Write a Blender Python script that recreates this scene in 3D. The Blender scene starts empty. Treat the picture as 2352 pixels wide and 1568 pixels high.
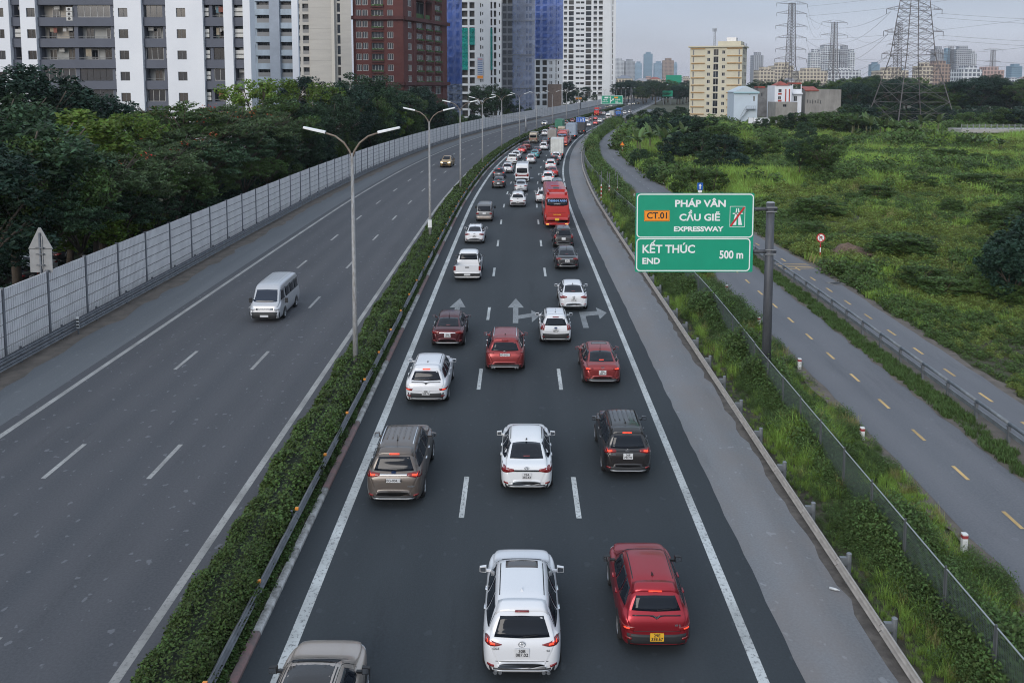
import bpy, bmesh, math, random
import numpy as np
from mathutils import Vector, Matrix, Euler
from mathutils.bvhtree import BVHTree

R = math.radians
rnd = random.Random(7)
scene = bpy.context.scene
col = scene.collection

# ------------------------------------------------------------------ camera, sky, sun, exposure
CAM_H, PITCH, FPX, PPY, W0 = 13.7, R(5.5), 2050.0, 392.4, 2352.0
cam_d = bpy.data.cameras.new('camera')
cam = bpy.data.objects.new('camera', cam_d)
col.objects.link(cam)
cam.location = (0, 0, CAM_H)
cam.rotation_euler = (R(90) - PITCH, 0, 0)
cam_d.sensor_width = 36.0
cam_d.lens = 36.0 * FPX / W0
cam_d.shift_y = -(784.0 - PPY) / W0
cam_d.clip_start = 0.5
cam_d.clip_end = 20000
scene.camera = cam

world = bpy.data.worlds.new('World')
scene.world = world
world.use_nodes = True
SUN_EL, SUN_AZ = R(21), R(203)          # azimuth clockwise from +Y: behind the camera, a little to the left
wn, wl = world.node_tree.nodes, world.node_tree.links
wn.clear()
wo = wn.new('ShaderNodeOutputWorld'); bg = wn.new('ShaderNodeBackground')
sky = wn.new('ShaderNodeTexSky'); sky.sky_type = 'NISHITA'; sky.sun_disc = False
sky.sun_elevation = SUN_EL; sky.sun_rotation = SUN_AZ
sky.air_density = 1.0; sky.dust_density = 2.5; sky.ozone_density = 2.0
tc = wn.new('ShaderNodeTexCoord'); sep = wn.new('ShaderNodeSeparateXYZ')
wl.new(tc.outputs['Generated'], sep.inputs[0])
ramp = wn.new('ShaderNodeValToRGB')     # an even veil of evening cloud: pinkish low, blue-grey above
cr = ramp.color_ramp
cr.elements[0].position = 0.0; cr.elements[0].color = (5.3, 5.2, 5.8, 1)
cr.elements[1].position = 1.0; cr.elements[1].color = (7.2, 8.1, 9.4, 1)
e = cr.elements.new(0.05); e.color = (4.6, 4.95, 5.85, 1)
e = cr.elements.new(0.13); e.color = (3.45, 4.15, 5.3, 1)
e = cr.elements.new(0.40); e.color = (5.2, 6.15, 7.5, 1)
wl.new(sep.outputs['Z'], ramp.inputs[0])
cn = wn.new('ShaderNodeTexNoise'); cn.inputs['Scale'].default_value = 2.2; cn.inputs['Detail'].default_value = 5
mp = wn.new('ShaderNodeMapping'); mp.inputs['Scale'].default_value = (1, 1, 5)
wl.new(tc.outputs['Generated'], mp.inputs[0]); wl.new(mp.outputs[0], cn.inputs['Vector'])
mr = wn.new('ShaderNodeMapRange'); mr.inputs['To Min'].default_value = 0.86; mr.inputs['To Max'].default_value = 1.13
mr.inputs['From Min'].default_value = 0.3; mr.inputs['From Max'].default_value = 0.7
wl.new(cn.outputs['Fac'], mr.inputs['Value'])
vm = wn.new('ShaderNodeVectorMath'); vm.operation = 'SCALE'
wl.new(ramp.outputs[0], vm.inputs[0]); wl.new(mr.outputs[0], vm.inputs['Scale'])
mx = wn.new('ShaderNodeMix'); mx.data_type = 'RGBA'; mx.inputs['Factor'].default_value = 0.88
wl.new(sky.outputs[0], mx.inputs['A']); wl.new(vm.outputs[0], mx.inputs['B'])
wl.new(mx.outputs['Result'], bg.inputs['Color'])
bg.inputs['Strength'].default_value = 0.112
wl.new(bg.outputs[0], wo.inputs[0])

sd = bpy.data.lights.new('sun', 'SUN'); sd.energy = 1.5; sd.angle = R(34); sd.color = (1.0, 0.94, 0.88)
sun = bpy.data.objects.new('sun', sd); col.objects.link(sun)
sdir = Vector((math.sin(SUN_AZ) * math.cos(SUN_EL), math.cos(SUN_AZ) * math.cos(SUN_EL), math.sin(SUN_EL)))
sun.rotation_euler = sdir.to_track_quat('Z', 'Y').to_euler()
sun.location = (0, -30, 60)

vs = scene.view_settings
vs.view_transform = 'Standard'; vs.look = 'None'; vs.exposure = 0.18; vs.gamma = 1.0; vs.use_curve_mapping = False
scene.render.engine = 'CYCLES'
scene.cycles.use_denoising = True
scene.cycles.filter_width = 1.05
scene.cycles.max_bounces = 6; scene.cycles.diffuse_bounces = 2; scene.cycles.glossy_bounces = 3
scene.cycles.transparent_max_bounces = 12; scene.cycles.volume_bounces = 0
scene.cycles.caustics_reflective = False; scene.cycles.caustics_refractive = False

# ------------------------------------------------------------------ helpers
def at(x, y, z=0.0):
    """world point of height z seen at photo pixel (x, y) of a 2352 px wide view"""
    a, b = (x - 1176.0) / FPX, (y - PPY) / FPX
    c, s = math.cos(PITCH), math.sin(PITCH)
    d = Vector((a, c - b * s, -s - b * c))
    t = (z - CAM_H) / d.z
    return Vector((d.x * t, d.y * t, z))

def zat(y, dist):
    """height seen at pixel row y at forward distance dist"""
    b = (y - PPY) / FPX
    c, s = math.cos(PITCH), math.sin(PITCH)
    return CAM_H + dist * (-s - b * c) / (c - b * s)

def xat(x, dist, z=10.0):
    c, s = math.cos(PITCH), math.sin(PITCH)
    depth = dist * c + (CAM_H - z) * s
    return (x - 1176.0) / FPX * depth

def pchip(pts):
    xs = np.array([p[0] for p in pts], float); ys = np.array([p[1] for p in pts], float)
    h = np.diff(xs); dl = np.diff(ys) / h
    m = np.zeros(len(xs))
    m[0], m[-1] = dl[0], dl[-1]
    for i in range(1, len(xs) - 1):
        if dl[i-1] * dl[i] > 0:
            w1, w2 = 2*h[i] + h[i-1], h[i] + 2*h[i-1]
            m[i] = (w1 + w2) / (w1/dl[i-1] + w2/dl[i])
    def f(x):
        x = np.clip(np.asarray(x, float), xs[0], xs[-1])
        i = np.clip(np.searchsorted(xs, x) - 1, 0, len(xs) - 2)
        t = (x - xs[i]) / h[i]
        return ((1+2*t)*(1-t)**2*ys[i] + t*(1-t)**2*h[i]*m[i] + t*t*(3-2*t)*ys[i+1] + t*t*(t-1)*h[i]*m[i+1])
    return f

class MB:
    def __init__(self):
        self.v, self.f, self.uv = [], [], []
    def add(self, verts, faces):
        n = len(self.v)
        self.v += [tuple(p) for p in verts]
        self.f += [tuple(i + n for i in f) for f in faces]
        return self
    def box(self, x0, x1, y0, y1, z0, z1, M=None):
        vv = [(x0,y0,z0),(x1,y0,z0),(x1,y1,z0),(x0,y1,z0),(x0,y0,z1),(x1,y0,z1),(x1,y1,z1),(x0,y1,z1)]
        if M is not None: vv = [M @ Vector(p) for p in vv]
        return self.add(vv, [(0,3,2,1),(4,5,6,7),(0,1,5,4),(1,2,6,5),(2,3,7,6),(3,0,4,7)])
    def quad(self, a, b, c, d):
        return self.add([a, b, c, d], [(0,1,2,3)])
    def tube(self, p0, p1, r0, r1=None, n=6, caps=True):
        r1 = r0 if r1 is None else r1
        p0, p1 = Vector(p0), Vector(p1)
        d = (p1 - p0)
        if d.length < 1e-6: return self
        d.normalize()
        a = d.orthogonal().normalized(); b = d.cross(a)
        vv = []
        for p, r in ((p0, r0), (p1, r1)):
            for k in range(n):
                t = 2*math.pi*k/n
                vv.append(p + (a*math.cos(t) + b*math.sin(t))*r)
        ff = [(k, (k+1) % n, n+(k+1) % n, n+k) for k in range(n)]
        if caps: ff += [tuple(range(n-1, -1, -1)), tuple(range(n, 2*n))]
        return self.add(vv, ff)
    def path(self, pts, rs, n=6):
        """continuous tube along points"""
        pts = [Vector(p) for p in pts]
        if not hasattr(rs, '__len__'): rs = [rs]*len(pts)
        vv = []; prev = None
        for i, p in enumerate(pts):
            d = (pts[min(i+1, len(pts)-1)] - pts[max(i-1, 0)]).normalized()
            if prev is None: a = d.orthogonal().normalized()
            else:
                a = prev - d * prev.dot(d); a.normalize()
            prev = a; b = d.cross(a)
            for k in range(n):
                t = 2*math.pi*k/n
                vv.append(p + (a*math.cos(t) + b*math.sin(t))*rs[i])
        ff = []
        for i in range(len(pts)-1):
            for k in range(n):
                ff.append((i*n+k, i*n+(k+1) % n, (i+1)*n+(k+1) % n, (i+1)*n+k))
        ff += [tuple(range(n-1, -1, -1)), tuple(range((len(pts)-1)*n, len(pts)*n))]
        return self.add(vv, ff)
    def extrude(self, prof, y0, y1):
        """closed profile [(x,z)] extruded along y"""
        n = len(prof)
        vv = [(p[0], y0, p[1]) for p in prof] + [(p[0], y1, p[1]) for p in prof]
        ff = [(k, (k+1) % n, n+(k+1) % n, n+k) for k in range(n)]
        ff += [tuple(range(n-1, -1, -1)), tuple(range(n, 2*n))]
        return self.add(vv, ff)
    def mesh(self, name, mat=None, smooth=False):
        me = bpy.data.meshes.new(name)
        me.from_pydata(self.v, [], self.f)
        if mat: me.materials.append(mat)
        if smooth: me.polygons.foreach_set('use_smooth', [True]*len(me.polygons))
        me.update()
        return me
    def build(self, name, mat=None, parent=None, smooth=False):
        return link(name, self.mesh(name, mat, smooth), parent)

PARTS = {}
def link(name, me, parent=None, loc=None, rot=None, scale=None):
    o = bpy.data.objects.new(name, me)
    col.objects.link(o)
    if parent: o.parent = parent; PARTS.setdefault(parent.name, []).append(o)
    if loc is not None: o.location = loc
    if rot is not None: o.rotation_euler = rot
    if scale is not None: o.scale = scale
    return o

def tag(o, label, cat, group=None):
    o['label'] = label; o['category'] = cat
    if group: o['group'] = group
    return o

def struct(o):
    o['kind'] = 'structure'; return o

def thing(name, label, cat, loc=(0,0,0), rz=0.0, group=None):
    o = bpy.data.objects.new(name, None)
    o.empty_display_size = 0.3
    col.objects.link(o)
    o.location = loc; o.rotation_euler = (0, 0, rz)
    return tag(o, label, cat, group)

def copy_tree(o, parent=None):
    c = o.copy(); col.objects.link(c); c.parent = parent
    for ch in PARTS.get(o.name, []): PARTS.setdefault(c.name, []).append(copy_tree(ch, c))
    return c

MATS = {}
def mat(name, c, rough=0.6, metal=0.0, var=0.0, scale=3.0, bump=0.0, bscale=None, coat=0.0, emit=0.0, alpha=1.0,
        spec=0.5, island=0.0, stretch=None, c2=None, transl=0.0):
    """procedural principled material: base colour broken up by two noises"""
    if name in MATS: return MATS[name]
    m = bpy.data.materials.new(name); m.use_nodes = True
    nt = m.node_tree; N, L = nt.nodes, nt.links
    p = N['Principled BSDF']
    p.inputs['Roughness'].default_value = rough
    p.inputs['Metallic'].default_value = metal
    p.inputs['Coat Weight'].default_value = coat
    p.inputs['Coat Roughness'].default_value = 0.06
    p.inputs['Alpha'].default_value = alpha
    p.inputs['Specular IOR Level'].default_value = spec
    c4 = (c[0], c[1], c[2], 1)
    p.inputs['Base Color'].default_value = c4
    if emit:
        p.inputs['Emission Color'].default_value = c4; p.inputs['Emission Strength'].default_value = emit
    src = None
    if var or bump or c2:
        t = N.new('ShaderNodeTexCoord'); mpn = N.new('ShaderNodeMapping')
        L.new(t.outputs['Object'], mpn.inputs[0])
        if stretch: mpn.inputs['Scale'].default_value = stretch
        n1 = N.new('ShaderNodeTexNoise'); n1.inputs['Scale'].default_value = scale; n1.inputs['Detail'].default_value = 6
        n1.inputs['Roughness'].default_value = 0.65
        L.new(mpn.outputs[0], n1.inputs['Vector'])
        if var or c2:
            rp_ = N.new('ShaderNodeValToRGB')
            a = c2 if c2 else tuple(max(0, k*(1-var)) for k in c)
            b = c if c2 else tuple(min(1, k*(1+var)) for k in c)
            rp_.color_ramp.elements[0].color = (*a, 1); rp_.color_ramp.elements[1].color = (*b, 1)
            rp_.color_ramp.elements[0].position = 0.34; rp_.color_ramp.elements[1].position = 0.66
            L.new(n1.outputs['Fac'], rp_.inputs[0]); src = rp_.outputs[0]
        if bump:
            n2 = N.new('ShaderNodeTexNoise'); n2.inputs['Scale'].default_value = bscale or scale*8; n2.inputs['Detail'].default_value = 4
            L.new(t.outputs['Object'], n2.inputs['Vector'])
            bp = N.new('ShaderNodeBump'); bp.inputs['Strength'].default_value = bump; bp.inputs['Distance'].default_value = 0.02
            L.new(n2.outputs['Fac'], bp.inputs['Height']); L.new(bp.outputs[0], p.inputs['Normal'])
    if island:
        g = N.new('ShaderNodeNewGeometry'); oi = N.new('ShaderNodeObjectInfo')
        hs = N.new('ShaderNodeHueSaturation')
        if src: L.new(src, hs.inputs['Color'])
        else: hs.inputs['Color'].default_value = c4
        mv = N.new('ShaderNodeMapRange'); mv.inputs['To Min'].default_value = 1-island; mv.inputs['To Max'].default_value = 1+island
        L.new(g.outputs['Random Per Island'], mv.inputs['Value'])
        mv2 = N.new('ShaderNodeMapRange'); mv2.inputs['To Min'].default_value = 0.78; mv2.inputs['To Max'].default_value = 1.22
        L.new(oi.outputs['Random'], mv2.inputs['Value'])
        mu = N.new('ShaderNodeMath'); mu.operation = 'MULTIPLY'
        L.new(mv.outputs[0], mu.inputs[0]); L.new(mv2.outputs[0], mu.inputs[1]); L.new(mu.outputs[0], hs.inputs['Value'])
        mh = N.new('ShaderNodeMapRange'); mh.inputs['To Min'].default_value = 0.475; mh.inputs['To Max'].default_value = 0.525
        L.new(g.outputs['Random Per Island'], mh.inputs['Value']); L.new(mh.outputs[0], hs.inputs['Hue'])
        src = hs.outputs[0]
    if src: L.new(src, p.inputs['Base Color'])
    if transl:
        tr = N.new('ShaderNodeBsdfTranslucent'); ms = N.new('ShaderNodeMixShader'); ms.inputs[0].default_value = transl
        if src: L.new(src, tr.inputs[0])
        else: tr.inputs[0].default_value = c4
        L.new(p.outputs[0], ms.inputs[1]); L.new(tr.outputs[0], ms.inputs[2]); L.new(ms.outputs[0], N['Material Output'].inputs[0])
    MATS[name] = m
    return m

def road_mat(name, c, c2, streak=0.25, speck=0.5, edge_dust=None):
    """asphalt on a strip with UV = (metres across, metres along): wheel-track streaks, patches, pale grit"""
    m = bpy.data.materials.new(name); m.use_nodes = True
    N, L = m.node_tree.nodes, m.node_tree.links
    p = N['Principled BSDF']; p.inputs['Roughness'].default_value = 0.78; p.inputs['Specular IOR Level'].default_value = 0.35
    uv = N.new('ShaderNodeUVMap')
    def noise(scale, sx, sy, det=5, rough=0.6):
        mp_ = N.new('ShaderNodeMapping'); mp_.inputs['Scale'].default_value = (sx, sy, 1); L.new(uv.outputs[0], mp_.inputs[0])
        n_ = N.new('ShaderNodeTexNoise'); n_.inputs['Scale'].default_value = scale; n_.inputs['Detail'].default_value = det
        n_.inputs['Roughness'].default_value = rough
        L.new(mp_.outputs[0], n_.inputs['Vector']); return n_.outputs['Fac']
    def mapr(s, a, b, lo, hi):
        r_ = N.new('ShaderNodeMapRange'); r_.inputs['From Min'].default_value = a; r_.inputs['From Max'].default_value = b
        r_.inputs['To Min'].default_value = lo; r_.inputs['To Max'].default_value = hi; L.new(s, r_.inputs['Value']); return r_.outputs[0]
    def mix(f, a, b):
        x_ = N.new('ShaderNodeMix'); x_.data_type = 'RGBA'
        L.new(f, x_.inputs['Factor'])
        for k, s in (('A', a), ('B', b)):
            if isinstance(s, tuple): x_.inputs[k].default_value = (*s, 1)
            else: L.new(s, x_.inputs[k])
        return x_.outputs['Result']
    base = mix(mapr(noise(0.55, 1, 0.035), 0.35, 0.65, 0, 1), c, c2)
    base = mix(mapr(noise(0.12, 1, 0.6), 0.35, 0.7, 0, streak), base, tuple(k*0.72 for k in c))
    sx_ = N.new('ShaderNodeSeparateXYZ'); L.new(uv.outputs[0], sx_.inputs[0])
    wv = N.new('ShaderNodeMath'); wv.operation = 'MULTIPLY_ADD'; wv.inputs[1].default_value = 2*math.pi/1.87; L.new(sx_.outputs['X'], wv.inputs[0])
    nz = N.new('ShaderNodeMath'); nz.operation = 'MULTIPLY'; nz.inputs[1].default_value = 3.0; L.new(noise(0.35, 1, 0.05), nz.inputs[0]); L.new(nz.outputs[0], wv.inputs[2])
    sn = N.new('ShaderNodeMath'); sn.operation = 'SINE'; L.new(wv.outputs[0], sn.inputs[0])
    base = mix(mapr(sn.outputs[0], -1, 1, 0, streak*.55), base, tuple(k*f for k, f in zip(c, (1.42, 1.34, 1.30))))
    base = mix(mapr(noise(0.9, 1, 0.12, 6, .7), 0.56, 0.74, 0, streak*1.1), base, tuple(k*0.62 for k in c))
    base = mix(mapr(noise(14, 1, 1, 3), 0.35, 0.68, 0, 0.35), base, tuple(min(1, k*1.7) for k in c))
    base = mix(mapr(noise(3.1, 1, 0.7, 2, 0.5), 0.665, 0.70, 0, speck), base, tuple(min(1, k*2.6+0.03) for k in c))
    if edge_dust: base = mix(mapr(noise(0.8, 0.6, 0.25), 0.42, 0.7, 0, 0.7), base, edge_dust)
    L.new(base, p.inputs['Base Color'])
    bp = N.new('ShaderNodeBump'); bp.inputs['Strength'].default_value = 0.35; bp.inputs['Distance'].default_value = 0.01
    L.new(noise(40, 1, 1, 2), bp.inputs['Height']); L.new(bp.outputs[0], p.inputs['Normal'])
    return m

def paint_mat(name, c, worn=0.5, under=(0.05, 0.052, 0.058)):
    """road paint worn through in flecks"""
    m = bpy.data.materials.new(name); m.use_nodes = True
    N, L = m.node_tree.nodes, m.node_tree.links
    p = N['Principled BSDF']; p.inputs['Roughness'].default_value = 0.7
    t = N.new('ShaderNodeNewGeometry')
    n1 = N.new('ShaderNodeTexNoise'); n1.inputs['Scale'].default_value = 9; n1.inputs['Detail'].default_value = 8; n1.inputs['Roughness'].default_value = 0.7
    n2 = N.new('ShaderNodeTexNoise'); n2.inputs['Scale'].default_value = 0.6; n2.inputs['Detail'].default_value = 4
    L.new(t.outputs['Position'], n1.inputs['Vector']); L.new(t.outputs['Position'], n2.inputs['Vector'])
    r1 = N.new('ShaderNodeMapRange'); r1.inputs['From Min'].default_value = 0.52; r1.inputs['From Max'].default_value = 0.63
    r1.inputs['To Max'].default_value = worn
    L.new(n1.outputs['Fac'], r1.inputs['Value'])
    r2 = N.new('ShaderNodeMapRange'); r2.inputs['From Min'].default_value = 0.35; r2.inputs['From Max'].default_value = 0.7
    r2.inputs['To Min'].default_value = 1.0; r2.inputs['To Max'].default_value = 0.6
    L.new(n2.outputs['Fac'], r2.inputs['Value'])
    v = N.new('ShaderNodeVectorMath'); v.operation = 'SCALE'; v.inputs[0].default_value = c
    L.new(r2.outputs[0], v.inputs['Scale'])
    x = N.new('ShaderNodeMix'); x.data_type = 'RGBA'; x.inputs['B'].default_value = (*under, 1)
    L.new(r1.outputs[0], x.inputs['Factor']); L.new(v.outputs[0], x.inputs['A'])
    L.new(x.outputs['Result'], p.inputs['Base Color'])
    return m

def text_mesh(name, s, size, matl, extrude=0.004, align='CENTER', sx=1.0, bold=0.0):
    cu = bpy.data.curves.new('txt', 'FONT'); cu.body = s; cu.size = size; cu.align_x = align; cu.align_y = 'CENTER'
    cu.extrude = extrude; cu.resolution_u = 3; cu.offset = bold
    o = bpy.data.objects.new('txt', cu); col.objects.link(o)
    dg = bpy.context.evaluated_depsgraph_get()
    me = bpy.data.meshes.new_from_object(o.evaluated_get(dg))
    bpy.data.objects.remove(o); bpy.data.curves.remove(cu)
    me.name = name
    me.materials.clear(); me.materials.append(matl)
    if sx != 1.0: me.transform(Matrix.Diagonal((sx, 1, 1, 1)))
    me.transform(Matrix.Rotation(R(90), 4, 'X'))     # text stands in the XZ plane, reads from -Y
    return me

# ------------------------------------------------------------------ road geometry
RS = pchip([(-30,5.36),(0,5.63),(20,5.81),(41,5.98),(97,6.5),(133,7.7),(164,9.7),(208,14.1),(252,20.4),(315,31.9),(415,52.2),
            (564,82.5),(800,130),(1600,292)])
dd = np.arange(-20, 1500, 1.0)
RX = RS(dd)
_tx, _ty = np.gradient(RX), np.gradient(dd)
_l = np.hypot(_tx, _ty); _tx, _ty = _tx/_l, _ty/_l
ARC = np.concatenate([[0], np.cumsum(np.hypot(np.diff(RX), np.diff(dd)))])
def road(s, off):
    """point at arc length s, lateral offset off (right positive) from the right solid line"""
    D = np.interp(s, ARC, dd)
    x, tx, ty = np.interp(D, dd, RX), np.interp(D, dd, _tx), np.interp(D, dd, _ty)
    return Vector((float(x + ty*off), float(D - tx*off), 0))
def head(s):
    D = np.interp(s, ARC, dd)
    return math.atan2(float(np.interp(D, dd, _tx)), float(np.interp(D, dd, _ty)))   # clockwise from +Y
def s_of(p):
    """arc length of the road at a world point"""
    i = np.argmin((dd - p[1])**2 + (RX - p[0])**2*0)
    D = p[1]
    for _ in range(4):
        x, tx, ty = np.interp(D, dd, RX), np.interp(D, dd, _tx), np.interp(D, dd, _ty)
        off = (p[0]-x)*ty - (p[1]-D)*tx
        al = (p[0]-x)*tx + (p[1]-D)*ty
        D = D + al*ty
    return float(np.interp(D, dd, ARC)), float(off)

def strip(name, s0, s1, a, b, z, matl, parent=None, step=4.0, jit_a=0.0, jit_b=0.0, z2=None, fn=None):
    """ribbon between offsets a and b with UV in metres"""
    fn = fn or road
    vv, ff, uv = [], [], []
    n = int((s1-s0)/step)+1
    r_ = random.Random(name)
    for i in range(n+1):
        s = s0 + (s1-s0)*i/n
        ja, jb = r_.uniform(-jit_a, jit_a), r_.uniform(-jit_b, jit_b)
        for o_, zz, j in ((a, z, ja), (b, z if z2 is None else z2, jb)):
            p = fn(s, o_+j); vv.append((p.x, p.y, zz)); uv.append((o_+j, s))
        if i: k = 2*i; ff.append((k-2, k-1, k+1, k))
    me = bpy.data.meshes.new(name); me.from_pydata(vv, [], ff)
    l = me.uv_layers.new(name='UVMap')
    for lo in me.loops: l.data[lo.index].uv = uv[lo.vertex_index]
    me.materials.append(matl)
    return link(name, me, parent)

def line_fn(pts):
    """a traced edge line X(D): returns fn(D, off)"""
    f = pchip(pts)
    def g(D, off=0.0):
        x = float(f(D)); t = (float(f(D+0.5)) - float(f(D-0.5)))
        l = math.hypot(t, 1)
        return Vector((x + off/l, D - off*t/l, 0))
    return g
SL = line_fn([(8,13.6),(22.4,13.93),(64,14.72),(113,15.75),(150,16.3),(199,19.2),(224,22.4),(304,37),(420,60),(520,80)])
SR = line_fn([(8,21.4),(20,21.7),(37.6,22.1),(52.5,22.5),(66,22.8),(82,22.3),(115,20.4),(156,20.6),(186,22.3),(205,24.2),(239,29.1),(340,46.4),(420,63),(520,84)])
S1R = line_fn([(8,17.3),(22,17.6),(38,17.95),(64,18.4),(110,18.7)])
S2L = line_fn([(8,19.2),(22,19.45),(38,19.7),(64,20.0),(110,19.0)])
# ------------------------------------------------------------------ ground and roads
M_ground = mat('field_soil', (0.045, 0.06, 0.022), 0.95, var=0.45, scale=0.12, bump=0.6, bscale=3, c2=(0.06, 0.052, 0.035))
gm = MB()
nx = 40
gv = []
for j in range(61):
    yy = -60 + (j/60)**2.2 * 6060
    for i in range(nx+1):
        xx = (i/nx - 0.5); xx = math.copysign(abs(xx*2)**2.0, xx) * (500 + yy*0.66)
        gv.append((xx, yy, -0.10))
gf = [(j*(nx+1)+i, j*(nx+1)+i+1, (j+1)*(nx+1)+i+1, (j+1)*(nx+1)+i) for j in range(60) for i in range(nx)]
gm.add(gv, gf)
struct(gm.build('ground', M_ground))

M_dark = road_mat('new_asphalt', (0.027, 0.034, 0.040), (0.036, 0.043, 0.049), 0.6, 0.16)
M_old = road_mat('old_asphalt', (0.068, 0.071, 0.079), (0.056, 0.061, 0.070), 0.6, 0.45)
M_shl = road_mat('left_shoulder_asphalt', (0.098, 0.108, 0.118), (0.135, 0.145, 0.155), 0.3, 0.2)
M_shr = road_mat('right_shoulder_asphalt', (0.160, 0.167, 0.178), (0.200, 0.206, 0.215), 0.6, 0.25, edge_dust=(0.20, 0.18, 0.17))
M_srv = road_mat('service_asphalt', (0.115, 0.121, 0.134), (0.142, 0.147, 0.158), 0.6, 0.10)
M_dirt = mat('roadside_dirt', (0.16, 0.135, 0.115), 0.95, var=0.35, scale=1.2, bump=0.5, c2=(0.09, 0.08, 0.07))
M_white = paint_mat('white_road_paint', (0.55, 0.58, 0.58), 0.75)
M_whiteold = paint_mat('old_white_road_paint', (0.37, 0.37, 0.36), 0.5, (0.08, 0.08, 0.085))
M_yel = paint_mat('yellow_road_paint', (0.62, 0.42, 0.17), 0.35, (0.14, 0.14, 0.15))
M_faint = paint_mat('faint_road_paint', (0.27, 0.29, 0.30), 0.75)

S_END = 1400
expw = struct(strip('expressway', 5, S_END, -12.6, 0.95, 0.0, M_dark, step=0.8, jit_b=0.032))
oldw = struct(strip('opposite_carriageway', 5, S_END, -26.6, -14.0, 0.0, M_old, step=4))
struct(strip('right_shoulder', 5, S_END, 0.5, 3.55, -0.006, M_shr))
struct(strip('left_shoulder', 5, S_END, -30.6, -26.3, -0.006, M_shl))
struct(strip('dirt_margin', 5, 420, -31.9, -29.1, 0.0, M_dirt, jit_b=0.28, step=1.3))
struct(strip('gutter_dirt', 5, 260, 3.14, 3.5, -0.002, mat('gutter_silt', (0.10, 0.088, 0.078), 0.95, var=0.35, scale=2.5, bump=0.5), jit_a=0.12, step=0.7))
ln = {'left_edge_line': (-26.1, -25.85, M_whiteold, oldw), 'inner_edge_line': (-15.1, -14.85, M_whiteold, oldw),
      'median_edge_line': (-11.38, -11.08, M_white, expw), 'right_edge_line': (-0.13, 0.13, M_white, expw)}
for k, (a, b, m_, par) in ln.items():
    strip(k, 5, 900, a, b, 0.005, m_, par, step=3)
# lane dashes: 3 m of paint every 12 m
def flat(w, l, name, m_):
    mb = MB(); mb.quad((-w/2, -l/2, 0), (w/2, -l/2, 0), (w/2, l/2, 0), (-w/2, l/2, 0)); return mb.mesh(name, m_)
dash_new, dash_old = flat(0.17, 3.0, 'lane_dash', M_white), flat(0.17, 3.0, 'lane_dash', M_whiteold)
for px, py, offs, me_, par in ((1325.5, 1140, (-3.74, -7.48), dash_new, expw), (371, 1058, (-18.6, -22.3), dash_old, oldw)):
    sc, _ = s_of(at(px, py))
    k0 = int((5 - sc)//12)+1
    for k in range(k0, k0+40):
        s = sc + 12*k
        for o_ in offs:
            p = road(s, o_); p.z = 0.005
            link('lane_dash', me_, par, p, (0, 0, -head(s)))

# arrows painted on the lanes
def arrow_mesh(kind):
    mb = MB()
    if kind in ('up', 'upright'):
        mb.add([(-.16, 0, 0), (.16, 0, 0), (.16, 3.6, 0), (-.16, 3.6, 0)], [(0,1,2,3)])
        mb.add([(-.5, 3.6, 0), (.5, 3.6, 0), (0, 6.0, 0)], [(0,1,2)])
    if kind == 'upright':
        mb.add([(.16, .9, 0), (.95, 1.4, 0), (.95, 2.25, 0), (.16, 1.75, 0)], [(0,1,2,3)])
        mb.add([(.95, .2, 0), (1.5, 1.85, 0), (.95, 3.0, 0)], [(0,1,2)])
    if kind == 'right':
        mb.add([(-.16, -1.0, 0), (.16, -1.0, 0), (.16, 2.6, 0), (-.16, 2.6, 0)], [(0,1,2,3)])
        mb.add([(.16, 1.6, 0), (.95, 1.9, 0), (.95, 2.8, 0), (.16, 2.6, 0)], [(0,1,2,3)])
        mb.add([(.95, .9, 0), (1.5, 2.4, 0), (.95, 3.7, 0)], [(0,1,2)])
    return mb.mesh('lane_arrow', M_faint)
amesh = {k: arrow_mesh(k) for k in ('up', 'upright', 'right')}
for s_at, dz in (((1172, 742), 0), ((1240, 412), 0), ((1222, 337), 0)):
    s0_, _ = s_of(at(*s_at))
    for o_, k in ((-9.45, 'up'), (-5.85, 'upright'), (-1.85, 'right')):
        p = road(s0_, o_); p.z = 0.006
        link('lane_arrow', amesh[k], expw, p, (0, 0, -head(s0_)))

# service road and its two scooter lanes
def strip2(name, d0, d1, fa, fb, z, m_, step=2.0, ja=0.0, jb=0.0, parent=None):
    vv, ff, uv = [], [], []
    n = int((d1-d0)/step); r_ = random.Random(name)
    for i in range(n+1):
        D = d0 + (d1-d0)*i/n
        for f_, j in ((fa, r_.uniform(-ja, ja)), (fb, r_.uniform(-jb, jb))):
            p = f_(D, j); vv.append((p.x, p.y, z)); uv.append((p.x, D))
        if i: k = 2*i; ff.append((k-2, k-1, k+1, k))
    me = bpy.data.meshes.new(name); me.from_pydata(vv, [], ff)
    l = me.uv_layers.new(name='UVMap')
    for lo in me.loops: l.data[lo.index].uv = uv[lo.vertex_index]
    me.materials.append(m_)
    return link(name, me, parent)
srv = struct(strip2('service_road', 8, 500, SL, SR, -0.02, M_srv, ja=0.08, jb=0.08, step=1.5))
struct(strip2('service_road_edge_dirt', 8, 240, lambda D, j=0: SL(D, -0.55+j), lambda D, j=0: SL(D, 0.1+j), -0.03, M_dirt, ja=0.25, step=0.8))
struct(strip2('service_verge_dirt', 8, 240, lambda D, j=0: SR(D, -0.1+j), lambda D, j=0: SR(D, 0.45+j), -0.028, M_dirt, jb=0.25, step=0.8))
struct(strip2('separator_dirt', 8, 98, lambda D, j=0: S1R(D, -0.05+j), lambda D, j=0: S2L(D, 0.05+j), -0.012, M_dirt, ja=0.12, jb=0.06, step=0.8))
ydash = flat(0.13, 1.15, 'centre_dash', M_yel)
c1 = lambda D: (SL(D) + S1R(D))/2
c2 = lambda D: (S2L(D) + SR(D))/2
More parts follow.
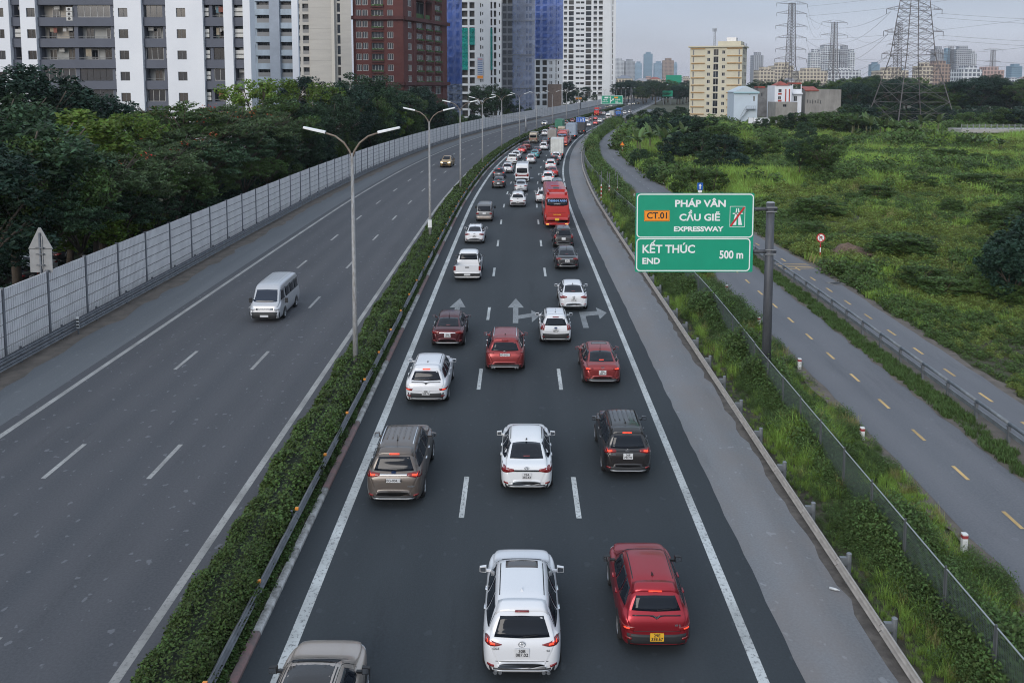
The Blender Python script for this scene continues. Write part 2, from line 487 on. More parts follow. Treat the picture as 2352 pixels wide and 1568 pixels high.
for fn, d0 in ((c1, 20.2), (c2, 21.0)):
    D = d0
    while D < 100:
        a, b = fn(D-0.5), fn(D+0.5); p = fn(D); p.z = -0.012
        link('centre_dash', ydash, srv, p, (0, 0, -math.atan2(b.x-a.x, b.y-a.y)))
        D += 3.45
fdash = flat(0.12, 1.0, 'centre_dash', M_faint)
for k in range(60):
    D = 106 + 4*k
    f = lambda d: (SL(d) + SR(d))/2
    a, b = f(D-0.5), f(D+0.5); p = f(D); p.z = -0.012
    link('centre_dash', fdash, srv, p, (0, 0, -math.atan2(b.x-a.x, b.y-a.y)))
rum = flat(2.6, 0.16, 'rumble_line', M_yel)
for y_ in (606, 609.5, 613, 616.5):
    a = at(1838, y_); D = a.y
    for f, on in ((c2, 1), (c1, 1)):
        p = f(D); p.z = -0.011
        link('rumble_line', rum, srv, p, (0, 0, 0.1))

# kerbs
M_conc = mat('kerb_concrete', (0.24, 0.225, 0.21), 0.9, var=0.3, scale=2.5, bump=0.4, c2=(0.14, 0.135, 0.13))
M_kw = mat('kerb_white_flaking', (0.50, 0.50, 0.49), 0.85, scale=4, c2=(0.16, 0.155, 0.15))
M_kr = mat('kerb_red_flaking', (0.27, 0.165, 0.16), 0.85, scale=4, c2=(0.16, 0.14, 0.135))
M_soil = mat('median_soil', (0.05, 0.045, 0.03), 0.95, var=0.4, scale=2)
med = struct(strip('median', 5, S_END, -14.2, -12.3, 0.10, M_soil, step=4))
strip('median_kerb_wall', 5, S_END, -14.2, -14.19, -0.02, M_conc, med, z2=0.10)
ks = {}
for nm, m_ in (('w', M_kw), ('r', M_kr), ('c', M_conc)):
    mb = MB(); mb.extrude([(-.10, -.03), (.10, -.03), (.10, .08), (.06, .135), (-.10, .135)], -.99, .99); ks[nm] = mb.mesh('kerb_stone', m_)
for k in range(110):
    s = 8 + 2*k
    p = road(s, -12.2)
    link('kerb_stone', ks['r' if (k % 7) in (0, 1, 2) else 'w'], med, p, (0, 0, -head(s)))
outer = struct(strip('verge', 5, 420, 3.45, 5.6, -0.05, M_soil, step=4))
for k in range(110):
    s = 8 + 2*k
    if k in (5, 6, 14, 15, 24, 25, 39): continue
    p = road(s, 3.5)
    link('kerb_stone', ks['c'], outer, p, (0, 0, -head(s)+rnd.uniform(-.012, .012)))

# ------------------------------------------------------------------ guard rails
M_galv = mat('galvanised_steel', (0.19, 0.205, 0.22), 0.55, 0.35, var=0.25, scale=2.5)
M_dusty = mat('dusty_galvanised_steel', (0.42, 0.385, 0.35), 0.7, 0.15, var=0.2, scale=2.5)
M_dull = mat('dull_dark_steel', (0.16, 0.17, 0.185), 0.6, 0.3, var=0.3, scale=2)
M_orange = mat('orange_reflector', (0.75, 0.28, 0.04), 0.4)
def wbeam(L, m_, name='rail_beam', h=0.32, waves=2):
    pr = []
    n = waves*6
    for i in range(n+1):
        t = i/n; pr.append((0.042*math.cos(2*math.pi*t*waves), -h/2 + h*t))
    back = [(x-0.012, z) for x, z in reversed(pr)]
    mb = MB(); mb.extrude(pr + back, -L/2, L/2)
    return mb.mesh(name, m_)
def post_mesh(m_, h, r=0.07, arm=0.25, side=-1):
    mb = MB(); mb.tube((0,0,-0.2), (0,0,h), r, n=10); mb.tube((0,0,h), (0,0,h+0.02), r*1.05, r*0.7, n=10)
    mb.box(min(0, side*arm), max(0, side*arm), -0.05, 0.05, h-0.32, h-0.10)
    return mb.mesh('post', m_)
gr = thing('guard_rail', 'dusty steel guard rail on round posts along the grassy right verge', 'guard rail', road(5, 3.1))
gr.location = (0,0,0)
bm3, pm3 = wbeam(2.96, M_dusty), post_mesh(M_galv, 0.86)
for k in range(100):
    s = 9 + 3*k; p = road(s, 3.12); p.z = 0.66; h = -head(s)
    link('rail_beam', bm3, gr, p, (0, 0, h+math.pi))
    p = road(s+1.5, 3.45); link('post', pm3, gr, p, (0, 0, h))
gl = thing('guard_rail', 'grey double guard rail along the foot of the noise barrier', 'guard rail')
bm4, pm4 = wbeam(3.96, M_dull, h=0.30), post_mesh(M_dull, 0.8, 0.06, 0.2, 1)
for k in range(95):
    s = 9 + 4*k; h = -head(s)
    for zz in (0.72, 0.38):
        p = road(s, -30.1); p.z = zz; link('rail_beam', bm4, gl, p, (0, 0, h))
    p = road(s+2, -30.38); link('post', pm4, gl, p, (0, 0, h))
gmd = thing('guard_rail', 'grey guard rail between the clipped median hedge and the kerb', 'guard rail')
bm5, pm5 = wbeam(3.96, M_dull, h=0.31), post_mesh(M_dull, 0.78, 0.06, 0.15, 1)
rf = MB(); rf.box(-.05, .05, -.04, .04, 0, .07); rfm = rf.mesh('reflector', M_orange)
for k in range(95):
    s = 8 + 4*k; h = -head(s)
    p = road(s, -12.42); p.z = 0.66; link('rail_beam', bm5, gmd, p, (0, 0, h))
    p = road(s+2, -12.6); link('post', pm5, gmd, p, (0, 0, h))
    if k < 40: p = road(s+2, -12.42); p.z = 0.82; link('reflector', rfm, gmd, p, (0, 0, h))

# tubular separator rail between the scooter lanes
sepr = thing('separator_rail', 'low twin-bar steel rail separating the two scooter lanes', 'guard rail')
mbp = MB(); mbp.box(-.05, .05, -.06, .06, -.1, .62); mbp.box(-.08, .08, -.08, .08, .6, .64); spm = mbp.mesh('post', M_dull)
mbt = MB(); mbt.tube((0,-1.24,.74), (0,1.24,.74), .075, n=8); tbm = mbt.mesh('top_tube', M_galv, True)
mbl = MB(); mbl.box(-.03, .03, -1.24, 1.24, .28, .46); lbm = mbl.mesh('lower_bar', M_galv)
sf = lambda D: (S1R(D)*0.28 + S2L(D)*0.72)
for k in range(34):
    D = 12 + 2.5*k; a, b = sf(D-1.2), sf(D+1.2); h = -math.atan2(b.x-a.x, b.y-a.y); p = sf(D)
    link('top_tube', tbm, sepr, p, (0, 0, h)); link('lower_bar', lbm, sepr, p, (0, 0, h))
    link('post', spm, sepr, sf(D+1.25), (0, 0, h))

# ------------------------------------------------------------------ noise barrier
M_board = mat('barrier_board', (0.72, 0.71, 0.71), 0.75, var=0.14, scale=0.7, c2=(0.58, 0.57, 0.575))
M_bpost = mat('barrier_post_steel', (0.19, 0.20, 0.22), 0.6, 0.3, var=0.2, scale=2)
M_bback = mat('barrier_backing', (0.27, 0.28, 0.30), 0.8)
nb = thing('noise_barrier', 'long grey ribbed noise barrier wall between the trees and the expressway', 'noise barrier')
BL, BH, ROWS = 4.2, 3.55, 6
rh = BH/ROWS
def board(nr):
    mb = MB(); mb.box(-.03, .03, -BL/2+.06, BL/2-.06, 0.01, rh*nr-0.03)
    n = 20
    for i in range(n):
        y0 = -BL/2 + .10 + (BL-.2)*i/n
        for r_ in range(nr):
            mb.box(-.002, .055, y0, y0+(BL-.2)/n-0.04, r_*rh+0.02, r_*rh+rh-0.03)
    me = mb.mesh('acoustic_board', M_board); me.materials.append(M_bback)
    for f in me.polygons[:6]: f.material_index = 1
    return me
bd1, bdall = board(1), board(ROWS)
mb = MB(); mb.box(-.09, .09, -.07, .07, -.1, BH+.06); bpm = mb.mesh('barrier_post', M_bpost)
mb = MB(); mb.box(-.12, .12, -BL/2, BL/2, -.05, .22); plm = mb.mesh('plinth', M_conc)
for k in range(150):
    s = 6 + BL*k; h = -head(s); p = road(s, -31.0)
    link('plinth', plm, nb, p, (0, 0, h))
    if k < 42:
        for r_ in range(ROWS):
            p = road(s, -31.0); p.z = 0.22 + rh*r_; link('acoustic_board', bd1, nb, p, (0, 0, h))
    else:
        p = road(s, -31.0); p.z = 0.22; link('acoustic_board', bdall, nb, p, (0, 0, h))
    p = road(s+BL/2, -31.0); p.z = 0.2; link('barrier_post', bpm, nb, p, (0, 0, h))

# ------------------------------------------------------------------ street lamps in the median
M_pole = mat('lamp_pole_grey', (0.36, 0.37, 0.38), 0.6, 0.2, scale=3, c2=(0.20, 0.19, 0.175), stretch=(4, 4, 1))
M_arm = mat('rusty_lamp_arm', (0.25, 0.21, 0.17), 0.7, 0.2, scale=3, c2=(0.16, 0.12, 0.09))
M_head = mat('lamp_head_white', (0.72, 0.74, 0.74), 0.45, var=0.12, scale=5)
M_lens = mat('lamp_lens', (0.5, 0.52, 0.52), 0.25)
def lamp_proto():
    t = thing('street_lamp', 'twin-arm grey street lamp rising from the clipped median hedge', 'street lamp', group='street lamps along the median')
    mb = MB(); mb.path([(0,0,0), (0,0,3), (0,0,10.5)], [.13, .11, .07], 10); mb.build('pole', M_pole, t, True)
    mb = MB(); mb.box(-.22, .22, -.22, .22, 0, .06); mb.build('base_plate', M_dull, t)
    for sx in (-1, 1):
        pts = [(0,0,10.3), (sx*.12,0,10.62), (sx*.36,0,10.98), (sx*.75,0,11.28), (sx*1.25,0,11.44)]
        mb = MB(); mb.path(pts, [.055,.05,.045,.042,.04], 8); arm = mb.build('arm', M_arm, t, True)
        mb = MB()
        M_ = Matrix.Translation((sx*1.2, 0, 11.42)) @ Matrix.Rotation(-sx*R(13), 4, 'Y')
        pr = [(-.13,-.02),(.13,-.02),(.13,.05),(.08,.10),(-.08,.10),(-.13,.05)]
        n0 = [(0 if sx > 0 else 0)]
        vv = [M_ @ Vector((sx*0.0, a, b)) for a, b in pr] + [M_ @ Vector((sx*1.02, a*0.85, b*0.8)) for a, b in pr]
        mb.add(vv, [(k, (k+1) % 6, 6+(k+1) % 6, 6+k) for k in range(6)] + [tuple(range(5,-1,-1)), tuple(range(6,12))])
        hd = mb.build('lamp_head', M_head, arm)
        mb = MB(); vv = [M_ @ Vector((sx*a, b, -.03)) for a, b in ((.3,-.1),(.95,-.09),(.95,.09),(.3,.1))] + [M_ @ Vector((sx*a, b, -.019)) for a, b in ((.3,-.1),(.95,-.09),(.95,.09),(.3,.1))]
        mb.add(vv, [(0,1,2,3),(7,6,5,4),(0,1,5,4),(1,2,6,5),(2,3,7,6),(3,0,4,7)]); mb.build('lamp_lens', M_lens, hd if False else arm)
    return t
lp = lamp_proto()
s1, _ = s_of(at(815, 825, 1.0))
for k in range(19):
    o = lp if k == 0 else copy_tree(lp)
    s = s1 + 35*k; p = road(s, -13.25); p.z = 0.1
    o.location = p; o.rotation_euler = (0, 0, -head(s))
    if k == 1:
        mb = MB(); mb.box(-.16, .16, -.28, -.10, 1.5, 2.15); mb.build('control_box', M_head, o)
        o['label'] = 'twin-arm street lamp with a white control box on its pole'
# ------------------------------------------------------------------ vehicles
M_glass = mat('tinted_glass', (0.008, 0.011, 0.017), 0.05, spec=0.35)
M_tyre = mat('tyre_rubber', (0.018, 0.018, 0.019), 0.85)
M_rim = mat('alloy_rim', (0.42, 0.43, 0.45), 0.35, 0.8)
M_blk = mat('black_plastic', (0.018, 0.019, 0.021), 0.55)
M_pblk = mat('gloss_black_trim', (0.012, 0.012, 0.014), 0.15)
M_red = mat('red_lamp_lens', (0.20, 0.010, 0.010), 0.2, coat=0.5)
M_lit = mat('lit_tail_lamp', (1.0, 0.07, 0.03), 0.3, emit=0.75)
M_amber = mat('lit_indicator', (1.0, 0.42, 0.08), 0.3, emit=1.5)
M_hl = mat('headlight_lens', (0.55, 0.57, 0.60), 0.15, 0.3)
M_hllit = mat('lit_headlight', (1.0, 0.86, 0.55), 0.3, emit=2.0)
M_plate = mat('white_plate', (0.66, 0.67, 0.68), 0.5)
M_plateY = mat('yellow_plate', (0.75, 0.42, 0.03), 0.5)
M_ink = mat('plate_ink', (0.02, 0.02, 0.025), 0.6)
M_chrome = mat('bright_chrome', (0.70, 0.71, 0.73), 0.18, 0.9)
M_silver = mat('silver_trim', (0.45, 0.46, 0.47), 0.35, 0.6)
M_body0 = mat('body_paint_white', (0.70, 0.71, 0.73), 0.28, coat=0.6)
PAINT = {'white': M_body0}
def paint(n):
    tb = {'red': (0.24, 0.016, 0.024), 'maroon': (0.058, 0.014, 0.017), 'brickred': (0.20, 0.032, 0.032), 'brown': (0.11, 0.092, 0.08),
          'black': (0.014, 0.014, 0.016), 'blackbrown': (0.014, 0.012, 0.012), 'silver': (0.42, 0.43, 0.45), 'grey': (0.12, 0.125, 0.13), 'beige': (0.36, 0.31, 0.27),
          'navy': (0.016, 0.022, 0.042), 'teal': (0.03, 0.30, 0.33), 'gold': (0.33, 0.205, 0.075), 'busred': (0.43, 0.026, 0.022),
          'blue': (0.03, 0.17, 0.55), 'tan': (0.30, 0.245, 0.175), 'pearl': (0.74, 0.75, 0.76), 'bluegrey': (0.10, 0.12, 0.15), 'crimson': (0.30, 0.03, 0.03), 'pinkred': (0.45, 0.09, 0.09)}
    if n not in PAINT:
        met = 0.65 if n in ('red', 'brickred', 'crimson', 'maroon') else 0.35 if n in ('brown', 'silver', 'beige', 'grey', 'gold', 'red', 'brickred', 'maroon') else 0.0
        c = tb[n]
        if met: c = tuple(k*(1.45 if met > .5 else 1.15) for k in c)
        PAINT[n] = mat('body_paint_'+n, c, 0.30, met, coat=0.35 if met > .5 else 0.6)
    return PAINT[n]

def chaikin(P, it=2):
    for _ in range(it):
        Q = [P[0]]
        for a, b in zip(P[:-1], P[1:]):
            Q.append((a[0]*.75+b[0]*.25, a[1]*.75+b[1]*.25)); Q.append((a[0]*.25+b[0]*.75, a[1]*.25+b[1]*.75))
        Q.append(P[-1]); P = Q
    return P

def loft(zt, zs, w, wr, zl, ns=58, sharp=1.0):
    """closed car body: silhouettes along the length, each [(y, value)]"""
    ys = np.array([p[0] for p in zt], float); zz = np.array([p[1] for p in zt], float)
    fz = pchip(zt); fs = pchip(zs); fw = pchip(w); fr = pchip(wr); fl = pchip(zl)
    fine = np.linspace(ys[0], ys[-1], 1500); zf = fz(fine)
    arc = np.concatenate([[0], np.cumsum(np.hypot(np.diff(fine), np.diff(zf)))])
    st = np.interp(np.linspace(0, arc[-1], ns), arc, fine)
    vv, rows = [], []
    for y in st:
        T, W_, r_, l_ = float(fz(y)), float(fw(y)), float(fr(y)), float(fl(y))
        S = min(float(fs(y)), T-0.035); S = max(S, l_+0.06)
        r_ = min(r_, W_*0.97)
        h = S - l_
        hi = T - S
        k = min(1.0, hi/0.4)
        P = [(0, l_), (W_*.86, l_), (W_*.975, l_+h*.13), (W_, l_+h*.45), (W_*1.0, l_+h*.80), (W_*.965, S+0.01*k),
             (r_*(1-.35*k)+W_*.35*k*.95 if k < 1 else (W_*.60+r_*.365), S+hi*.22*k + 0.005),
             (r_+0.02, T-0.10*k-0.012), (r_*.86, T-0.018*k-0.004), (r_*.45, T), (0, T)]
        P = chaikin(P, 2)
        row = []
        for j, (x, z) in enumerate(P): row.append(len(vv)); vv.append((x, y, z))
        left = []
        for j in range(len(P)-2, 0, -1): left.append(len(vv)); vv.append((-P[j][0], y, P[j][1]))
        rows.append(row + left)
    ff = []
    n = len(rows[0])
    for a, b in zip(rows[:-1], rows[1:]):
        for k in range(n): ff.append((a[k], a[(k+1) % n], b[(k+1) % n], b[k]))
    ff.append(tuple(rows[0])); ff.append(tuple(reversed(rows[-1])))
    mb = MB(); mb.v, mb.f = vv, ff
    return mb

def resample(P, n):
    P = np.array(P, float); d = np.concatenate([[0], np.cumsum(np.hypot(*np.diff(P, axis=0).T))])
    t = np.linspace(0, d[-1], n+1)
    return np.stack([np.interp(t, d, P[:, 0]), np.interp(t, d, P[:, 1])], 1)

def patch(bvh, mode, top, bot, name, m_, parent, n=8, m=4, off=0.006, skirt=0.02, flip=False):
    """a piece moulded onto the body surface: outline given in the plane it is projected from"""
    A, B = resample(top, n), resample(bot, n)
    o_, d_ = {'rear': (lambda u, v: (u, -9, v), (0,1,0)), 'front': (lambda u, v: (u, 30, v), (0,-1,0)), 'top': (lambda u, v: (u, v, 9), (0,0,-1)),
              'right': (lambda u, v: (9, u, v), (-1,0,0)), 'left': (lambda u, v: (-9, u, v), (1,0,0))}[mode]
    d_ = Vector(d_); vv, inn = [], []
    for j in range(m+1):
        for i in range(n+1):
            q = B[i] + (A[i]-B[i])*j/m
            u = -q[0] if flip else q[0]
            org = Vector(o_(u, q[1]))
            hit, nor, _, _ = bvh.ray_cast(org, d_)
            if hit is None:
                hit, nor, _, _ = bvh.find_nearest(org + d_*8.5) if mode != 'front' else bvh.find_nearest(org + d_*26)
                if hit is None: hit, nor = org, -d_
            if nor.dot(d_) > 0: nor = -nor
            vv.append(hit + nor*off); inn.append(hit - nor*skirt)
    N_ = len(vv)
    idx = lambda i, j: j*(n+1)+i
    ff = [(idx(i,j), idx(i+1,j), idx(i+1,j+1), idx(i,j+1)) for j in range(m) for i in range(n)]
    ring = [idx(i,0) for i in range(n+1)] + [idx(n,j) for j in range(1,m+1)] + [idx(i,m) for i in range(n-1,-1,-1)] + [idx(0,j) for j in range(m-1,0,-1)]
    mb = MB(); mb.add(vv, ff)
    k0 = len(mb.v); mb.v += [tuple(inn[r]) for r in ring]
    for k in range(len(ring)):
        k2 = (k+1) % len(ring); mb.f.append((ring[k], k0+k, k0+k2, ring[k2]))
    return mb.build(name, m_, parent, True)

WHEEL = {}
def wheel_mesh(r, wd):
    if (r, wd) in WHEEL: return WHEEL[(r, wd)]
    def lathe(prof, n=20):
        mb = MB(); vv = []
        for k in range(n):
            t = 2*math.pi*k/n
            for rr, x in prof: vv.append((x, rr*math.cos(t), rr*math.sin(t)))
        q = len(prof); ff = []
        for k in range(n):
            for i in range(q-1): ff.append((k*q+i, k*q+i+1, ((k+1) % n)*q+i+1, ((k+1) % n)*q+i))
        mb.add(vv, ff); return mb
    t = lathe([(r*.62, -wd/2), (r*.92, -wd/2), (r, -wd*.36), (r, wd*.36), (r*.92, wd/2), (r*.62, wd/2)]).mesh('tyre', M_tyre, True)
    rm = lathe([(0.001, wd*.36), (r*.14, wd*.40), (r*.18, wd*.30), (r*.55, wd*.34), (r*.63, wd*.49), (r*.66, wd*.46)])
    for k in range(5):
        a = 2*math.pi*k/5
        Mx = Matrix.Rotation(a, 4, 'X')
        rm.box(wd*.33, wd*.45, -r*.07, r*.07, r*.12, r*.58, Mx)
    rm = rm.mesh('rim', M_rim, False)
    WHEEL[(r, wd)] = (t, rm); return WHEEL[(r, wd)]

def add_wheels(root, ys, hw, r=0.32, wd=0.21):
    t, rm = wheel_mesh(r, wd)
    for y in ys:
        for sx in (1, -1):
            w_ = link('wheel', t, root, (sx*(hw-wd*.5), y, r), (0, 0, 0 if sx > 0 else math.pi))
            link('rim', rm, w_)

def box_part(root, name, m_, *b):
    mb = MB(); mb.box(*b); return mb.build(name, m_, root)

def plate(root, bvh, x, z, two, text, yellow=False):
    hit, nor, _, _ = bvh.ray_cast(Vector((x, -9, z)), Vector((0, 1, 0)))
    y = hit.y - 0.012 if hit else 0
    w_, h_ = (0.33, 0.20) if two else (0.47, 0.125)
    p_ = box_part(root, 'license_plate', M_plateY if yellow else M_plate, x-w_/2, x+w_/2, y-0.02, y, z-h_/2, z+h_/2)
    if text:
        ls = text.split('\n')
        for i, l in enumerate(ls):
            zz = z + (0.045 if i == 0 else -0.045) if two else z
            me = text_mesh('plate_number', l, 0.105 if two else 0.115, M_ink, 0.002, sx=1.0, bold=0.002)
            link('plate_number', me, p_, (x, y-0.023, zz))

MODELS = {}
def car_model(key, sp):
    """builds one car at the origin: rear bumper at y=0, front at y=L"""
    L, W_, H = sp['L'], sp['W'], sp['H']
    hw = W_/2
    st = sp.get('style', 'suv')
    g = lambda pts, sx, sz: [(a*sx, b*sz) for a, b in pts]
    if st == 'sedan':
        zt = g([(0,.34),(.004,.46),(.010,.60),(.022,.675),(.040,.695),(.115,.725),(.125,.735),(.27,.925),(.35,.982),(.45,1.0),(.56,.985),(.64,.92),(.765,.69),(.81,.66),(.93,.60),(.975,.51),(.993,.42),(1,.34)], L, H)
        zs = g([(0,.28),(.02,.58),(.10,.63),(.5,.635),(.8,.60),(.95,.50),(1,.30)], L, H)
        wp = g([(0,.58),(.008,.74),(.03,.88),(.09,.97),(.2,1.0),(.72,.99),(.85,.945),(.93,.82),(.975,.64),(1,.40)], L, hw)
        wr = g([(0,.5),(.02,.76),(.10,.76),(.15,.74),(.30,.645),(.4,.66),(.6,.67),(.7,.70),(.82,.80),(.92,.74),(1,.4)], L, hw)
    elif st == 'suv':
        q = sp.get('rake', .11)           # how far forward the tailgate glass leans
        zt = g([(0,.30),(.004,.40),(.010,.52),(.022,.60),(.034,.645),(.045,.675),(q*.93,.895),(q+.02,.935),(q+.06,.965),(q+.15,.995),(.42,1.0),(.53,.975),(.59,.92),(.72,.70),(.76,.655),(.89,.605),(.955,.53),(.985,.42),(1,.30)], L, H)
        zs = g([(0,.26),(.02,.52),(.06,.60),(.4,.605),(.78,.575),(.93,.50),(1,.28)], L, H)
        wp = g([(0,.60),(.008,.76),(.03,.895),(.08,.975),(.18,1.0),(.72,.99),(.85,.945),(.93,.83),(.975,.66),(1,.40)], L, hw)
        wr = g([(0,.55),(.02,.80),(.045,.78),(q,.655),(q+.1,.655),(.52,.665),(.60,.69),(.80,.80),(.92,.74),(1,.4)], L, hw)
    elif st == 'pickup':
        zt = g([(0,.26),(.004,.36),(.012,.42),(.30,.43),(.31,.60),(.335,.85),(.36,.955),(.45,1.0),(.55,.985),(.62,.92),(.735,.69),(.77,.65),(.90,.61),(.955,.54),(.985,.44),(1,.32)], L, H)
        zs = g([(0,.24),(.02,.40),(.30,.41),(.32,.60),(.75,.58),(.93,.52),(1,.30)], L, H)
        wp = g([(0,.92),(.02,.97),(.2,1.0),(.75,.995),(.88,.95),(.95,.86),(.985,.72),(1,.55)], L, hw)
        wr = g([(0,.88),(.30,.90),(.32,.74),(.36,.69),(.55,.69),(.65,.72),(.78,.80),(.92,.76),(1,.45)], L, hw)
    else:  # van / bus: a tall one-box
        zt = g(sp['zt'], L, H); zs = g(sp.get('zs', [(0,.35),(.01,.5),(.5,.52),(.97,.42),(1,.3)]), L, H)
        wp = g(sp.get('wp', [(0,.92),(.006,.965),(.02,.99),(.06,1.0),(.93,1.0),(.97,.96),(1,.84)]), L, hw)
        wr = g(sp.get('wr', [(0,.84),(.03,.86),(.9,.86),(.96,.82),(1,.7)]), L, hw)
    zl = [(0, sp.get('zlr', .30)), (L*.05, .19), (L*.95, .19), (L, .27)]
    root = thing(key.split(':')[0], '', '')
    mb = loft(zt, zs, wp, wr, zl)
    bvh = BVHTree.FromPolygons([Vector(v) for v in mb.v], mb.f)
    body = mb.build('body', M_body0, root, True)
    fz = pchip(zt)
    wb = sp.get('wb', (.19, .79)); wr_ = sp.get('wheel', .325)
    add_wheels(root, [L*wb[0], L*wb[1]], hw+0.012, wr_, .22)
    cl = M_blk if sp.get('clad') else None
    for y in (L*wb[0], L*wb[1]):          # dark wheel arches
        for sd_ in ('right', 'left'):
            ra = wr_+.07
            tp = [(y-ra, .30), (y-ra*.86, wr_+ra*.52), (y-ra*.5, wr_+ra*.86), (y, wr_+ra), (y+ra*.5, wr_+ra*.86), (y+ra*.86, wr_+ra*.52), (y+ra, .30)]
            patch(bvh, sd_, tp, [(y-ra, .27), (y+ra, .27)], 'wheel_arch', M_blk, root, 12, 3, 0.004)
    if cl:
        for sd_ in ('right', 'left'):
            patch(bvh, sd_, [(L*wb[0]+.4, .42), (L*wb[1]-.4, .42)], [(L*wb[0]+.4, .25), (L*wb[1]-.4, .25)], 'side_skirt', M_blk, root, 6, 2, 0.008)
    # ---- glass
    if st == 'sedan':
        patch(bvh, 'top', [(-.57*hw/.87, L*.272), (0, L*.28), (.57*hw/.87, L*.272)], [(-.66*hw/.87, L*.135), (-.5*hw/.87, L*.122), (0, L*.115), (.5*hw/.87, L*.122), (.66*hw/.87, L*.135)], 'rear_window', M_glass, root, 10, 6)
        patch(bvh, 'top', [(-.70*hw/.87, L*.755), (0, L*.78), (.70*hw/.87, L*.755)], [(-.56*hw/.87, L*.605), (0, L*.615), (.56*hw/.87, L*.605)], 'windshield', M_glass, root, 10, 6)
        sw = [((L*.215, L*.47), (L*.30, L*.47)), ((L*.485, L*.74), (L*.485, L*.655))]
        zb, ztp = H*.655, H*.90
        for sd_ in ('right', 'left'):
            patch(bvh, sd_, [(L*.28, ztp), (L*.435, ztp)], [(L*.19, zb), (L*.435, zb)], 'side_window', M_glass, root, 6, 5)
            patch(bvh, sd_, [(L*.452, ztp), (L*.595, ztp)], [(L*.452, zb), (L*.71, zb)], 'side_window', M_glass, root, 6, 5)
    elif st == 'suv':
        x1, x0 = hw*.675, hw*.83
        gz0, gz1 = sp.get('glass', (.665, .885))
        patch(bvh, 'rear', [(-x1, H*gz1), (0, H*(gz1+.008)), (x1, H*gz1)], [(-x0, H*(gz0+.05)), (-x0*.86, H*gz0), (0, H*(gz0-.012)), (x0*.86, H*gz0), (x0, H*(gz0+.05))], 'rear_window', M_glass, root, 10, 5)
        patch(bvh, 'top', [(-.80*hw, L*.71), (0, L*.733), (.80*hw, L*.71)], [(-.64*hw, L*.557), (0, L*.567), (.64*hw, L*.557)], 'windshield', M_glass, root, 10, 6)
        zb, ztp = H*.635, H*.895
        q = sp.get('rake', .11)
        for sd_ in ('right', 'left'):
            patch(bvh, sd_, [(L*(q+.06), ztp-.02), (L*.262, ztp)], [(L*(q+.01), zb+.05), (L*.262, zb)], 'quarter_window', M_glass, root, 5, 5)
            patch(bvh, sd_, [(L*.275, ztp), (L*.42, ztp)], [(L*.275, zb), (L*.42, zb)], 'side_window', M_glass, root, 6, 5)
            patch(bvh, sd_, [(L*.435, ztp), (L*.55, ztp-.01)], [(L*.435, zb), (L*.665, zb)], 'side_window', M_glass, root, 6, 5)
    elif st == 'pickup':
        patch(bvh, 'rear', [(-hw*.60, H*.90), (hw*.60, H*.90)], [(-hw*.70, H*.68), (hw*.70, H*.68)], 'rear_window', M_glass, root, 8, 5)
        patch(bvh, 'top', [(-.78*hw, L*.725), (0, L*.745), (.78*hw, L*.725)], [(-.62*hw, L*.58), (0, L*.59), (.62*hw, L*.58)], 'windshield', M_glass, root, 10, 6)
        for sd_ in ('right', 'left'):
            patch(bvh, sd_, [(L*.36, H*.89), (L*.455, H*.89)], [(L*.345, H*.635), (L*.455, H*.635)], 'side_window', M_glass, root, 5, 5)
            patch(bvh, sd_, [(L*.47, H*.89), (L*.575, H*.89)], [(L*.47, H*.635), (L*.685, H*.635)], 'side_window', M_glass, root, 6, 5)
        zb_ = H*.43
        zw = H*.615
        for sx in (-1, 1):
            box_part(root, 'bed_side', M_body0, min(sx*(hw-.09), sx*hw), max(sx*(hw-.09), sx*hw), .06, L*.305, zb_-.12, zw)
            box_part(root, 'bed_rail', M_blk, min(sx*(hw-.10), sx*(hw+.006)), max(sx*(hw-.10), sx*(hw+.006)), .05, L*.305, zw, zw+.03)
        tg = box_part(root, 'tailgate', M_body0, -hw+.10, hw-.10, .03, .10, zb_-.12, zw+.01)
        box_part(tg, 'tailgate_handle', M_blk, -.14, .14, .015, .03, zw-.14, zw-.07)
        box_part(root, 'bed_floor', M_blk, -hw+.10, hw-.10, .11, L*.30, zb_-.02, zb_+.012)
        mbr = MB()
        for sx in (-1, 1):
            mbr.path([(sx*(hw-.12), L*.13, zw), (sx*(hw-.2), L*.19, H*.86), (sx*(hw-.22), L*.24, H*.9)], .035, 6)
        mbr.tube((-(hw-.22), L*.24, H*.9), (hw-.22, L*.24, H*.9), .04)
        mbr.build('roll_bar', M_blk, root, True)
        for sx in (-1, 1):
            tl = box_part(root, 'tail_light', M_red, min(sx*(hw-.14), sx*(hw+.004)), max(sx*(hw-.14), sx*(hw+.004)), .01, .16, zb_+.02, zw-.02)
            box_part(tl, 'lamp_glow', M_lit if sp.get('lit') else M_red, min(sx*(hw-.125), sx*(hw-.015)), max(sx*(hw-.125), sx*(hw-.015)), -.002, .012, zb_+.10, zw-.08)
        box_part(root, 'rear_bumper', M_blk, -hw*.97, hw*.97, -.06, .10, .42, .60)
        if sp.get('plate'): 
            box_part(root, 'license_plate', M_plate, -.22, .22, -.075, -.06, .46, .575)
    # ---- rear details
    k = hw/.92
    if st in ('sedan', 'suv'):
        lt = sp.get('lights', 'wide')
        zc = sp.get('zl', H*.60)
        TL = {'wide': ([(.44,.05),(.66,.085),(.87,.06)], [(.44,-.02),(.66,-.06),(.88,-.09)]),
              'cx5': ([(.46,.0),(.66,.05),(.80,.11),(.885,.20)], [(.46,-.012),(.60,-.045),(.78,-.04),(.90,.0)]),
              'tall': ([(.64,.16),(.86,.22)], [(.66,-.12),(.89,-.13)]),
              'slim': ([(.50,.02),(.90,.03)], [(.50,-.03),(.91,-.045)]),
              'low': ([(.56,-.20),(.90,-.19)], [(.60,-.285),(.91,-.275)])}[lt]
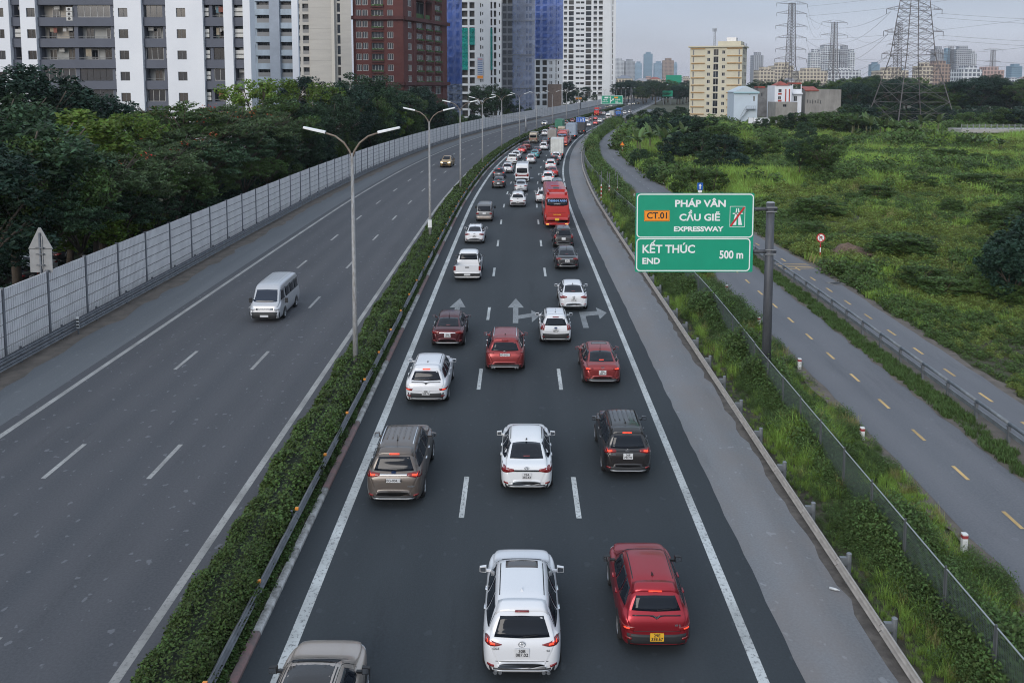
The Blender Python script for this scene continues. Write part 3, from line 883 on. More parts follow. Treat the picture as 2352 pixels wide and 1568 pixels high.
        for fl in (False, True):
            tl = patch(bvh, 'rear', [(a*k, zc+b) for a, b in TL[0]], [(a*k, zc+b) for a, b in TL[1]], 'tail_light', M_red, root, 8, 3, 0.012, flip=fl)
            sub = lambda P, f0, f1: [tuple(resample(P, 20)[int(f0*20)]), tuple(resample(P, 20)[int((f0+f1)*10)]), tuple(resample(P, 20)[int(f1*20)])]
            T_, B_ = [(a*k, zc+b) for a, b in TL[0]], [(a*k, zc+b) for a, b in TL[1]]
            t3, b3 = sub(T_, .35, .75), sub(B_, .35, .75)
            md = [((a[0]*.66+b[0]*.34), (a[1]*.66+b[1]*.34)) for a, b in zip(t3, b3)]
            me_ = [((a[0]*.3+b[0]*.7), (a[1]*.3+b[1]*.7)) for a, b in zip(t3, b3)]
            patch(bvh, 'rear', md, me_, 'lamp_glow', M_lit if sp.get('lit') else M_red, tl, 5, 2, 0.02, flip=fl)
        if sp.get('bar'):
            patch(bvh, 'rear', [(-.62*k, zc+sp['bar'][1]), (-.12, zc+sp['bar'][1]), (0, zc+sp['bar'][1]-.03), (.12, zc+sp['bar'][1]), (.62*k, zc+sp['bar'][1])] if sp['bar'][2] == 'V' else [(-.5*k, zc+sp['bar'][1]), (.5*k, zc+sp['bar'][1])],
                  [(-.62*k, zc+sp['bar'][0]), (-.12, zc+sp['bar'][0]), (0, zc+sp['bar'][0]-.06), (.12, zc+sp['bar'][0]), (.62*k, zc+sp['bar'][0])] if sp['bar'][2] == 'V' else [(-.5*k, zc+sp['bar'][0]), (.5*k, zc+sp['bar'][0])],
                  'light_bar', {'V': M_pblk, 'B': M_pblk, 'C': M_chrome}[sp['bar'][2]], root, 12, 2, 0.010)
        # bumper: dark lower part with bright diffuser lip
        zb1 = sp.get('bumper', .46)
        patch(bvh, 'rear', [(-hw*.985, zb1+.02), (-hw*.72, zb1), (0, zb1-.02), (hw*.72, zb1), (hw*.985, zb1+.02)], [(-hw*.93, .26), (0, .27), (hw*.93, .26)], 'rear_bumper', M_blk, root, 12, 4, 0.012)
        if sp.get('lip', True):
            patch(bvh, 'rear', [(-hw*.72, .37), (-hw*.5, .355), (hw*.5, .355), (hw*.72, .37)], [(-hw*.66, .32), (hw*.66, .32)], 'bumper_trim', M_silver, root, 10, 2, 0.028)
        for fl in (False, True):
            patch(bvh, 'rear', [(hw*.70, .47), (hw*.86, .48)], [(hw*.70, .42), (hw*.86, .43)], 'rear_reflector', M_red, root, 3, 1, 0.02, flip=fl)
        if sp.get('exhaust'):
            for sx in (-1, 1):
                mbx = MB(); mbx.tube((sx*.50, -.03, .30), (sx*.50, .12, .30), .045, n=10); mbx.tube((sx*.61, -.03, .30), (sx*.61, .12, .30), .045, n=10); mbx.build('exhaust_tip', M_chrome, root)
        # tailgate or boot seam
        zs0 = sp.get('seam', zb1+.06)
        for nm, tp, bt in (('boot_seam', [(-hw*.66, zs0+.012), (hw*.66, zs0+.012)], [(-hw*.66, zs0), (hw*.66, zs0)]),):
            patch(bvh, 'rear', tp, bt, nm, M_blk, root, 8, 1, 0.004)
        if st == 'suv':
            q = sp.get('rake', .11)
            sp_ = patch(bvh, 'top', [(-hw*.60, L*(q+.075)), (hw*.60, L*(q+.075))], [(-hw*.66, L*(q+.006)), (0, L*(q-.002)), (hw*.66, L*(q+.006))], 'spoiler', M_body0, root, 10, 3, 0.02)
            patch(bvh, 'rear', [(-.16, H*.912), (.16, H*.912)], [(-.16, H*.902), (.16, H*.902)], 'brake_light', M_lit if sp.get('brake', sp.get('lit')) else M_red, root, 3, 1, 0.034)
            mbw = MB(); 
            h1 = bvh.ray_cast(Vector((.02, -9, H*gz0+.02)), Vector((0,1,0)))[0]; h2 = bvh.ray_cast(Vector((.36, -9, H*gz0+.05)), Vector((0,1,0)))[0]
            mbw.tube(h1+Vector((0,-.03,0)), h2+Vector((0,-.03,0)), .012, n=4); mbw.build('rear_wiper', M_blk, root)
        else:
            patch(bvh, 'top', [(-.11, L*.148), (.11, L*.148)], [(-.11, L*.14), (.11, L*.14)], 'brake_light', M_lit if sp.get('lit') else M_red, root, 3, 1, 0.012)
        # roof details
        for sx in (1, -1):
            x_ = hw*(.615 if st == 'sedan' else .575)*sx
            y0, y1 = (L*.34, L*.60) if st == 'sedan' else (L*.20, L*.55)
            if sp.get('rails') == 'silver':
                mbr = MB(); pr = []
                for i in range(7):
                    y_ = y0+(y1-y0)*i/6; h_ = bvh.ray_cast(Vector((x_*1.02, y_, 9)), Vector((0,0,-1)))[0]
                    pr.append((x_*1.02, y_, h_.z + (.045 if 0 < i < 6 else .0)))
                mbr.path(pr, .022, 6); mbr.build('roof_rail', M_chrome, root, True)
            elif sp.get('rails') == 'black':
                mbr = MB(); pr = []
                for i in range(7):
                    y_ = y0+(y1-y0)*i/6; h_ = bvh.ray_cast(Vector((x_*1.02, y_, 9)), Vector((0,0,-1)))[0]
                    pr.append((x_*1.02, y_, h_.z + (.035 if 0 < i < 6 else .0)))
                mbr.path(pr, .022, 6); mbr.build('roof_rail', M_blk, root, True)
            else:
                patch(bvh, 'top', [(x_-.012, y1), (x_+.012, y1)], [(x_-.012, y0), (x_+.012, y0)], 'roof_moulding', M_blk, root, 1, 8, 0.003)
        ya = L*(.315 if st == 'sedan' else .235)
        za = bvh.ray_cast(Vector((0, ya, 9)), Vector((0,0,-1)))[0].z
        mba = MB()
        if sp.get('antenna', 'fin') == 'fin':
            mba.add([(-.035, ya-.09, za-.005), (.035, ya-.09, za-.005), (0, ya+.10, za-.005), (0, ya-.08, za+.07)], [(0,1,3),(1,2,3),(2,0,3),(0,2,1)])
        else: mba.tube((0, ya, za-.01), (0, ya-.10, za+.24), .010, .005, n=5); mba.tube((0, ya, za-.01), (0, ya, za+.02), .03, n=8)
        mba.build('antenna', M_body0 if sp.get('fin_paint') else M_blk, root)
        if sp.get('sunroof'):
            patch(bvh, 'top', [(-hw*.44, L*.535), (0, L*.545), (hw*.44, L*.535)], [(-hw*.44, L*.445), (hw*.44, L*.445)], 'sunroof', mat('sunroof_glass', (0.09, 0.085, 0.085), 0.1), root, 8, 4, 0.004)
        if sp.get('ribs'):
            for i in range(5):
                x_ = hw*(-.4+.2*i)
                patch(bvh, 'top', [(x_-.022, L*.52), (x_+.022, L*.52)], [(x_-.022, L*.26), (x_+.022, L*.26)], 'roof_rib', M_body0, root, 2, 6, 0.012)
        if sp.get('badge'):
            zbg = sp['badge_z']
            hb = bvh.ray_cast(Vector((0, -9, zbg)), Vector((0,1,0)))[0]
            mbb = MB(); bd = sp['badge']
            if bd == 'V':
                for sx in (-1, 1): mbb.tube((0, hb.y-.022, zbg-.05), (sx*.075, hb.y-.022, zbg+.05), .011, n=4)
            elif bd == 'ring':
                pts = [(.078*math.cos(t), hb.y-.022, zbg+.06*math.sin(t)) for t in [2*math.pi*i/14 for i in range(15)]]
                mbb.path(pts, .009, 4)
                mbb.path([(-.06, hb.y-.022, zbg+.01), (-.03, hb.y-.022, zbg+.03), (0, hb.y-.022, zbg-.02), (.03, hb.y-.022, zbg+.03), (.06, hb.y-.022, zbg+.01)], .009, 4)
            elif bd == 'oval':
                vv = [(.085*math.cos(2*math.pi*i/14), hb.y-.025, zbg+.038*math.sin(2*math.pi*i/14)) for i in range(14)]
                mbb.add(vv + [(a, b+.03, c) for a, b, c in vv], [tuple(range(14))] + [(i, (i+1) % 14, 14+(i+1) % 14, 14+i) for i in range(14)])
            elif bd == 'H':
                pts = [(.08*math.cos(t), hb.y-.022, zbg+.042*math.sin(t)) for t in [2*math.pi*i/14 for i in range(15)]]
                mbb.path(pts, .007, 4)
                for sx in (-1, 1): mbb.tube((sx*.03-.012, hb.y-.022, zbg-.035), (sx*.03+.012, hb.y-.022, zbg+.035), .008, n=4)
                mbb.tube((-.03, hb.y-.022, zbg), (.03, hb.y-.022, zbg), .007, n=4)
            elif bd == 'star':
                pts = [(.06*math.cos(t), hb.y-.022, zbg+.06*math.sin(t)) for t in [2*math.pi*i/14 for i in range(15)]]
                mbb.path(pts, .008, 4)
                for t in (90, 210, 330): mbb.tube((0, hb.y-.022, zbg), (.055*math.cos(R(t)), hb.y-.022, zbg+.055*math.sin(R(t))), .008, n=4)
            elif bd == 'T':
                for rx, rz in ((.08, .055), (.03, .05), (.055, .022)):
                    mbb.path([(rx*math.cos(t), hb.y-.022, zbg+rz*math.sin(t)) for t in [2*math.pi*i/12 for i in range(13)]], .007, 4)
            mbb.build('badge', mat('navy_badge', (0.02, 0.04, 0.10), 0.3) if bd == 'oval' else M_chrome, root)
        for tx, xx, zz, sz, mm in sp.get('script', []):
            hb = bvh.ray_cast(Vector((xx, -9, zz)), Vector((0,1,0)))[0]
            link('badge_script', text_mesh('badge_script', tx, sz, mm, 0.003, bold=0.003), root, (xx, hb.y-.012, zz))
        if sp.get('plate'):
            plate(root, bvh, 0, sp.get('plate_z', zc-.16), sp.get('two', True), sp['plate'] if isinstance(sp['plate'], str) else None, sp.get('yellow', False))
    # ---- door handles, mirrors, front
    if st in ('sedan', 'suv', 'pickup'):
        for sd_ in ('right', 'left'):
            for y_ in ((L*.335, L*.515) if st != 'pickup' else (L*.37, L*.50)):
                patch(bvh, sd_, [(y_-.10, H*.575), (y_+.10, H*.575)], [(y_-.10, H*.555), (y_+.10, H*.555)], 'door_handle', M_chrome if sp.get('chrome') else M_body0, root, 3, 1, 0.03)
            for y_ in ((L*.30, L*.475, L*.70) if st != 'pickup' else (L*.34, L*.462, L*.66)):
                patch(bvh, sd_, [(y_-.006, H*.62), (y_+.006, H*.62)], [(y_-.006, .32), (y_+.006, .32)], 'door_seam', M_blk, root, 1, 5, 0.003)
        ym = L*{'sedan': .665, 'suv': .645, 'pickup': .63}[st]
        zm = H*.655
        for sx in (1, -1):
            mbm = MB()
            x0_, x1_ = hw*.93, hw*.93+.24
            pr = [(ym-.02, zm-.07), (ym+.09, zm-.05), (ym+.12, zm+.02), (ym+.08, zm+.09), (ym-.02, zm+.09)]
            vv = [(sx*(x0_+.07), a, b) for a, b in pr] + [(sx*x1_, (a-ym)*.7+ym, (b-zm)*.8+zm) for a, b in pr]
            mbm.add(vv, [(i, (i+1) % 5, 5+(i+1) % 5, 5+i) for i in range(5)] + [(0,1,2,3,4), (9,8,7,6,5)])
            mbm.box(min(sx*(x0_-.06), sx*(x0_+.08)), max(sx*(x0_-.06), sx*(x0_+.08)), ym+.0, ym+.07, zm-.06, zm-.01)
            mi = mbm.build('mirror', M_blk if sp.get('blackmirror') else M_body0, root)
            mg = MB(); mg.add([(sx*(x0_+.085), ym-.026, zm-.055), (sx*(x1_-.012), ym-.024, zm-.04), (sx*(x1_-.012), ym-.024, zm+.06), (sx*(x0_+.085), ym-.026, zm+.075)], [(0,1,2,3)])
            mg.build('mirror_glass', mat('mirror_glass', (0.55, 0.6, 0.66), 0.05, 0.95), mi)
        for fl in (False, True):
            hl = patch(bvh, 'front', [(hw*.42, H*.49), (hw*.86, H*.52)], [(hw*.45, H*.43), (hw*.88, H*.44)], 'headlight', M_hllit if sp.get('hl') else M_hl, root, 5, 2, 0.012, flip=fl)
        patch(bvh, 'front', [(-hw*.40, H*.485), (hw*.40, H*.485)], [(-hw*.44, H*.33), (hw*.44, H*.33)], 'grille', M_pblk, root, 8, 3, 0.012)
        patch(bvh, 'front', [(-hw*.80, .44), (hw*.80, .44)], [(-hw*.74, .29), (hw*.74, .29)], 'front_bumper', M_blk, root, 8, 3, 0.010)
    if sp.get('extra'): sp['extra'](root, bvh, L, hw, H)
    return root

# tall one-box vehicles ------------------------------------------------------
M_busglass = mat('bus_rear_glass', (0.012, 0.013, 0.018), 0.08)
def van_glass(root, bvh, L, hw, H, front=True, rear=True, z0=.55, z1=.80, bays=3, y0=.06, y1=.74):
    if rear: patch(bvh, 'rear', [(-hw*.72, H*z1), (hw*.72, H*z1)], [(-hw*.78, H*z0), (hw*.78, H*z0)], 'rear_window', M_glass, root, 8, 4)
    if front: patch(bvh, 'front', [(-hw*.74, H*z1), (0, H*(z1+.01)), (hw*.74, H*z1)], [(-hw*.84, H*z0), (0, H*(z0-.01)), (hw*.84, H*z0)], 'windshield', mat('windshield_blue', (0.018, 0.026, 0.045), 0.08), root, 10, 5)
    for sd_ in ('right', 'left'):
        for i in range(bays):
            a = L*(y0+(y1-y0)*i/bays)+.04; b = L*(y0+(y1-y0)*(i+1)/bays)-.04
            patch(bvh, sd_, [(a, H*z1), (b, H*z1)], [(a, H*z0), (b, H*z0)], 'side_window', M_glass, root, 4, 4)
def std_mirrors(root, hw, y, z):
    for sx in (1, -1):
        mb = MB(); mb.box(min(sx*(hw-.03), sx*(hw+.1)), max(sx*(hw-.03), sx*(hw+.1)), y, y+.04, z+.05, z+.09); mb.box(min(sx*(hw+.08), sx*(hw+.24)), max(sx*(hw+.08), sx*(hw+.24)), y-.03, y+.08, z-.12, z+.16)
        mb.build('mirror', M_blk, root)
def rear_lamps(root, bvh, hw, x0, x1, z0, z1, lit, col2=None):
    for fl in (False, True):
        t = patch(bvh, 'rear', [(x0, z1), (x1, z1)], [(x0, z0), (x1, z0)], 'tail_light', M_red, root, 3, 3, 0.015, flip=fl)
        patch(bvh, 'rear', [(x0+.02, z0+(z1-z0)*.75), (x1-.02, z0+(z1-z0)*.75)], [(x0+.02, z0+(z1-z0)*.3), (x1-.02, z0+(z1-z0)*.3)], 'lamp_glow', col2 or (M_lit if lit else M_red), t, 2, 2, 0.022, flip=fl)

def hiace_extra(root, bvh, L, hw, H):
    patch(bvh, 'front', [(-hw*.80, H*.845), (0, H*.855), (hw*.80, H*.845)], [(-hw*.86, H*.56), (0, H*.545), (hw*.86, H*.56)], 'windshield', mat('windshield_blue', (0.018, 0.026, 0.045), 0.08), root, 10, 5)
    for sd_ in ('right', 'left'):
        for a, b, a2 in ((.05, .24, .05), (.255, .45, .255), (.465, .66, .465), (.70, .82, .70)):
            patch(bvh, sd_, [(L*a, H*.84), (L*b, H*.84)], [(L*a2, H*.57), (L*(b+(.045 if a == .70 else 0)), H*.57)], 'side_window', M_glass, root, 4, 4)
    for fl in (False, True):
        patch(bvh, 'front', [(hw*.62, H*.415), (hw*.93, H*.43)], [(hw*.62, H*.345), (hw*.93, H*.345)], 'headlight', M_hl, root, 4, 2, 0.015, flip=fl)
    patch(bvh, 'front', [(-hw*.56, H*.405), (hw*.56, H*.405)], [(-hw*.56, H*.355), (hw*.56, H*.355)], 'grille', M_pblk, root, 8, 2, 0.012)
    for zz in (.39, .365): patch(bvh, 'front', [(-hw*.54, H*zz), (hw*.54, H*zz)], [(-hw*.54, H*zz-.02), (hw*.54, H*zz-.02)], 'grille_bar', M_chrome, root, 6, 1, 0.022)
    patch(bvh, 'front', [(-hw*.96, H*.30), (hw*.96, H*.30)], [(-hw*.93, H*.14), (hw*.93, H*.14)], 'front_bumper', M_blk, root, 10, 3, 0.03)
    b_ = box_part(root, 'license_plate', M_plate, -.24, .24, L+.03, L+.045, H*.17, H*.225)
    std_mirrors(root, hw, L*.80, H*.52)
    for i in range(7):
        x_ = hw*(-.6+.2*i); patch(bvh, 'top', [(x_-.02, L*.80), (x_+.02, L*.80)], [(x_-.02, L*.06), (x_+.02, L*.06)], 'roof_rib', M_body0, root, 1, 8, 0.012)
    van = None
def minibus_extra(root, bvh, L, hw, H):
    patch(bvh, 'rear', [(-hw*.70, H*.77), (0, H*.78), (hw*.70, H*.77)], [(-hw*.74, H*.52), (0, H*.51), (hw*.74, H*.52)], 'rear_window', M_glass, root, 8, 4)
    patch(bvh, 'rear', [(-hw*.93, H*.47), (-hw*.5, H*.42), (hw*.5, H*.42), (hw*.93, H*.47)], [(-hw*.93, H*.38), (-hw*.5, H*.35), (hw*.5, H*.35), (hw*.93, H*.38)], 'lamp_panel', M_red, root, 10, 2, 0.012)
    rear_lamps(root, bvh, hw, hw*.70, hw*.92, H*.33, H*.48, True)
    patch(bvh, 'rear', [(-hw*.95, H*.20), (hw*.95, H*.20)], [(-hw*.92, H*.12), (hw*.92, H*.12)], 'rear_bumper', M_blk, root, 10, 2, 0.015)
    van_glass(root, bvh, L, hw, H, True, False, .50, .76, 4, .05, .80)
    std_mirrors(root, hw, L*.86, H*.6)
    box_part(root, 'license_plate', M_plate, -.24, .24, -.03, -.01, H*.255, H*.305)
def bus_extra(root, bvh, L, hw, H):
    patch(bvh, 'rear', [(-hw*.84, H*.83), (0, H*.84), (hw*.84, H*.83)], [(-hw*.80, H*.67), (-hw*.5, H*.645), (hw*.5, H*.645), (hw*.80, H*.67)], 'rear_window', M_busglass, root, 10, 4)
    patch(bvh, 'rear', [(-hw*.92, H*.865), (hw*.92, H*.865)], [(-hw*.90, H*.845), (hw*.90, H*.845)], 'window_visor', M_blk, root, 8, 1, 0.08)
    hb = bvh.ray_cast(Vector((0, -9, H*.775)), Vector((0,1,0)))[0]
    link('window_lettering', text_mesh('window_lettering', 'THÀNH ANH', 0.30, mat('blue_lettering', (0.25, 0.45, 0.85), 0.5), 0.004, bold=0.006), root, (0, hb.y-.07, H*.79))
    link('brand_lettering', text_mesh('brand_lettering', 'UNIVERSE', 0.14, M_plate, 0.004), root, (0, hb.y-.03, H*.70))
    link('number_lettering', text_mesh('number_lettering', '36B-024.88', 0.16, M_plateY, 0.004, bold=0.004), root, (0, -.045, H*.40))
    patch(bvh, 'rear', [(-hw*.70, H*.45), (hw*.70, H*.45)], [(-hw*.70, H*.445), (hw*.70, H*.445)], 'engine_door_seam', M_blk, root, 8, 1, 0.006)
    patch(bvh, 'rear', [(-hw*.70, H*.17), (hw*.70, H*.17)], [(-hw*.70, H*.164), (hw*.70, H*.164)], 'engine_door_seam', M_blk, root, 8, 1, 0.006)
    box_part(root, 'license_plate', M_plateY, -.2, .2, -.03, -.008, H*.235, H*.30)
    rear_lamps(root, bvh, hw, hw*.82, hw*.95, H*.22, H*.40, True, M_amber)
    for fl in (False, True): patch(bvh, 'rear', [(hw*.62, H*.145), (hw*.84, H*.145)], [(hw*.62, H*.115), (hw*.84, H*.115)], 'lower_lamp', M_amber, root, 3, 1, 0.02, flip=fl)
    van_glass(root, bvh, L, hw, H, True, False, .50, .80, 7, .06, .92)
    u = box_part(root, 'roof_unit', M_body0, -hw*.68, hw*.68, L*.16, L*.34, H-.02, H+.20)
    box_part(u, 'roof_grille', M_blk, -.28, .28, L*.19, L*.31, H+.20, H+.215)
    for sx in (-1, 1): box_part(root, 'roof_fairing', M_body0, min(sx*hw*.60, sx*hw*.78), max(sx*hw*.60, sx*hw*.78), L*.02, L*.42, H-.04, H+.13)
    box_part(root, 'roof_hatch', M_body0, -.4, .4, L*.55, L*.63, H-.02, H+.06)
    std_mirrors(root, hw, L*.96, H*.75)
def zace_extra(root, bvh, L, hw, H):
    van_glass(root, bvh, L, hw, H, False, True, .60, .87, 3, .05, .60)
    patch(bvh, 'front', [(-hw*.70, H*.86), (hw*.70, H*.86)], [(-hw*.82, H*.62), (hw*.82, H*.62)], 'windshield', M_glass, root, 8, 4)
    rear_lamps(root, bvh, hw, hw*.66, hw*.95, H*.42, H*.52, False)
    patch(bvh, 'rear', [(-hw*.98, H*.34), (hw*.98, H*.34)], [(-hw*.95, H*.17), (hw*.95, H*.17)], 'rear_bumper', paint('beige'), root, 10, 3, 0.02)
    box_part(root, 'license_plate', M_plate, -.16, .16, -.03, -.005, H*.43, H*.53)
    std_mirrors(root, hw, L*.66, H*.6)
def truck(key, boxcol, cabcol, L=7.5, W=2.3, H=3.3, tarp=False, ribs=True, low=False, lit=True):
    root = thing('truck', '', '')
    hw = W/2; Lb = L*.76
    M_box = mat('cargo_'+key, boxcol, 0.6, var=0.16, scale=0.8)
    if low:
        b = box_part(root, 'cargo_bed', M_box, -hw, hw, 0, Lb, 1.0, 1.15)
        for sx in (-1, 1): box_part(b, 'side_board', M_box, min(sx*hw, sx*(hw-.06)), max(sx*hw, sx*(hw-.06)), 0, Lb, 1.15, 1.75)
        box_part(b, 'tail_board', M_box, -hw+.07, hw-.07, 0, .06, 1.15, 1.75)
    elif tarp:
        mb = MB(); mb.extrude([(-hw, 1.0), (hw, 1.0), (hw, H-.25), (hw*.82, H), (-hw*.82, H), (-hw, H-.25)], 0, Lb); b = mb.build('cargo_cover', M_box, root)
        mb = MB()
        for i in range(7): mb.tube((-hw-.01, .02+Lb*i/6*.99, H-.26), (-hw*.82, .02+Lb*i/6*.99, H+.01), .03, n=5); mb.tube((hw+.01, .02+Lb*i/6*.99, H-.26), (hw*.82, .02+Lb*i/6*.99, H+.01), .03, n=5)
        mb.build('cover_hoop', M_dull, b)
    else:
        b = box_part(root, 'cargo_box', M_box, -hw, hw, 0, Lb, 1.0, H)
        for sx in (-1, 1):
            dr = box_part(b, 'rear_door', M_box, min(sx*.01, sx*(hw-.05)), max(sx*.01, sx*(hw-.05)), -.04, 0, 1.06, H-.06)
            for xx in (.3, .75): box_part(dr, 'lock_rod', M_silver, sx*hw*xx-.02, sx*hw*xx+.02, -.07, -.04, 1.08, H-.1)
            for zz in (1.35, 2.1, 2.85): box_part(dr, 'hinge', M_silver, min(sx*(hw-.2), sx*(hw-.04)), max(sx*(hw-.2), sx*(hw-.04)), -.065, -.04, zz, zz+.06)
        box_part(b, 'roof_edge', M_silver, -hw-.01, hw+.01, -.02, .06, H-.06, H+.01)
    box_part(root, 'chassis', M_blk, -hw*.5, hw*.5, .1, L-1.2, .62, .99)
    box_part(root, 'rear_bumper', M_blk, -hw*.95, hw*.95, .02, .12, .50, .66)
    for sx in (-1, 1):
        t = box_part(root, 'tail_light', M_lit if lit else M_red, min(sx*hw*.72, sx*hw*.94), max(sx*hw*.72, sx*hw*.94), -.03, .05, .78, .92)
    box_part(root, 'license_plate', M_plate, -.2, .2, -.01, .01, .68, .82)
    zt = [(0,.35),(.02,.85),(.08,.98),(.2,1.0),(.6,1.0),(.82,.97),(.93,.78),(.98,.5),(1,.3)]
    Lc = L-Lb-.08; Hc = 2.35 if not low else 2.3
    mb = loft([(a*Lc, b*Hc) for a, b in zt], [(0,.6*Hc*.5),(.02*Lc,.6*Hc),(.9*Lc,.55*Hc),(Lc,.28*Hc)], [(0,hw*.9),(.03*Lc,hw*.97),(.9*Lc,hw*.97),(Lc,hw*.8)], [(0,hw*.8),(.03*Lc,hw*.86),(.9*Lc,hw*.84),(Lc,hw*.7)], [(0,.55),(Lc,.45)], 24)
    mb.v = [(a, b+Lb+.08, c) for a, b, c in mb.v]
    bv = BVHTree.FromPolygons([Vector(v) for v in mb.v], mb.f)
    cab = mb.build('cab', cabcol, root, True)
    patch(bv, 'front', [(-hw*.76, Hc*.90), (hw*.76, Hc*.90)], [(-hw*.82, Hc*.60), (hw*.82, Hc*.60)], 'windshield', M_glass, cab, 6, 4)
    for sd_ in ('right', 'left'):
        patch(bv, sd_, [(Lb+.08+Lc*.25, Hc*.88), (Lb+.08+Lc*.70, Hc*.88)], [(Lb+.08+Lc*.25, Hc*.6), (Lb+.08+Lc*.82, Hc*.6)], 'side_window', M_glass, cab, 4, 3)
    add_wheels(root, [L*.2, L*.3, L*.86] if L > 7 else [L*.22, L*.84], hw*.98, .44, .3)
    std_mirrors(root, hw, L*.93, Hc*.72)
    return root
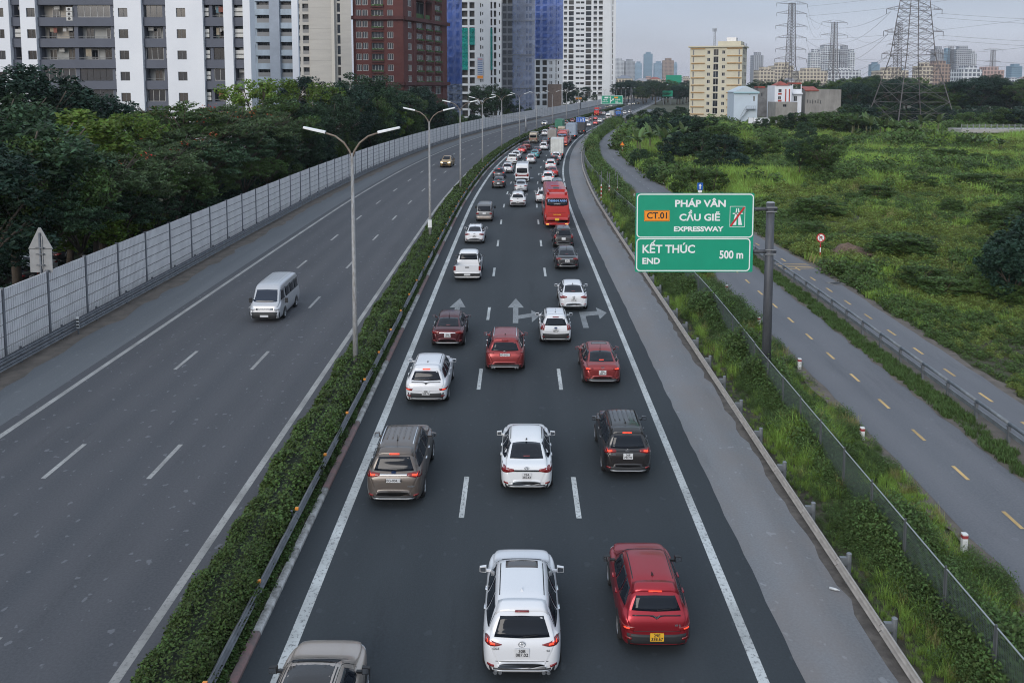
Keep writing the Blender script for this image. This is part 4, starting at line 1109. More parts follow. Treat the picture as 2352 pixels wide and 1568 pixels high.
SPEC = {
 'car:cx5': dict(L=4.55, W=1.84, H=1.68, brake=False, style='suv', rake=.085, lights='cx5', zl=.93, lit=True, plate='30B\n087.02', plate_z=.76, sunroof=True, exhaust=True, badge='ring', badge_z=.94, fin_paint=True, glass=(.63,.86), bumper=.40, seam=.55, chrome=True,
     script=[('CX-5', -.60, .84, .07, M_silver), ('2.5', .60, .80, .06, M_silver)]),
 'car:vf5': dict(L=3.97, W=1.72, H=1.58, style='suv', rake=.09, lights='low', zl=.93, lit=True, plate='29E\n338.67', plate_z=.50, yellow=True, bar=(.03, .055, 'V'), badge='V', badge_z=.955, clad=True, glass=(.67,.86), bumper=.56, blackmirror=True, lip=False, wheel=.33,
     script=[('VF 5', .50, .77, .075, M_chrome)]),
 'car:everest': dict(L=4.9, W=1.86, H=1.83, style='suv', rake=.08, lights='wide', zl=1.08, lit=True, plate='30G-004.16', two=False, plate_z=.93, rails='silver', bar=(-.02, .03, 'C'), badge='oval', badge_z=1.16, glass=(.655,.87), antenna='rod', ribs=True, wheel=.37, bumper=.44, chrome=True,
     script=[('EVEREST', .58, .74, .06, M_chrome)]),
 'car:accentnew': dict(L=4.5, W=1.77, H=1.47, style='sedan', lights='wide', zl=.86, plate='22A\n260.63', plate_z=.70, bar=(-.03, .025, 'B'), badge='H', badge_z=.945, bumper=.40),
 'car:rush': dict(L=4.44, W=1.70, H=1.70, style='suv', rake=.085, lights='wide', zl=1.0, lit=True, plate='30F\n792.97', plate_z=.85, bar=(-.02, .02, 'B'), badge='T', badge_z=1.03, glass=(.645,.865), ribs=True, rails='black', bumper=.48, script=[('RUSH', -.52, .90, .07, M_chrome)]),
 'car:vf8': dict(L=4.55, W=1.84, H=1.64, style='suv', rake=.09, lights='low', zl=.96, lit=True, plate='30K\n358.76', plate_z=.60, bar=(.04, .065, 'V'), badge='V', badge_z=.97, glass=(.66,.865), bumper=.58, clad=True),
 'car:saloon': dict(L=4.47, W=1.74, H=1.47, style='sedan', lights='wide', zl=.87, plate='30A\n442.34', plate_z=.72, bar=(-.05, .0, 'C'), antenna='rod', bumper=.40, chrome=True),
 'car:glc': dict(L=4.66, W=1.89, H=1.64, style='suv', rake=.09, lights='slim', zl=.98, plate='30G-542.12', two=False, plate_z=.90, rails='silver', badge='star', badge_z=1.03, glass=(.65,.865), exhaust=True, bumper=.46, chrome=True, wheel=.36),
 'car:accent': dict(L=4.44, W=1.73, H=1.46, style='sedan', lights='wide', zl=.86, lit=True, plate='30A\n443.37', plate_z=.71, badge='H', badge_z=.93, antenna='rod', bumper=.44, sunroof=True),
 'car:hatch': dict(L=3.85, W=1.67, H=1.55, style='suv', rake=.10, lights='tall', zl=.92, plate='30E\n954.27', plate_z=.78, rails='black', antenna='rod', glass=(.66,.87), bumper=.62, clad=True, badge='oval', badge_z=.91),
 'car:vios': dict(L=4.42, W=1.73, H=1.48, style='sedan', lights='wide', zl=.88, plate='30E\n719.46', plate_z=.74, badge='T', badge_z=.90, bumper=.36),
 'pickup_truck:ranger': dict(L=5.3, W=1.88, H=1.83, style='pickup', plate='29C', wb=(.21, .80), wheel=.38, hl=False, blackmirror=True),
 'pickup_truck:gold': dict(L=5.3, W=1.88, H=1.83, style='pickup', plate='29C', wb=(.21, .80), wheel=.38, hl=True, blackmirror=True),
 'car:suvlit': dict(L=4.5, W=1.83, H=1.66, style='suv', rake=.09, lights='wide', zl=.98, lit=True, plate=True, glass=(.645,.865), rails='silver'),
 'car:suv': dict(L=4.5, W=1.83, H=1.66, style='suv', rake=.09, lights='wide', zl=.98, plate=True, glass=(.645,.865)),
 'car:sedanlit': dict(L=4.45, W=1.74, H=1.47, style='sedan', lights='wide', zl=.87, lit=True, plate=True),
 'car:mpv': dict(L=4.48, W=1.75, H=1.70, style='suv', rake=.08, lights='tall', zl=.98, plate=True, glass=(.645,.865)),
 'car:front': dict(L=4.45, W=1.74, H=1.47, style='sedan', lights='wide', zl=.87, hl=True, plate=True),
 'van:hiace': dict(L=4.84, W=1.80, H=2.10, style='box', wb=(.20,.755), wheel=.335, extra=hiace_extra, zlr=.3,
     zt=[(0,.30),(.004,.55),(.02,.88),(.05,.965),(.12,.995),(.5,1.0),(.74,.985),(.80,.955),(.915,.60),(.955,.53),(.98,.46),(.995,.35),(1,.25)], zs=[(0,.25),(.01,.5),(.5,.535),(.9,.50),(.97,.40),(1,.22)],
     wr=[(0,.80),(.03,.82),(.5,.82),(.8,.80),(.92,.86),(.97,.82),(1,.7)]),
 'minibus:transit': dict(L=6.0, W=2.0, H=2.7, style='box', wb=(.22,.80), wheel=.36, extra=minibus_extra,
     zt=[(0,.25),(.004,.5),(.012,.8),(.03,.93),(.06,.975),(.15,1.0),(.7,1.0),(.80,.97),(.90,.62),(.93,.52),(.97,.46),(.99,.36),(1,.22)]),
 'bus:coach': dict(L=11.6, W=2.5, H=3.4, style='box', wb=(.27,.80), wheel=.5, extra=bus_extra, zlr=.4,
     zt=[(0,.25),(.003,.55),(.008,.80),(.018,.93),(.035,.975),(.07,.995),(.5,1.0),(.92,1.0),(.965,.96),(.985,.6),(.995,.4),(1,.22)]),
 'minivan:zace': dict(L=4.4, W=1.66, H=1.83, style='box', wb=(.2,.76), wheel=.33, extra=zace_extra,
     zt=[(0,.28),(.005,.45),(.02,.60),(.03,.66),(.075,.90),(.10,.96),(.18,.99),(.5,1.0),(.60,.98),(.66,.93),(.76,.64),(.80,.60),(.94,.56),(.98,.45),(1,.25)]),
}
TRUCKS = {
 'truck:box': lambda: truck('dirty_white', (0.58, 0.59, 0.56), paint('white'), 8.2, 2.35, 3.7),
 'truck:tarp': lambda: truck('grey_blue_tarp', (0.30, 0.36, 0.44), paint('white'), 9.0, 2.5, 3.9, tarp=True),
 'truck:greybox': lambda: truck('weathered_grey', (0.30, 0.28, 0.26), paint('tan'), 6.2, 2.1, 3.0, tarp=True),
 'truck:green': lambda: truck('green_box', (0.05, 0.20, 0.13), paint('tan'), 7.5, 2.3, 3.5, tarp=True),
 'truck:bed': lambda: truck('brown_bed', (0.22, 0.15, 0.11), paint('tan'), 7.0, 2.3, 2.4, low=True),
 'truck:dark': lambda: truck('dark_box', (0.05, 0.05, 0.055), paint('white'), 7.5, 2.3, 3.6, tarp=True),
 'truck:small': lambda: truck('white_small_box', (0.55, 0.56, 0.55), paint('white'), 5.6, 1.9, 2.9),
}
def recolour(o, pm, lit):
    if o.type == 'MESH' and o.data.materials:
        m0 = o.data.materials[0]
        new = None
        if m0 == M_body0: new = pm
        if lit is not None and o.name.split('.')[0] in ('lamp_glow', 'brake_light') and not (o.name.split('.')[0] == 'brake_light' and m0 == M_red and lit): new = M_lit if lit else M_red
        if new: o.material_slots[0].link = 'OBJECT'; o.material_slots[0].material = new
    for c in PARTS.get(o.name, []): recolour(c, pm, lit)

USED = set()
def place(model, px, py, label, cat, colour='white', lit=None, oncoming=False, zref=.32, group=None, pos=None, rz=None, dyaw=0.0):
    if model not in MODELS:
        MODELS[model] = TRUCKS[model]() if model in TRUCKS else car_model(model, SPEC[model])
        pass
    o = MODELS[model]
    if model in USED: o = copy_tree(o)
    USED.add(model)
    recolour(o, paint(colour), SPEC.get(model, {}).get('lit', False) if lit is None and model in SPEC else lit)
    if pos is None:
        p = at(px, py, zref); s, off = s_of(p); h = head(s)
        if oncoming:
            L = SPEC[model]['L']; p = p + Vector((math.sin(h)*L, math.cos(h)*L, 0)); rz = -h + math.pi
        else: rz = -h
    else: p = Vector(pos)
    o.location = (p.x, p.y, 0.003 if pos is None else p.z); o.rotation_euler = (0, 0, rz + dyaw)
    tag(o, label, cat, group)
    return o
G = 'traffic queuing on the expressway'
V = [
 ('car:cx5', 1198.8, 1541, 'white crossover with a sunroof, twin exhausts and plate 087.02', 'car', 'white', True),
 ('car:vf5', 1508.5, 1478, 'bright red small crossover with black bumper and yellow plate', 'car', 'red', True),
 ('car:everest', 903.5, 1146, 'brown seven-seat SUV with silver roof rails beside the median kerb', 'car', 'brown', True),
 ('car:accentnew', 1209.7, 1118, 'white saloon with a dark bar between its tail lights, alone in the middle lane', 'car', 'pearl', None),
 ('car:rush', 1442.5, 1082, 'black-brown compact SUV with a ribbed roof and lit red lamps', 'car', 'blackbrown', True),
 ('car:vf8', 978, 916, 'white crossover with thin V-shaped dark trim across its tailgate, beside the median line', 'car', 'white', True),
 ('car:saloon', 1027.5, 788, 'dark maroon saloon in the lane next to the median', 'car', 'maroon', None),
 ('car:glc', 1159.7, 843, 'brick red SUV with silver roof rails and chrome bumper trim', 'car', 'brickred', None),
 ('car:accent', 1384, 875, 'red saloon with a dark sunroof and both tail lights glowing', 'car', 'brickred', True),
 ('car:hatch', 1276.7, 779, 'white hatchback with a black lower bumper and indicator blinking', 'car', 'white', None),
 ('car:vios', 1318, 704, 'white saloon just ahead of the white hatchback in the right lane', 'car', 'white', None),
 ('pickup_truck:ranger', 1073, 637, 'white pickup truck with a black roll bar and open bed behind the white saloon', 'pickup truck', 'white', None),
 ('car:accent', 1089.5, 553, 'white saloon between the white pickup and the old grey minivan', 'car', 'white', False),
 ('car:saloon', 1303, 612, 'black saloon close behind the black people carrier', 'car', 'black', None),
 ('car:mpv', 1294.6, 562, 'black people carrier right behind the red coach', 'car', 'black', None),
 ('bus:coach', 1279.5, 518, 'red coach with blue lettering in its dark rear window', 'bus', 'busred', None),
 ('minivan:zace', 1112, 503, 'old dark grey minivan with a beige rear bumper', 'minivan', 'grey', None),
 ('car:vf8', 1189.3, 470, 'white crossover with dark lower body behind the silver taxi saloon', 'car', 'white', False),
 ('car:vios', 1196, 437, 'silver taxi saloon following the white minibus', 'car', 'silver', None),
 ('minibus:transit', 1199, 415, 'white minibus with a red lamp band and dark rear window', 'minibus', 'white', None),
 ('car:sedanlit', 1144.4, 428, 'black saloon with bright brake lights beside the median hedge', 'car', 'black', True),
 ('car:suvlit', 1145.4, 407, 'navy blue SUV just ahead of the black saloon', 'car', 'navy', True),
 ('car:suv', 1164.9, 394, 'silver SUV ahead of the navy SUV', 'car', 'silver', True),
 ('car:suv', 1248, 461, 'white car mostly hidden beside the red coach', 'car', 'white', False),
 ('car:suv', 1280, 437, 'blue-grey car showing its roof just ahead of the red coach', 'car', 'bluegrey', False),
 ('car:suvlit', 1258.6, 417, 'white SUV with lit tail lights two cars ahead of the red coach', 'car', 'white', True),
 ('car:sedanlit', 1269.4, 402.5, 'red car with lit lamps tucked ahead of a white SUV', 'car', 'crimson', True),
 ('car:suvlit', 1264.5, 386, 'white SUV braking behind the black SUV near the box truck', 'car', 'white', True),
 ('car:suvlit', 1272, 375.5, 'black SUV with a single bright brake light behind the box truck', 'car', 'black', True),
 ('car:suv', 1277, 367, 'white SUV directly behind the dirty white box truck', 'car', 'white', True),
 ('truck:box', 1279, 361, 'dirty white box truck with tall double rear doors', 'truck', 'white', None),
 ('bus:coach', 1291, 334, 'faded pink-red bus ahead of the dirty white box truck', 'bus', 'pinkred', None),
 ('car:mpv', 1218.6, 372.5, 'silver people carrier behind the teal taxi', 'car', 'silver', True),
 ('car:vios', 1227.4, 360, 'teal green taxi saloon', 'car', 'teal', None),
 ('car:sedanlit', 1232, 351.5, 'dark red saloon ahead of the teal taxi', 'car', 'maroon', True),
 ('car:suv', 1248, 342, 'white SUV in the middle lane beside the dirty white box truck', 'car', 'white', False),
 ('car:saloon', 1251, 329.5, 'black saloon ahead of the white SUV, level with the beige minibus', 'car', 'black', None),
 ('pickup_truck:ranger', 1174.7, 374.5, 'white pickup truck right behind a white SUV in the median lane', 'pickup truck', 'white', None),
 ('car:vf8', 1184.4, 363, 'white SUV between a white pickup and a red saloon', 'car', 'white', False),
 ('car:sedanlit', 1198, 349.5, 'bright red saloon behind the brown pickup', 'car', 'crimson', True),
 ('pickup_truck:ranger', 1207, 342.5, 'dark brown pickup truck behind the beige minibus', 'pickup truck', 'maroon', None),
 ('minibus:transit', 1224.5, 327, 'beige minibus beside the median hedge', 'minibus', 'tan', None),
 ('car:suv', 1250.8, 309.5, 'white SUV ahead of the beige minibus', 'car', 'white', False),
 ('truck:greybox', 1267.4, 323.5, 'small truck with a weathered grey cargo cover', 'truck', 'white', None),
 ('car:sedanlit', 1265.5, 298.5, 'black car with orange lit lamps beside the green truck', 'car', 'black', True),
 ('truck:green', 1283, 299, 'truck with a dark green cargo cover', 'truck', 'white', None),
 ('truck:bed', 1285, 309, 'flatbed truck with brown side boards behind the green truck', 'truck', 'white', None),
 ('truck:tarp', 1310.5, 317, 'tall truck under a grey-blue tarpaulin with red lamps', 'truck', 'white', None),
 ('car:saloon', 1302.5, 325.5, 'small red car beside the tarpaulin truck', 'car', 'crimson', None),
 ('truck:dark', 1333, 305.5, 'truck with a black cargo cover beside the blue lane sign', 'truck', 'white', None),
 ('car:vios', 1352.4, 289, 'silver saloon ahead of the black covered truck', 'car', 'silver', None),
 ('car:accent', 1367, 285, 'red hatchback following a white car beside the kerb line', 'car', 'crimson', True),
 ('car:suv', 1376.8, 280.3, 'white car ahead of the red hatchback', 'car', 'white', False),
 ('car:saloon', 1386.5, 276.5, 'black car behind the white van', 'car', 'black', None),
 ('minibus:transit', 1396.5, 274.3, 'white van behind the small white box truck', 'minibus', 'white', None),
 ('truck:small', 1404, 269.6, 'small white box truck beside the blue bus', 'truck', 'white', None),
 ('bus:coach', 1419.8, 265.8, 'bright blue bus in the far queue', 'bus', 'blue', None),
 ('bus:coach', 1370, 264.2, 'orange-red bus with a black rear near the median', 'bus', 'crimson', None),
 ('car:suv', 1434.5, 261.5, 'white car just past the blue bus', 'car', 'white', False),
 ('car:suv', 1446.5, 258.8, 'white SUV farthest up the kerb lane, past the blue bus', 'car', 'white', False),
 ('car:sedanlit', 1356.3, 275.4, 'red-lit dark car behind the orange-red bus', 'car', 'maroon', True),
 ('car:sedanlit', 1367, 274.4, 'dark red car with glowing lamps beside the orange-red bus queue', 'car', 'crimson', True),
 ('car:suvlit', 1298.5, 286.2, 'black SUV ahead of the green truck', 'car', 'black', True),
 ('car:suvlit', 1314, 280.3, 'dark maroon SUV behind the blue lane sign', 'car', 'maroon', True),
 ('car:suv', 1346.6, 279.5, 'white SUV in the middle lane past the blue lane sign', 'car', 'white', True),
 ('car:suvlit', 1330, 277, 'blue-grey SUV behind the white SUV near the blue lane sign', 'car', 'bluegrey', True),
 ('car:suv', 1386, 262.5, 'silver SUV ahead of the orange-red bus', 'car', 'silver', True),
]
for a in V: place(*a, group=G)
place('van:hiace', 607, 731, 'silver passenger van driving alone toward the bridge', 'van', 'silver', oncoming=True, zref=.28)
place('pickup_truck:gold', 1022.5, 381, 'gold pickup truck with headlights on in the opposite carriageway', 'pickup truck', 'gold', oncoming=True)
GO = 'cars coming the other way'
place('car:front', 1248.9, 286, 'white car by itself on the opposite carriageway beyond the gantry mast', 'car', 'white', oncoming=True, group=GO)
for x_, y_, c_ in ((1394, 246.5, 'black'), (1403, 245.2, 'silver'), (1445, 240.8, 'white'), (1455, 239.4, 'white'), (1466, 238.6, 'black')):
    place('car:front', x_, y_, 'tiny oncoming car with headlights on under the far green signs', 'car', c_, oncoming=True, group=GO)
# the car cut off by the lower edge of the photograph: only its bonnet, windscreen and mirrors show
pf = at(769, 1462, .80); h_ = head(s_of(pf)[0]); L_ = 4.5
SPEC['car:dark_roof'] = dict(SPEC['car:suv'], L=L_, W=1.84, H=1.62, blackmirror=True)
o_ = place('car:dark_roof', 0, 0, 'champagne SUV with a black glass roof beside the median line', 'car', 'beige', pos=(pf.x - math.sin(h_)*L_, pf.y - math.cos(h_)*L_, .003), rz=-h_)
bvp = BVHTree.FromObject(PARTS[o_.name][0], bpy.context.evaluated_depsgraph_get())
patch(bvp, 'top', [(-.58, L_*.59), (0, L_*.60), (.58, L_*.59)], [(-.58, L_*.24), (.58, L_*.24)], 'glass_roof', mat('roof_glass', (0.03, 0.028, 0.028), 0.08), o_, 10, 8, 0.004)
# cars parked under the trees behind the barrier
for i, (x_, y_, c_, lb) in enumerate(((-31.6, 60, 'black', None), (-32.4, 64, 'white', 'white car parked under the trees behind the noise barrier'),
                       (-33.2, 68, 'black', None), (-33.8, 72.5, 'grey', 'grey SUV parked under the trees behind the noise barrier'), (-34.4, 77, 'silver', 'silver SUV parked under the trees behind the noise barrier'))):
    place('car:suv' if i > 2 else 'car:vios', 0, 0, lb or 'black car parked under the trees behind the noise barrier', 'car', c_, pos=(x_-1.2, y_, -.09), rz=R(62+i*6), lit=False, group='cars parked behind the barrier')

# ------------------------------------------------------------------ motorbikes with riders on the scooter road
M_skin = mat('skin', (0.34, 0.19, 0.12), 0.6)
def skin_body(verts, edges, radii, root_i, name, m_, parent):
    me = bpy.data.meshes.new(name); me.from_pydata(verts, edges, [])
    o = bpy.data.objects.new(name, me); col.objects.link(o)
    sk = o.modifiers.new('s', 'SKIN'); o.modifiers.new('u', 'SUBSURF').levels = 1
    for i, r_ in enumerate(radii): me.skin_vertices[0].data[i].radius = (r_, r_); me.skin_vertices[0].data[i].use_root = (i == root_i)
    dg = bpy.context.evaluated_depsgraph_get()
    m2 = bpy.data.meshes.new_from_object(o.evaluated_get(dg)); bpy.data.objects.remove(o)
    m2.materials.clear(); m2.materials.append(m_)
    m2.polygons.foreach_set('use_smooth', [True]*len(m2.polygons))
    return link(name, m2, parent)
def motorbike(px, py, label, bodyc, shirt, plabel, oncoming=False):
    p = at(px, py); D = p.y; a, b = SL(D-1), SL(D+1); h = math.atan2(b.x-a.x, b.y-a.y)
    rz = -h + (math.pi if oncoming else 0)
    t = thing('motorbike', label, 'motorbike', (p.x, p.y, -.018), rz, 'scooters on the service road')
    mc = mat('scooter_'+bodyc, {'black': (.02,.02,.022), 'red': (.3,.03,.03), 'blue': (.03,.06,.16)}[bodyc], 0.3, coat=0.4)
    tm, rm = wheel_mesh(.28, .10)
    for y in (.25, 1.45): link('wheel', tm, t, (0, y, .28))
    mb = MB(); mb.path([(0,.05,.72), (0,.35,.70), (0,.75,.55), (0,.95,.42), (0,1.15,.50), (0,1.3,.85), (0,1.33,.98)], [.06,.13,.14,.12,.12,.09,.06], 8); mb.build('fairing', mc, t, True)
    box_part(t, 'seat', M_blk, -.12, .12, .1, .75, .74, .81)
    mb = MB(); mb.path([(-.34,1.15,1.05), (-.2,1.28,1.03), (.2,1.28,1.03), (.34,1.15,1.05)], .018, 5); mb.build('handlebar', M_blk, t)
    for sx in (-1, 1): mb = MB(); mb.tube((sx*.24,1.24,1.03), (sx*.32,1.22,1.2), .01, n=4); mb.box(sx*.34-.05, sx*.34+.05, 1.2, 1.23, 1.17, 1.25); mb.build('mirror', M_blk, t)
    box_part(t, 'tail_light', M_lit, -.07, .07, -.02, .06, .62, .70)
    box_part(t, 'license_plate', M_plate, -.09, .09, -.03, -.01, .42, .55)
    r_ = thing('person', plabel, 'person', (p.x, p.y, -.018), rz, 'riders on the service road')
    cl = mat('jacket_'+shirt, {'dark': (.03,.03,.035), 'blue': (.05,.08,.16), 'grey': (.16,.16,.17)}[shirt], 0.85)
    vv = [(0,.45,.86), (0,.48,1.1), (0,.56,1.34), (0,.58,1.46), (0,.62,1.62),
          (.18,.56,1.36), (.27,.72,1.16), (.29,1.08,1.07), (-.18,.56,1.36), (-.27,.72,1.16), (-.29,1.08,1.07),
          (.12,.50,.84), (.19,.92,.78), (.17,.84,.40), (.17,.98,.34), (-.12,.50,.84), (-.19,.92,.78), (-.17,.84,.40), (-.17,.98,.34)]
    ee = [(0,1),(1,2),(2,3),(3,4),(2,5),(5,6),(6,7),(2,8),(8,9),(9,10),(0,11),(11,12),(12,13),(13,14),(0,15),(15,16),(16,17),(17,18)]
    rr = [.15,.155,.16,.065,.10,.075,.055,.04,.075,.055,.04,.11,.085,.06,.05,.11,.085,.06,.05]
    skin_body(vv, ee, rr, 0, 'body', cl, r_)
    mb = MB(); 
    n = 10
    for i in range(6):
        for k in range(n):
            ph, th = math.pi/2*i/5*1.35 - .42, 2*math.pi*k/n
            mb.v.append((.145*math.cos(ph)*math.cos(th), .62+.165*math.cos(ph)*math.sin(th), 1.66+.15*math.sin(ph)))
    for i in range(5):
        for k in range(n): mb.f.append((i*n+k, i*n+(k+1) % n, (i+1)*n+(k+1) % n, (i+1)*n+k))
    mb.f.append(tuple(range(5*n, 6*n)))
    mb.build('helmet', mat('helmet_'+bodyc, (.04,.04,.05) if bodyc != 'red' else (.35,.05,.05), 0.3), r_, True)
motorbike(1408, 323.6, 'black scooter with a lit red tail lamp on the service road', 'black', 'dark', 'person in dark jacket riding the scooter with the lit tail lamp')
motorbike(1416.8, 305, 'dark scooter ahead of the lit one on the service road bend', 'blue', 'dark', 'person in dark clothes riding ahead on the service road bend')
motorbike(1437.4, 290.4, 'scooter with a red helmeted rider past the bend of the service road', 'red', 'blue', 'person in a blue jacket and red helmet on a scooter', True)
motorbike(1457, 275.5, 'farthest scooter on the service road, beside the banana plants', 'black', 'grey', 'person in a grey jacket riding the farthest scooter')
# ------------------------------------------------------------------ signs, masts, fence, bollards
M_sgreen = mat('sign_green', (0.004, 0.30, 0.175), 0.45, var=0.04, scale=1.5)
M_swhite = mat('sign_white', (0.80, 0.82, 0.81), 0.5)
M_sorange = mat('sign_orange', (0.90, 0.30, 0.02), 0.5)
M_sred = mat('sign_red', (0.50, 0.03, 0.035), 0.5)
M_sblue = mat('sign_blue', (0.01, 0.10, 0.42), 0.5)
M_sblk = mat('sign_black', (0.02, 0.02, 0.02), 0.5)
M_mast = mat('mast_dark_grey', (0.075, 0.08, 0.09), 0.55, 0.2, var=0.25, scale=1.5, stretch=(3, 3, 0.6))
M_signback = mat('sign_back_grey', (0.30, 0.31, 0.32), 0.5, 0.4, var=0.1)
def fit_text(parent, s, w, capH, x, z, m_, align='CENTER', bold=0.0, y=-.004):
    me = text_mesh('lettering', s, capH/0.70, m_, 0.003, align, 1.0, bold)
    xs = [v.co.x for v in me.vertices]; cw = max(xs)-min(xs)
    k = w/cw
    me.transform(Matrix.Diagonal((k, 1, 1, 1)))
    xs = [v.co.x for v in me.vertices]; mn, mxx = min(xs), max(xs)
    sh = -(mn+mxx)/2 if align == 'CENTER' else -mn
    me.transform(Matrix.Translation((sh, 0, 0)))
    return link('lettering', me, parent, (x, y, z))
def rrect(x0, x1, z0, z1, r, n=4):
    P = []
    for cx, cz, a0 in ((x1-r, z1-r, 0), (x0+r, z1-r, 90), (x0+r, z0+r, 180), (x1-r, z0+r, 270)):
        for i in range(n+1):
            t = R(a0+90*i/n); P.append((cx+r*math.cos(t), cz+r*math.sin(t)))
    return P
def ring(parent, name, m_, x0, x1, z0, z1, r, t, y0, y1):
    A, B = rrect(x0, x1, z0, z1, r), rrect(x0+t, x1-t, z0+t, z1-t, max(r-t, .01))
    n = len(A); mb = MB()
    vv = [(a, y0, b) for a, b in A] + [(a, y0, b) for a, b in B] + [(a, y1, b) for a, b in A] + [(a, y1, b) for a, b in B]
    ff = []
    for i in range(n):
        j = (i+1) % n
        ff += [(i, j, n+j, n+i), (2*n+i, 3*n+i, 3*n+j, 2*n+j), (i, 2*n+i, 2*n+j, j), (n+i, n+j, 3*n+j, 3*n+i)]
    mb.add(vv, ff); return mb.build(name, m_, parent)
def plate_poly(parent, name, m_, P, y0, y1):
    n = len(P); mb = MB()
    mb.add([(a, y0, b) for a, b in P] + [(a, y1, b) for a, b in P], [tuple(range(n)), tuple(range(2*n-1, n-1, -1))] + [(i, (i+1) % n, n+(i+1) % n, n+i) for i in range(n)])
    return mb.build(name, m_, parent)

# ---- the big green gantry sign on a side mast
DS = 40.4
cx_, cz_ = xat(1592, DS, 7), zat(532, DS)
sw_, sh_ = xat(1726.5, DS, 7)-xat(1457.5, DS, 7), zat(442.5, DS)-zat(622, DS)
post_x = xat(1764, DS, 4)
sg = thing('expressway_sign', 'large green expressway end sign on a dark mast beside the right verge', 'road sign', (post_x, DS, 0))
def sgx(zx): return (zx-506)*sw_/812 + cx_ - post_x
def sgz(zy): return (411-zy)*sh_/542 + cz_
bx0, bx1, bz0, bz1 = sgx(100), sgx(912), sgz(682), sgz(140)
face = plate_poly(sg, 'panel', M_sgreen, rrect(bx0, bx1, bz0, bz1, .05), -.30, -.26)
YF = -.304
ring(face, 'border', M_swhite, sgx(107), sgx(909), sgz(445), sgz(144), .18, .05, YF-.004, YF)
ring(face, 'border', M_swhite, sgx(107), sgx(893), sgz(677), sgz(449), .18, .05, YF-.004, YF)
ft = lambda s, w, h, x, y, m_=M_swhite, al='CENTER', bd=.013: fit_text(face, s, w*sw_/812, h*sh_/542, sgx(x), sgz(y), m_, al, bd, YF-.003)
ft('PHÁP VÂN', 348, 45, 543, 213); ft('CẦU GIẼ', 280, 45, 540, 308); ft('EXPRESSWAY', 342, 32, 535, 387)
ft('KẾT THÚC', 362, 54, 150, 526, al='LEFT'); ft('END', 122, 40, 150, 608, al='LEFT'); ft('500 m', 164, 54, 763, 565)
rt = plate_poly(face, 'route_plate', M_sorange, rrect(sgx(158), sgx(333), sgz(333), sgz(257), .03), YF-.006, YF)
ring(face, 'route_border', M_sblk, sgx(161), sgx(330), sgz(330), sgz(260), .03, .015, YF-.009, YF-.0062)
fit_text(face, 'CT.01', 138*sw_/812, 42*sh_/542, sgx(246), sgz(295), M_sblk, 'CENTER', .008, YF-.011)
ring(face, 'symbol_frame', M_swhite, sgx(746), sgx(851), sgz(372), sgz(229), .02, .02, YF-.005, YF)
for P in ([(768,358),(784,275),(794,275),(792,358)], [(806,358),(804,275),(814,275),(832,358)], [(766,283),(766,276),(836,276),(836,283)], [(786,270),(790,243),(796,243),(795,270)], [(803,270),(802,243),(808,243),(812,270)]):
    plate_poly(face, 'motorway_symbol', M_swhite, [(sgx(a), sgz(b)) for a, b in P], YF-.006, YF)
plate_poly(face, 'cancel_stripe', M_sred, [(sgx(a), sgz(b)) for a, b in ((747,362),(758,370),(851,240),(841,231))], YF-.010, YF-.007)
ztop = zat(466, DS)
mb = MB(); mb.path([(0,0,-.1), (0,0,ztop*.5), (0,0,ztop)], [.215,.20,.185], 18); mb.build('mast', M_mast, sg, True)
mb = MB(); mb.tube((0,0,ztop), (0,0,ztop+.05), .20, .15, n=18); mb.build('mast_cap', M_signback, sg)
for zy in (254, 547):
    z_ = sgz(zy); mb = MB(); mb.tube((sgx(860), -.02, z_), (.30, -.02, z_), .085, n=10); arm = mb.build('bracket_arm', M_mast, sg, True)
    for zz in (-.10, .10): box_part(arm, 'clamp', M_signback, -.24, .24, -.25, -.19, z_+zz-.02, z_+zz+.02)
    mb = MB(); mb.box(sgx(130), sgx(880), -.258, -.18, z_-.04, z_+.04); mb.build('back_beam', M_signback, sg)
for x_ in (sgx(250), sgx(506), sgx(760)):
    mb = MB(); mb.box(x_-.04, x_+.04, -.178, -.12, bz0+.1, bz1-.1); mb.build('back_rib', M_signback, sg)

# ---- green direction sign over the far lanes
DF = 372
fs = thing('direction_sign', 'green direction sign with a white forked arrow on a tall roadside mast', 'road sign', (xat(1449, DF, 5), DF, 0))
fx = lambda x: xat(x, DF, 5)-xat(1449, DF, 5)
pn = plate_poly(fs, 'panel', M_sgreen, rrect(fx(1381.5), fx(1430.5), zat(239.8, DF), zat(219.5, DF), .1), -.3, -.2)
ring(pn, 'border', M_swhite, fx(1382), fx(1430), zat(239.3, DF), zat(220, DF), .2, .1, -.31, -.301)
for P in ([(1400.6,237.5),(1402.2,237.5),(1402.2,224.5),(1400.6,224.5)], [(1399,225.5),(1403.8,225.5),(1401.4,221.8)], [(1402,234.5),(1402,232.3),(1406.8,228.2),(1408,229.7)], [(1405.2,227.6),(1409.8,226.6),(1408.8,231.2)]):
    plate_poly(pn, 'arrow', M_swhite, [(fx(a), zat(b, DF)) for a, b in P], -.31, -.301)
for s_, x_, y_, w_ in (('PHÁP VÂN', 1390, 229.5, 9), ('QUỐC LỘ 1A', 1390, 234, 13), ('TP HÀ NỘI', 1418.5, 229.5, 11), ('ĐẠI LỘ', 1416, 233.5, 6.5), ('THĂNG LONG', 1420, 237, 14)):
    fit_text(pn, s_, w_*.18, .42, fx(x_), zat(y_, DF), M_swhite, 'CENTER', .02, -.305)
plate_poly(pn, 'route_plate', M_sorange, rrect(fx(1410.5), fx(1419), zat(226.3, DF), zat(222.8, DF), .08), -.31, -.301)
plate_poly(pn, 'route_plate', M_swhite, rrect(fx(1388), fx(1397), zat(226.3, DF), zat(222.8, DF), .08), -.31, -.301)
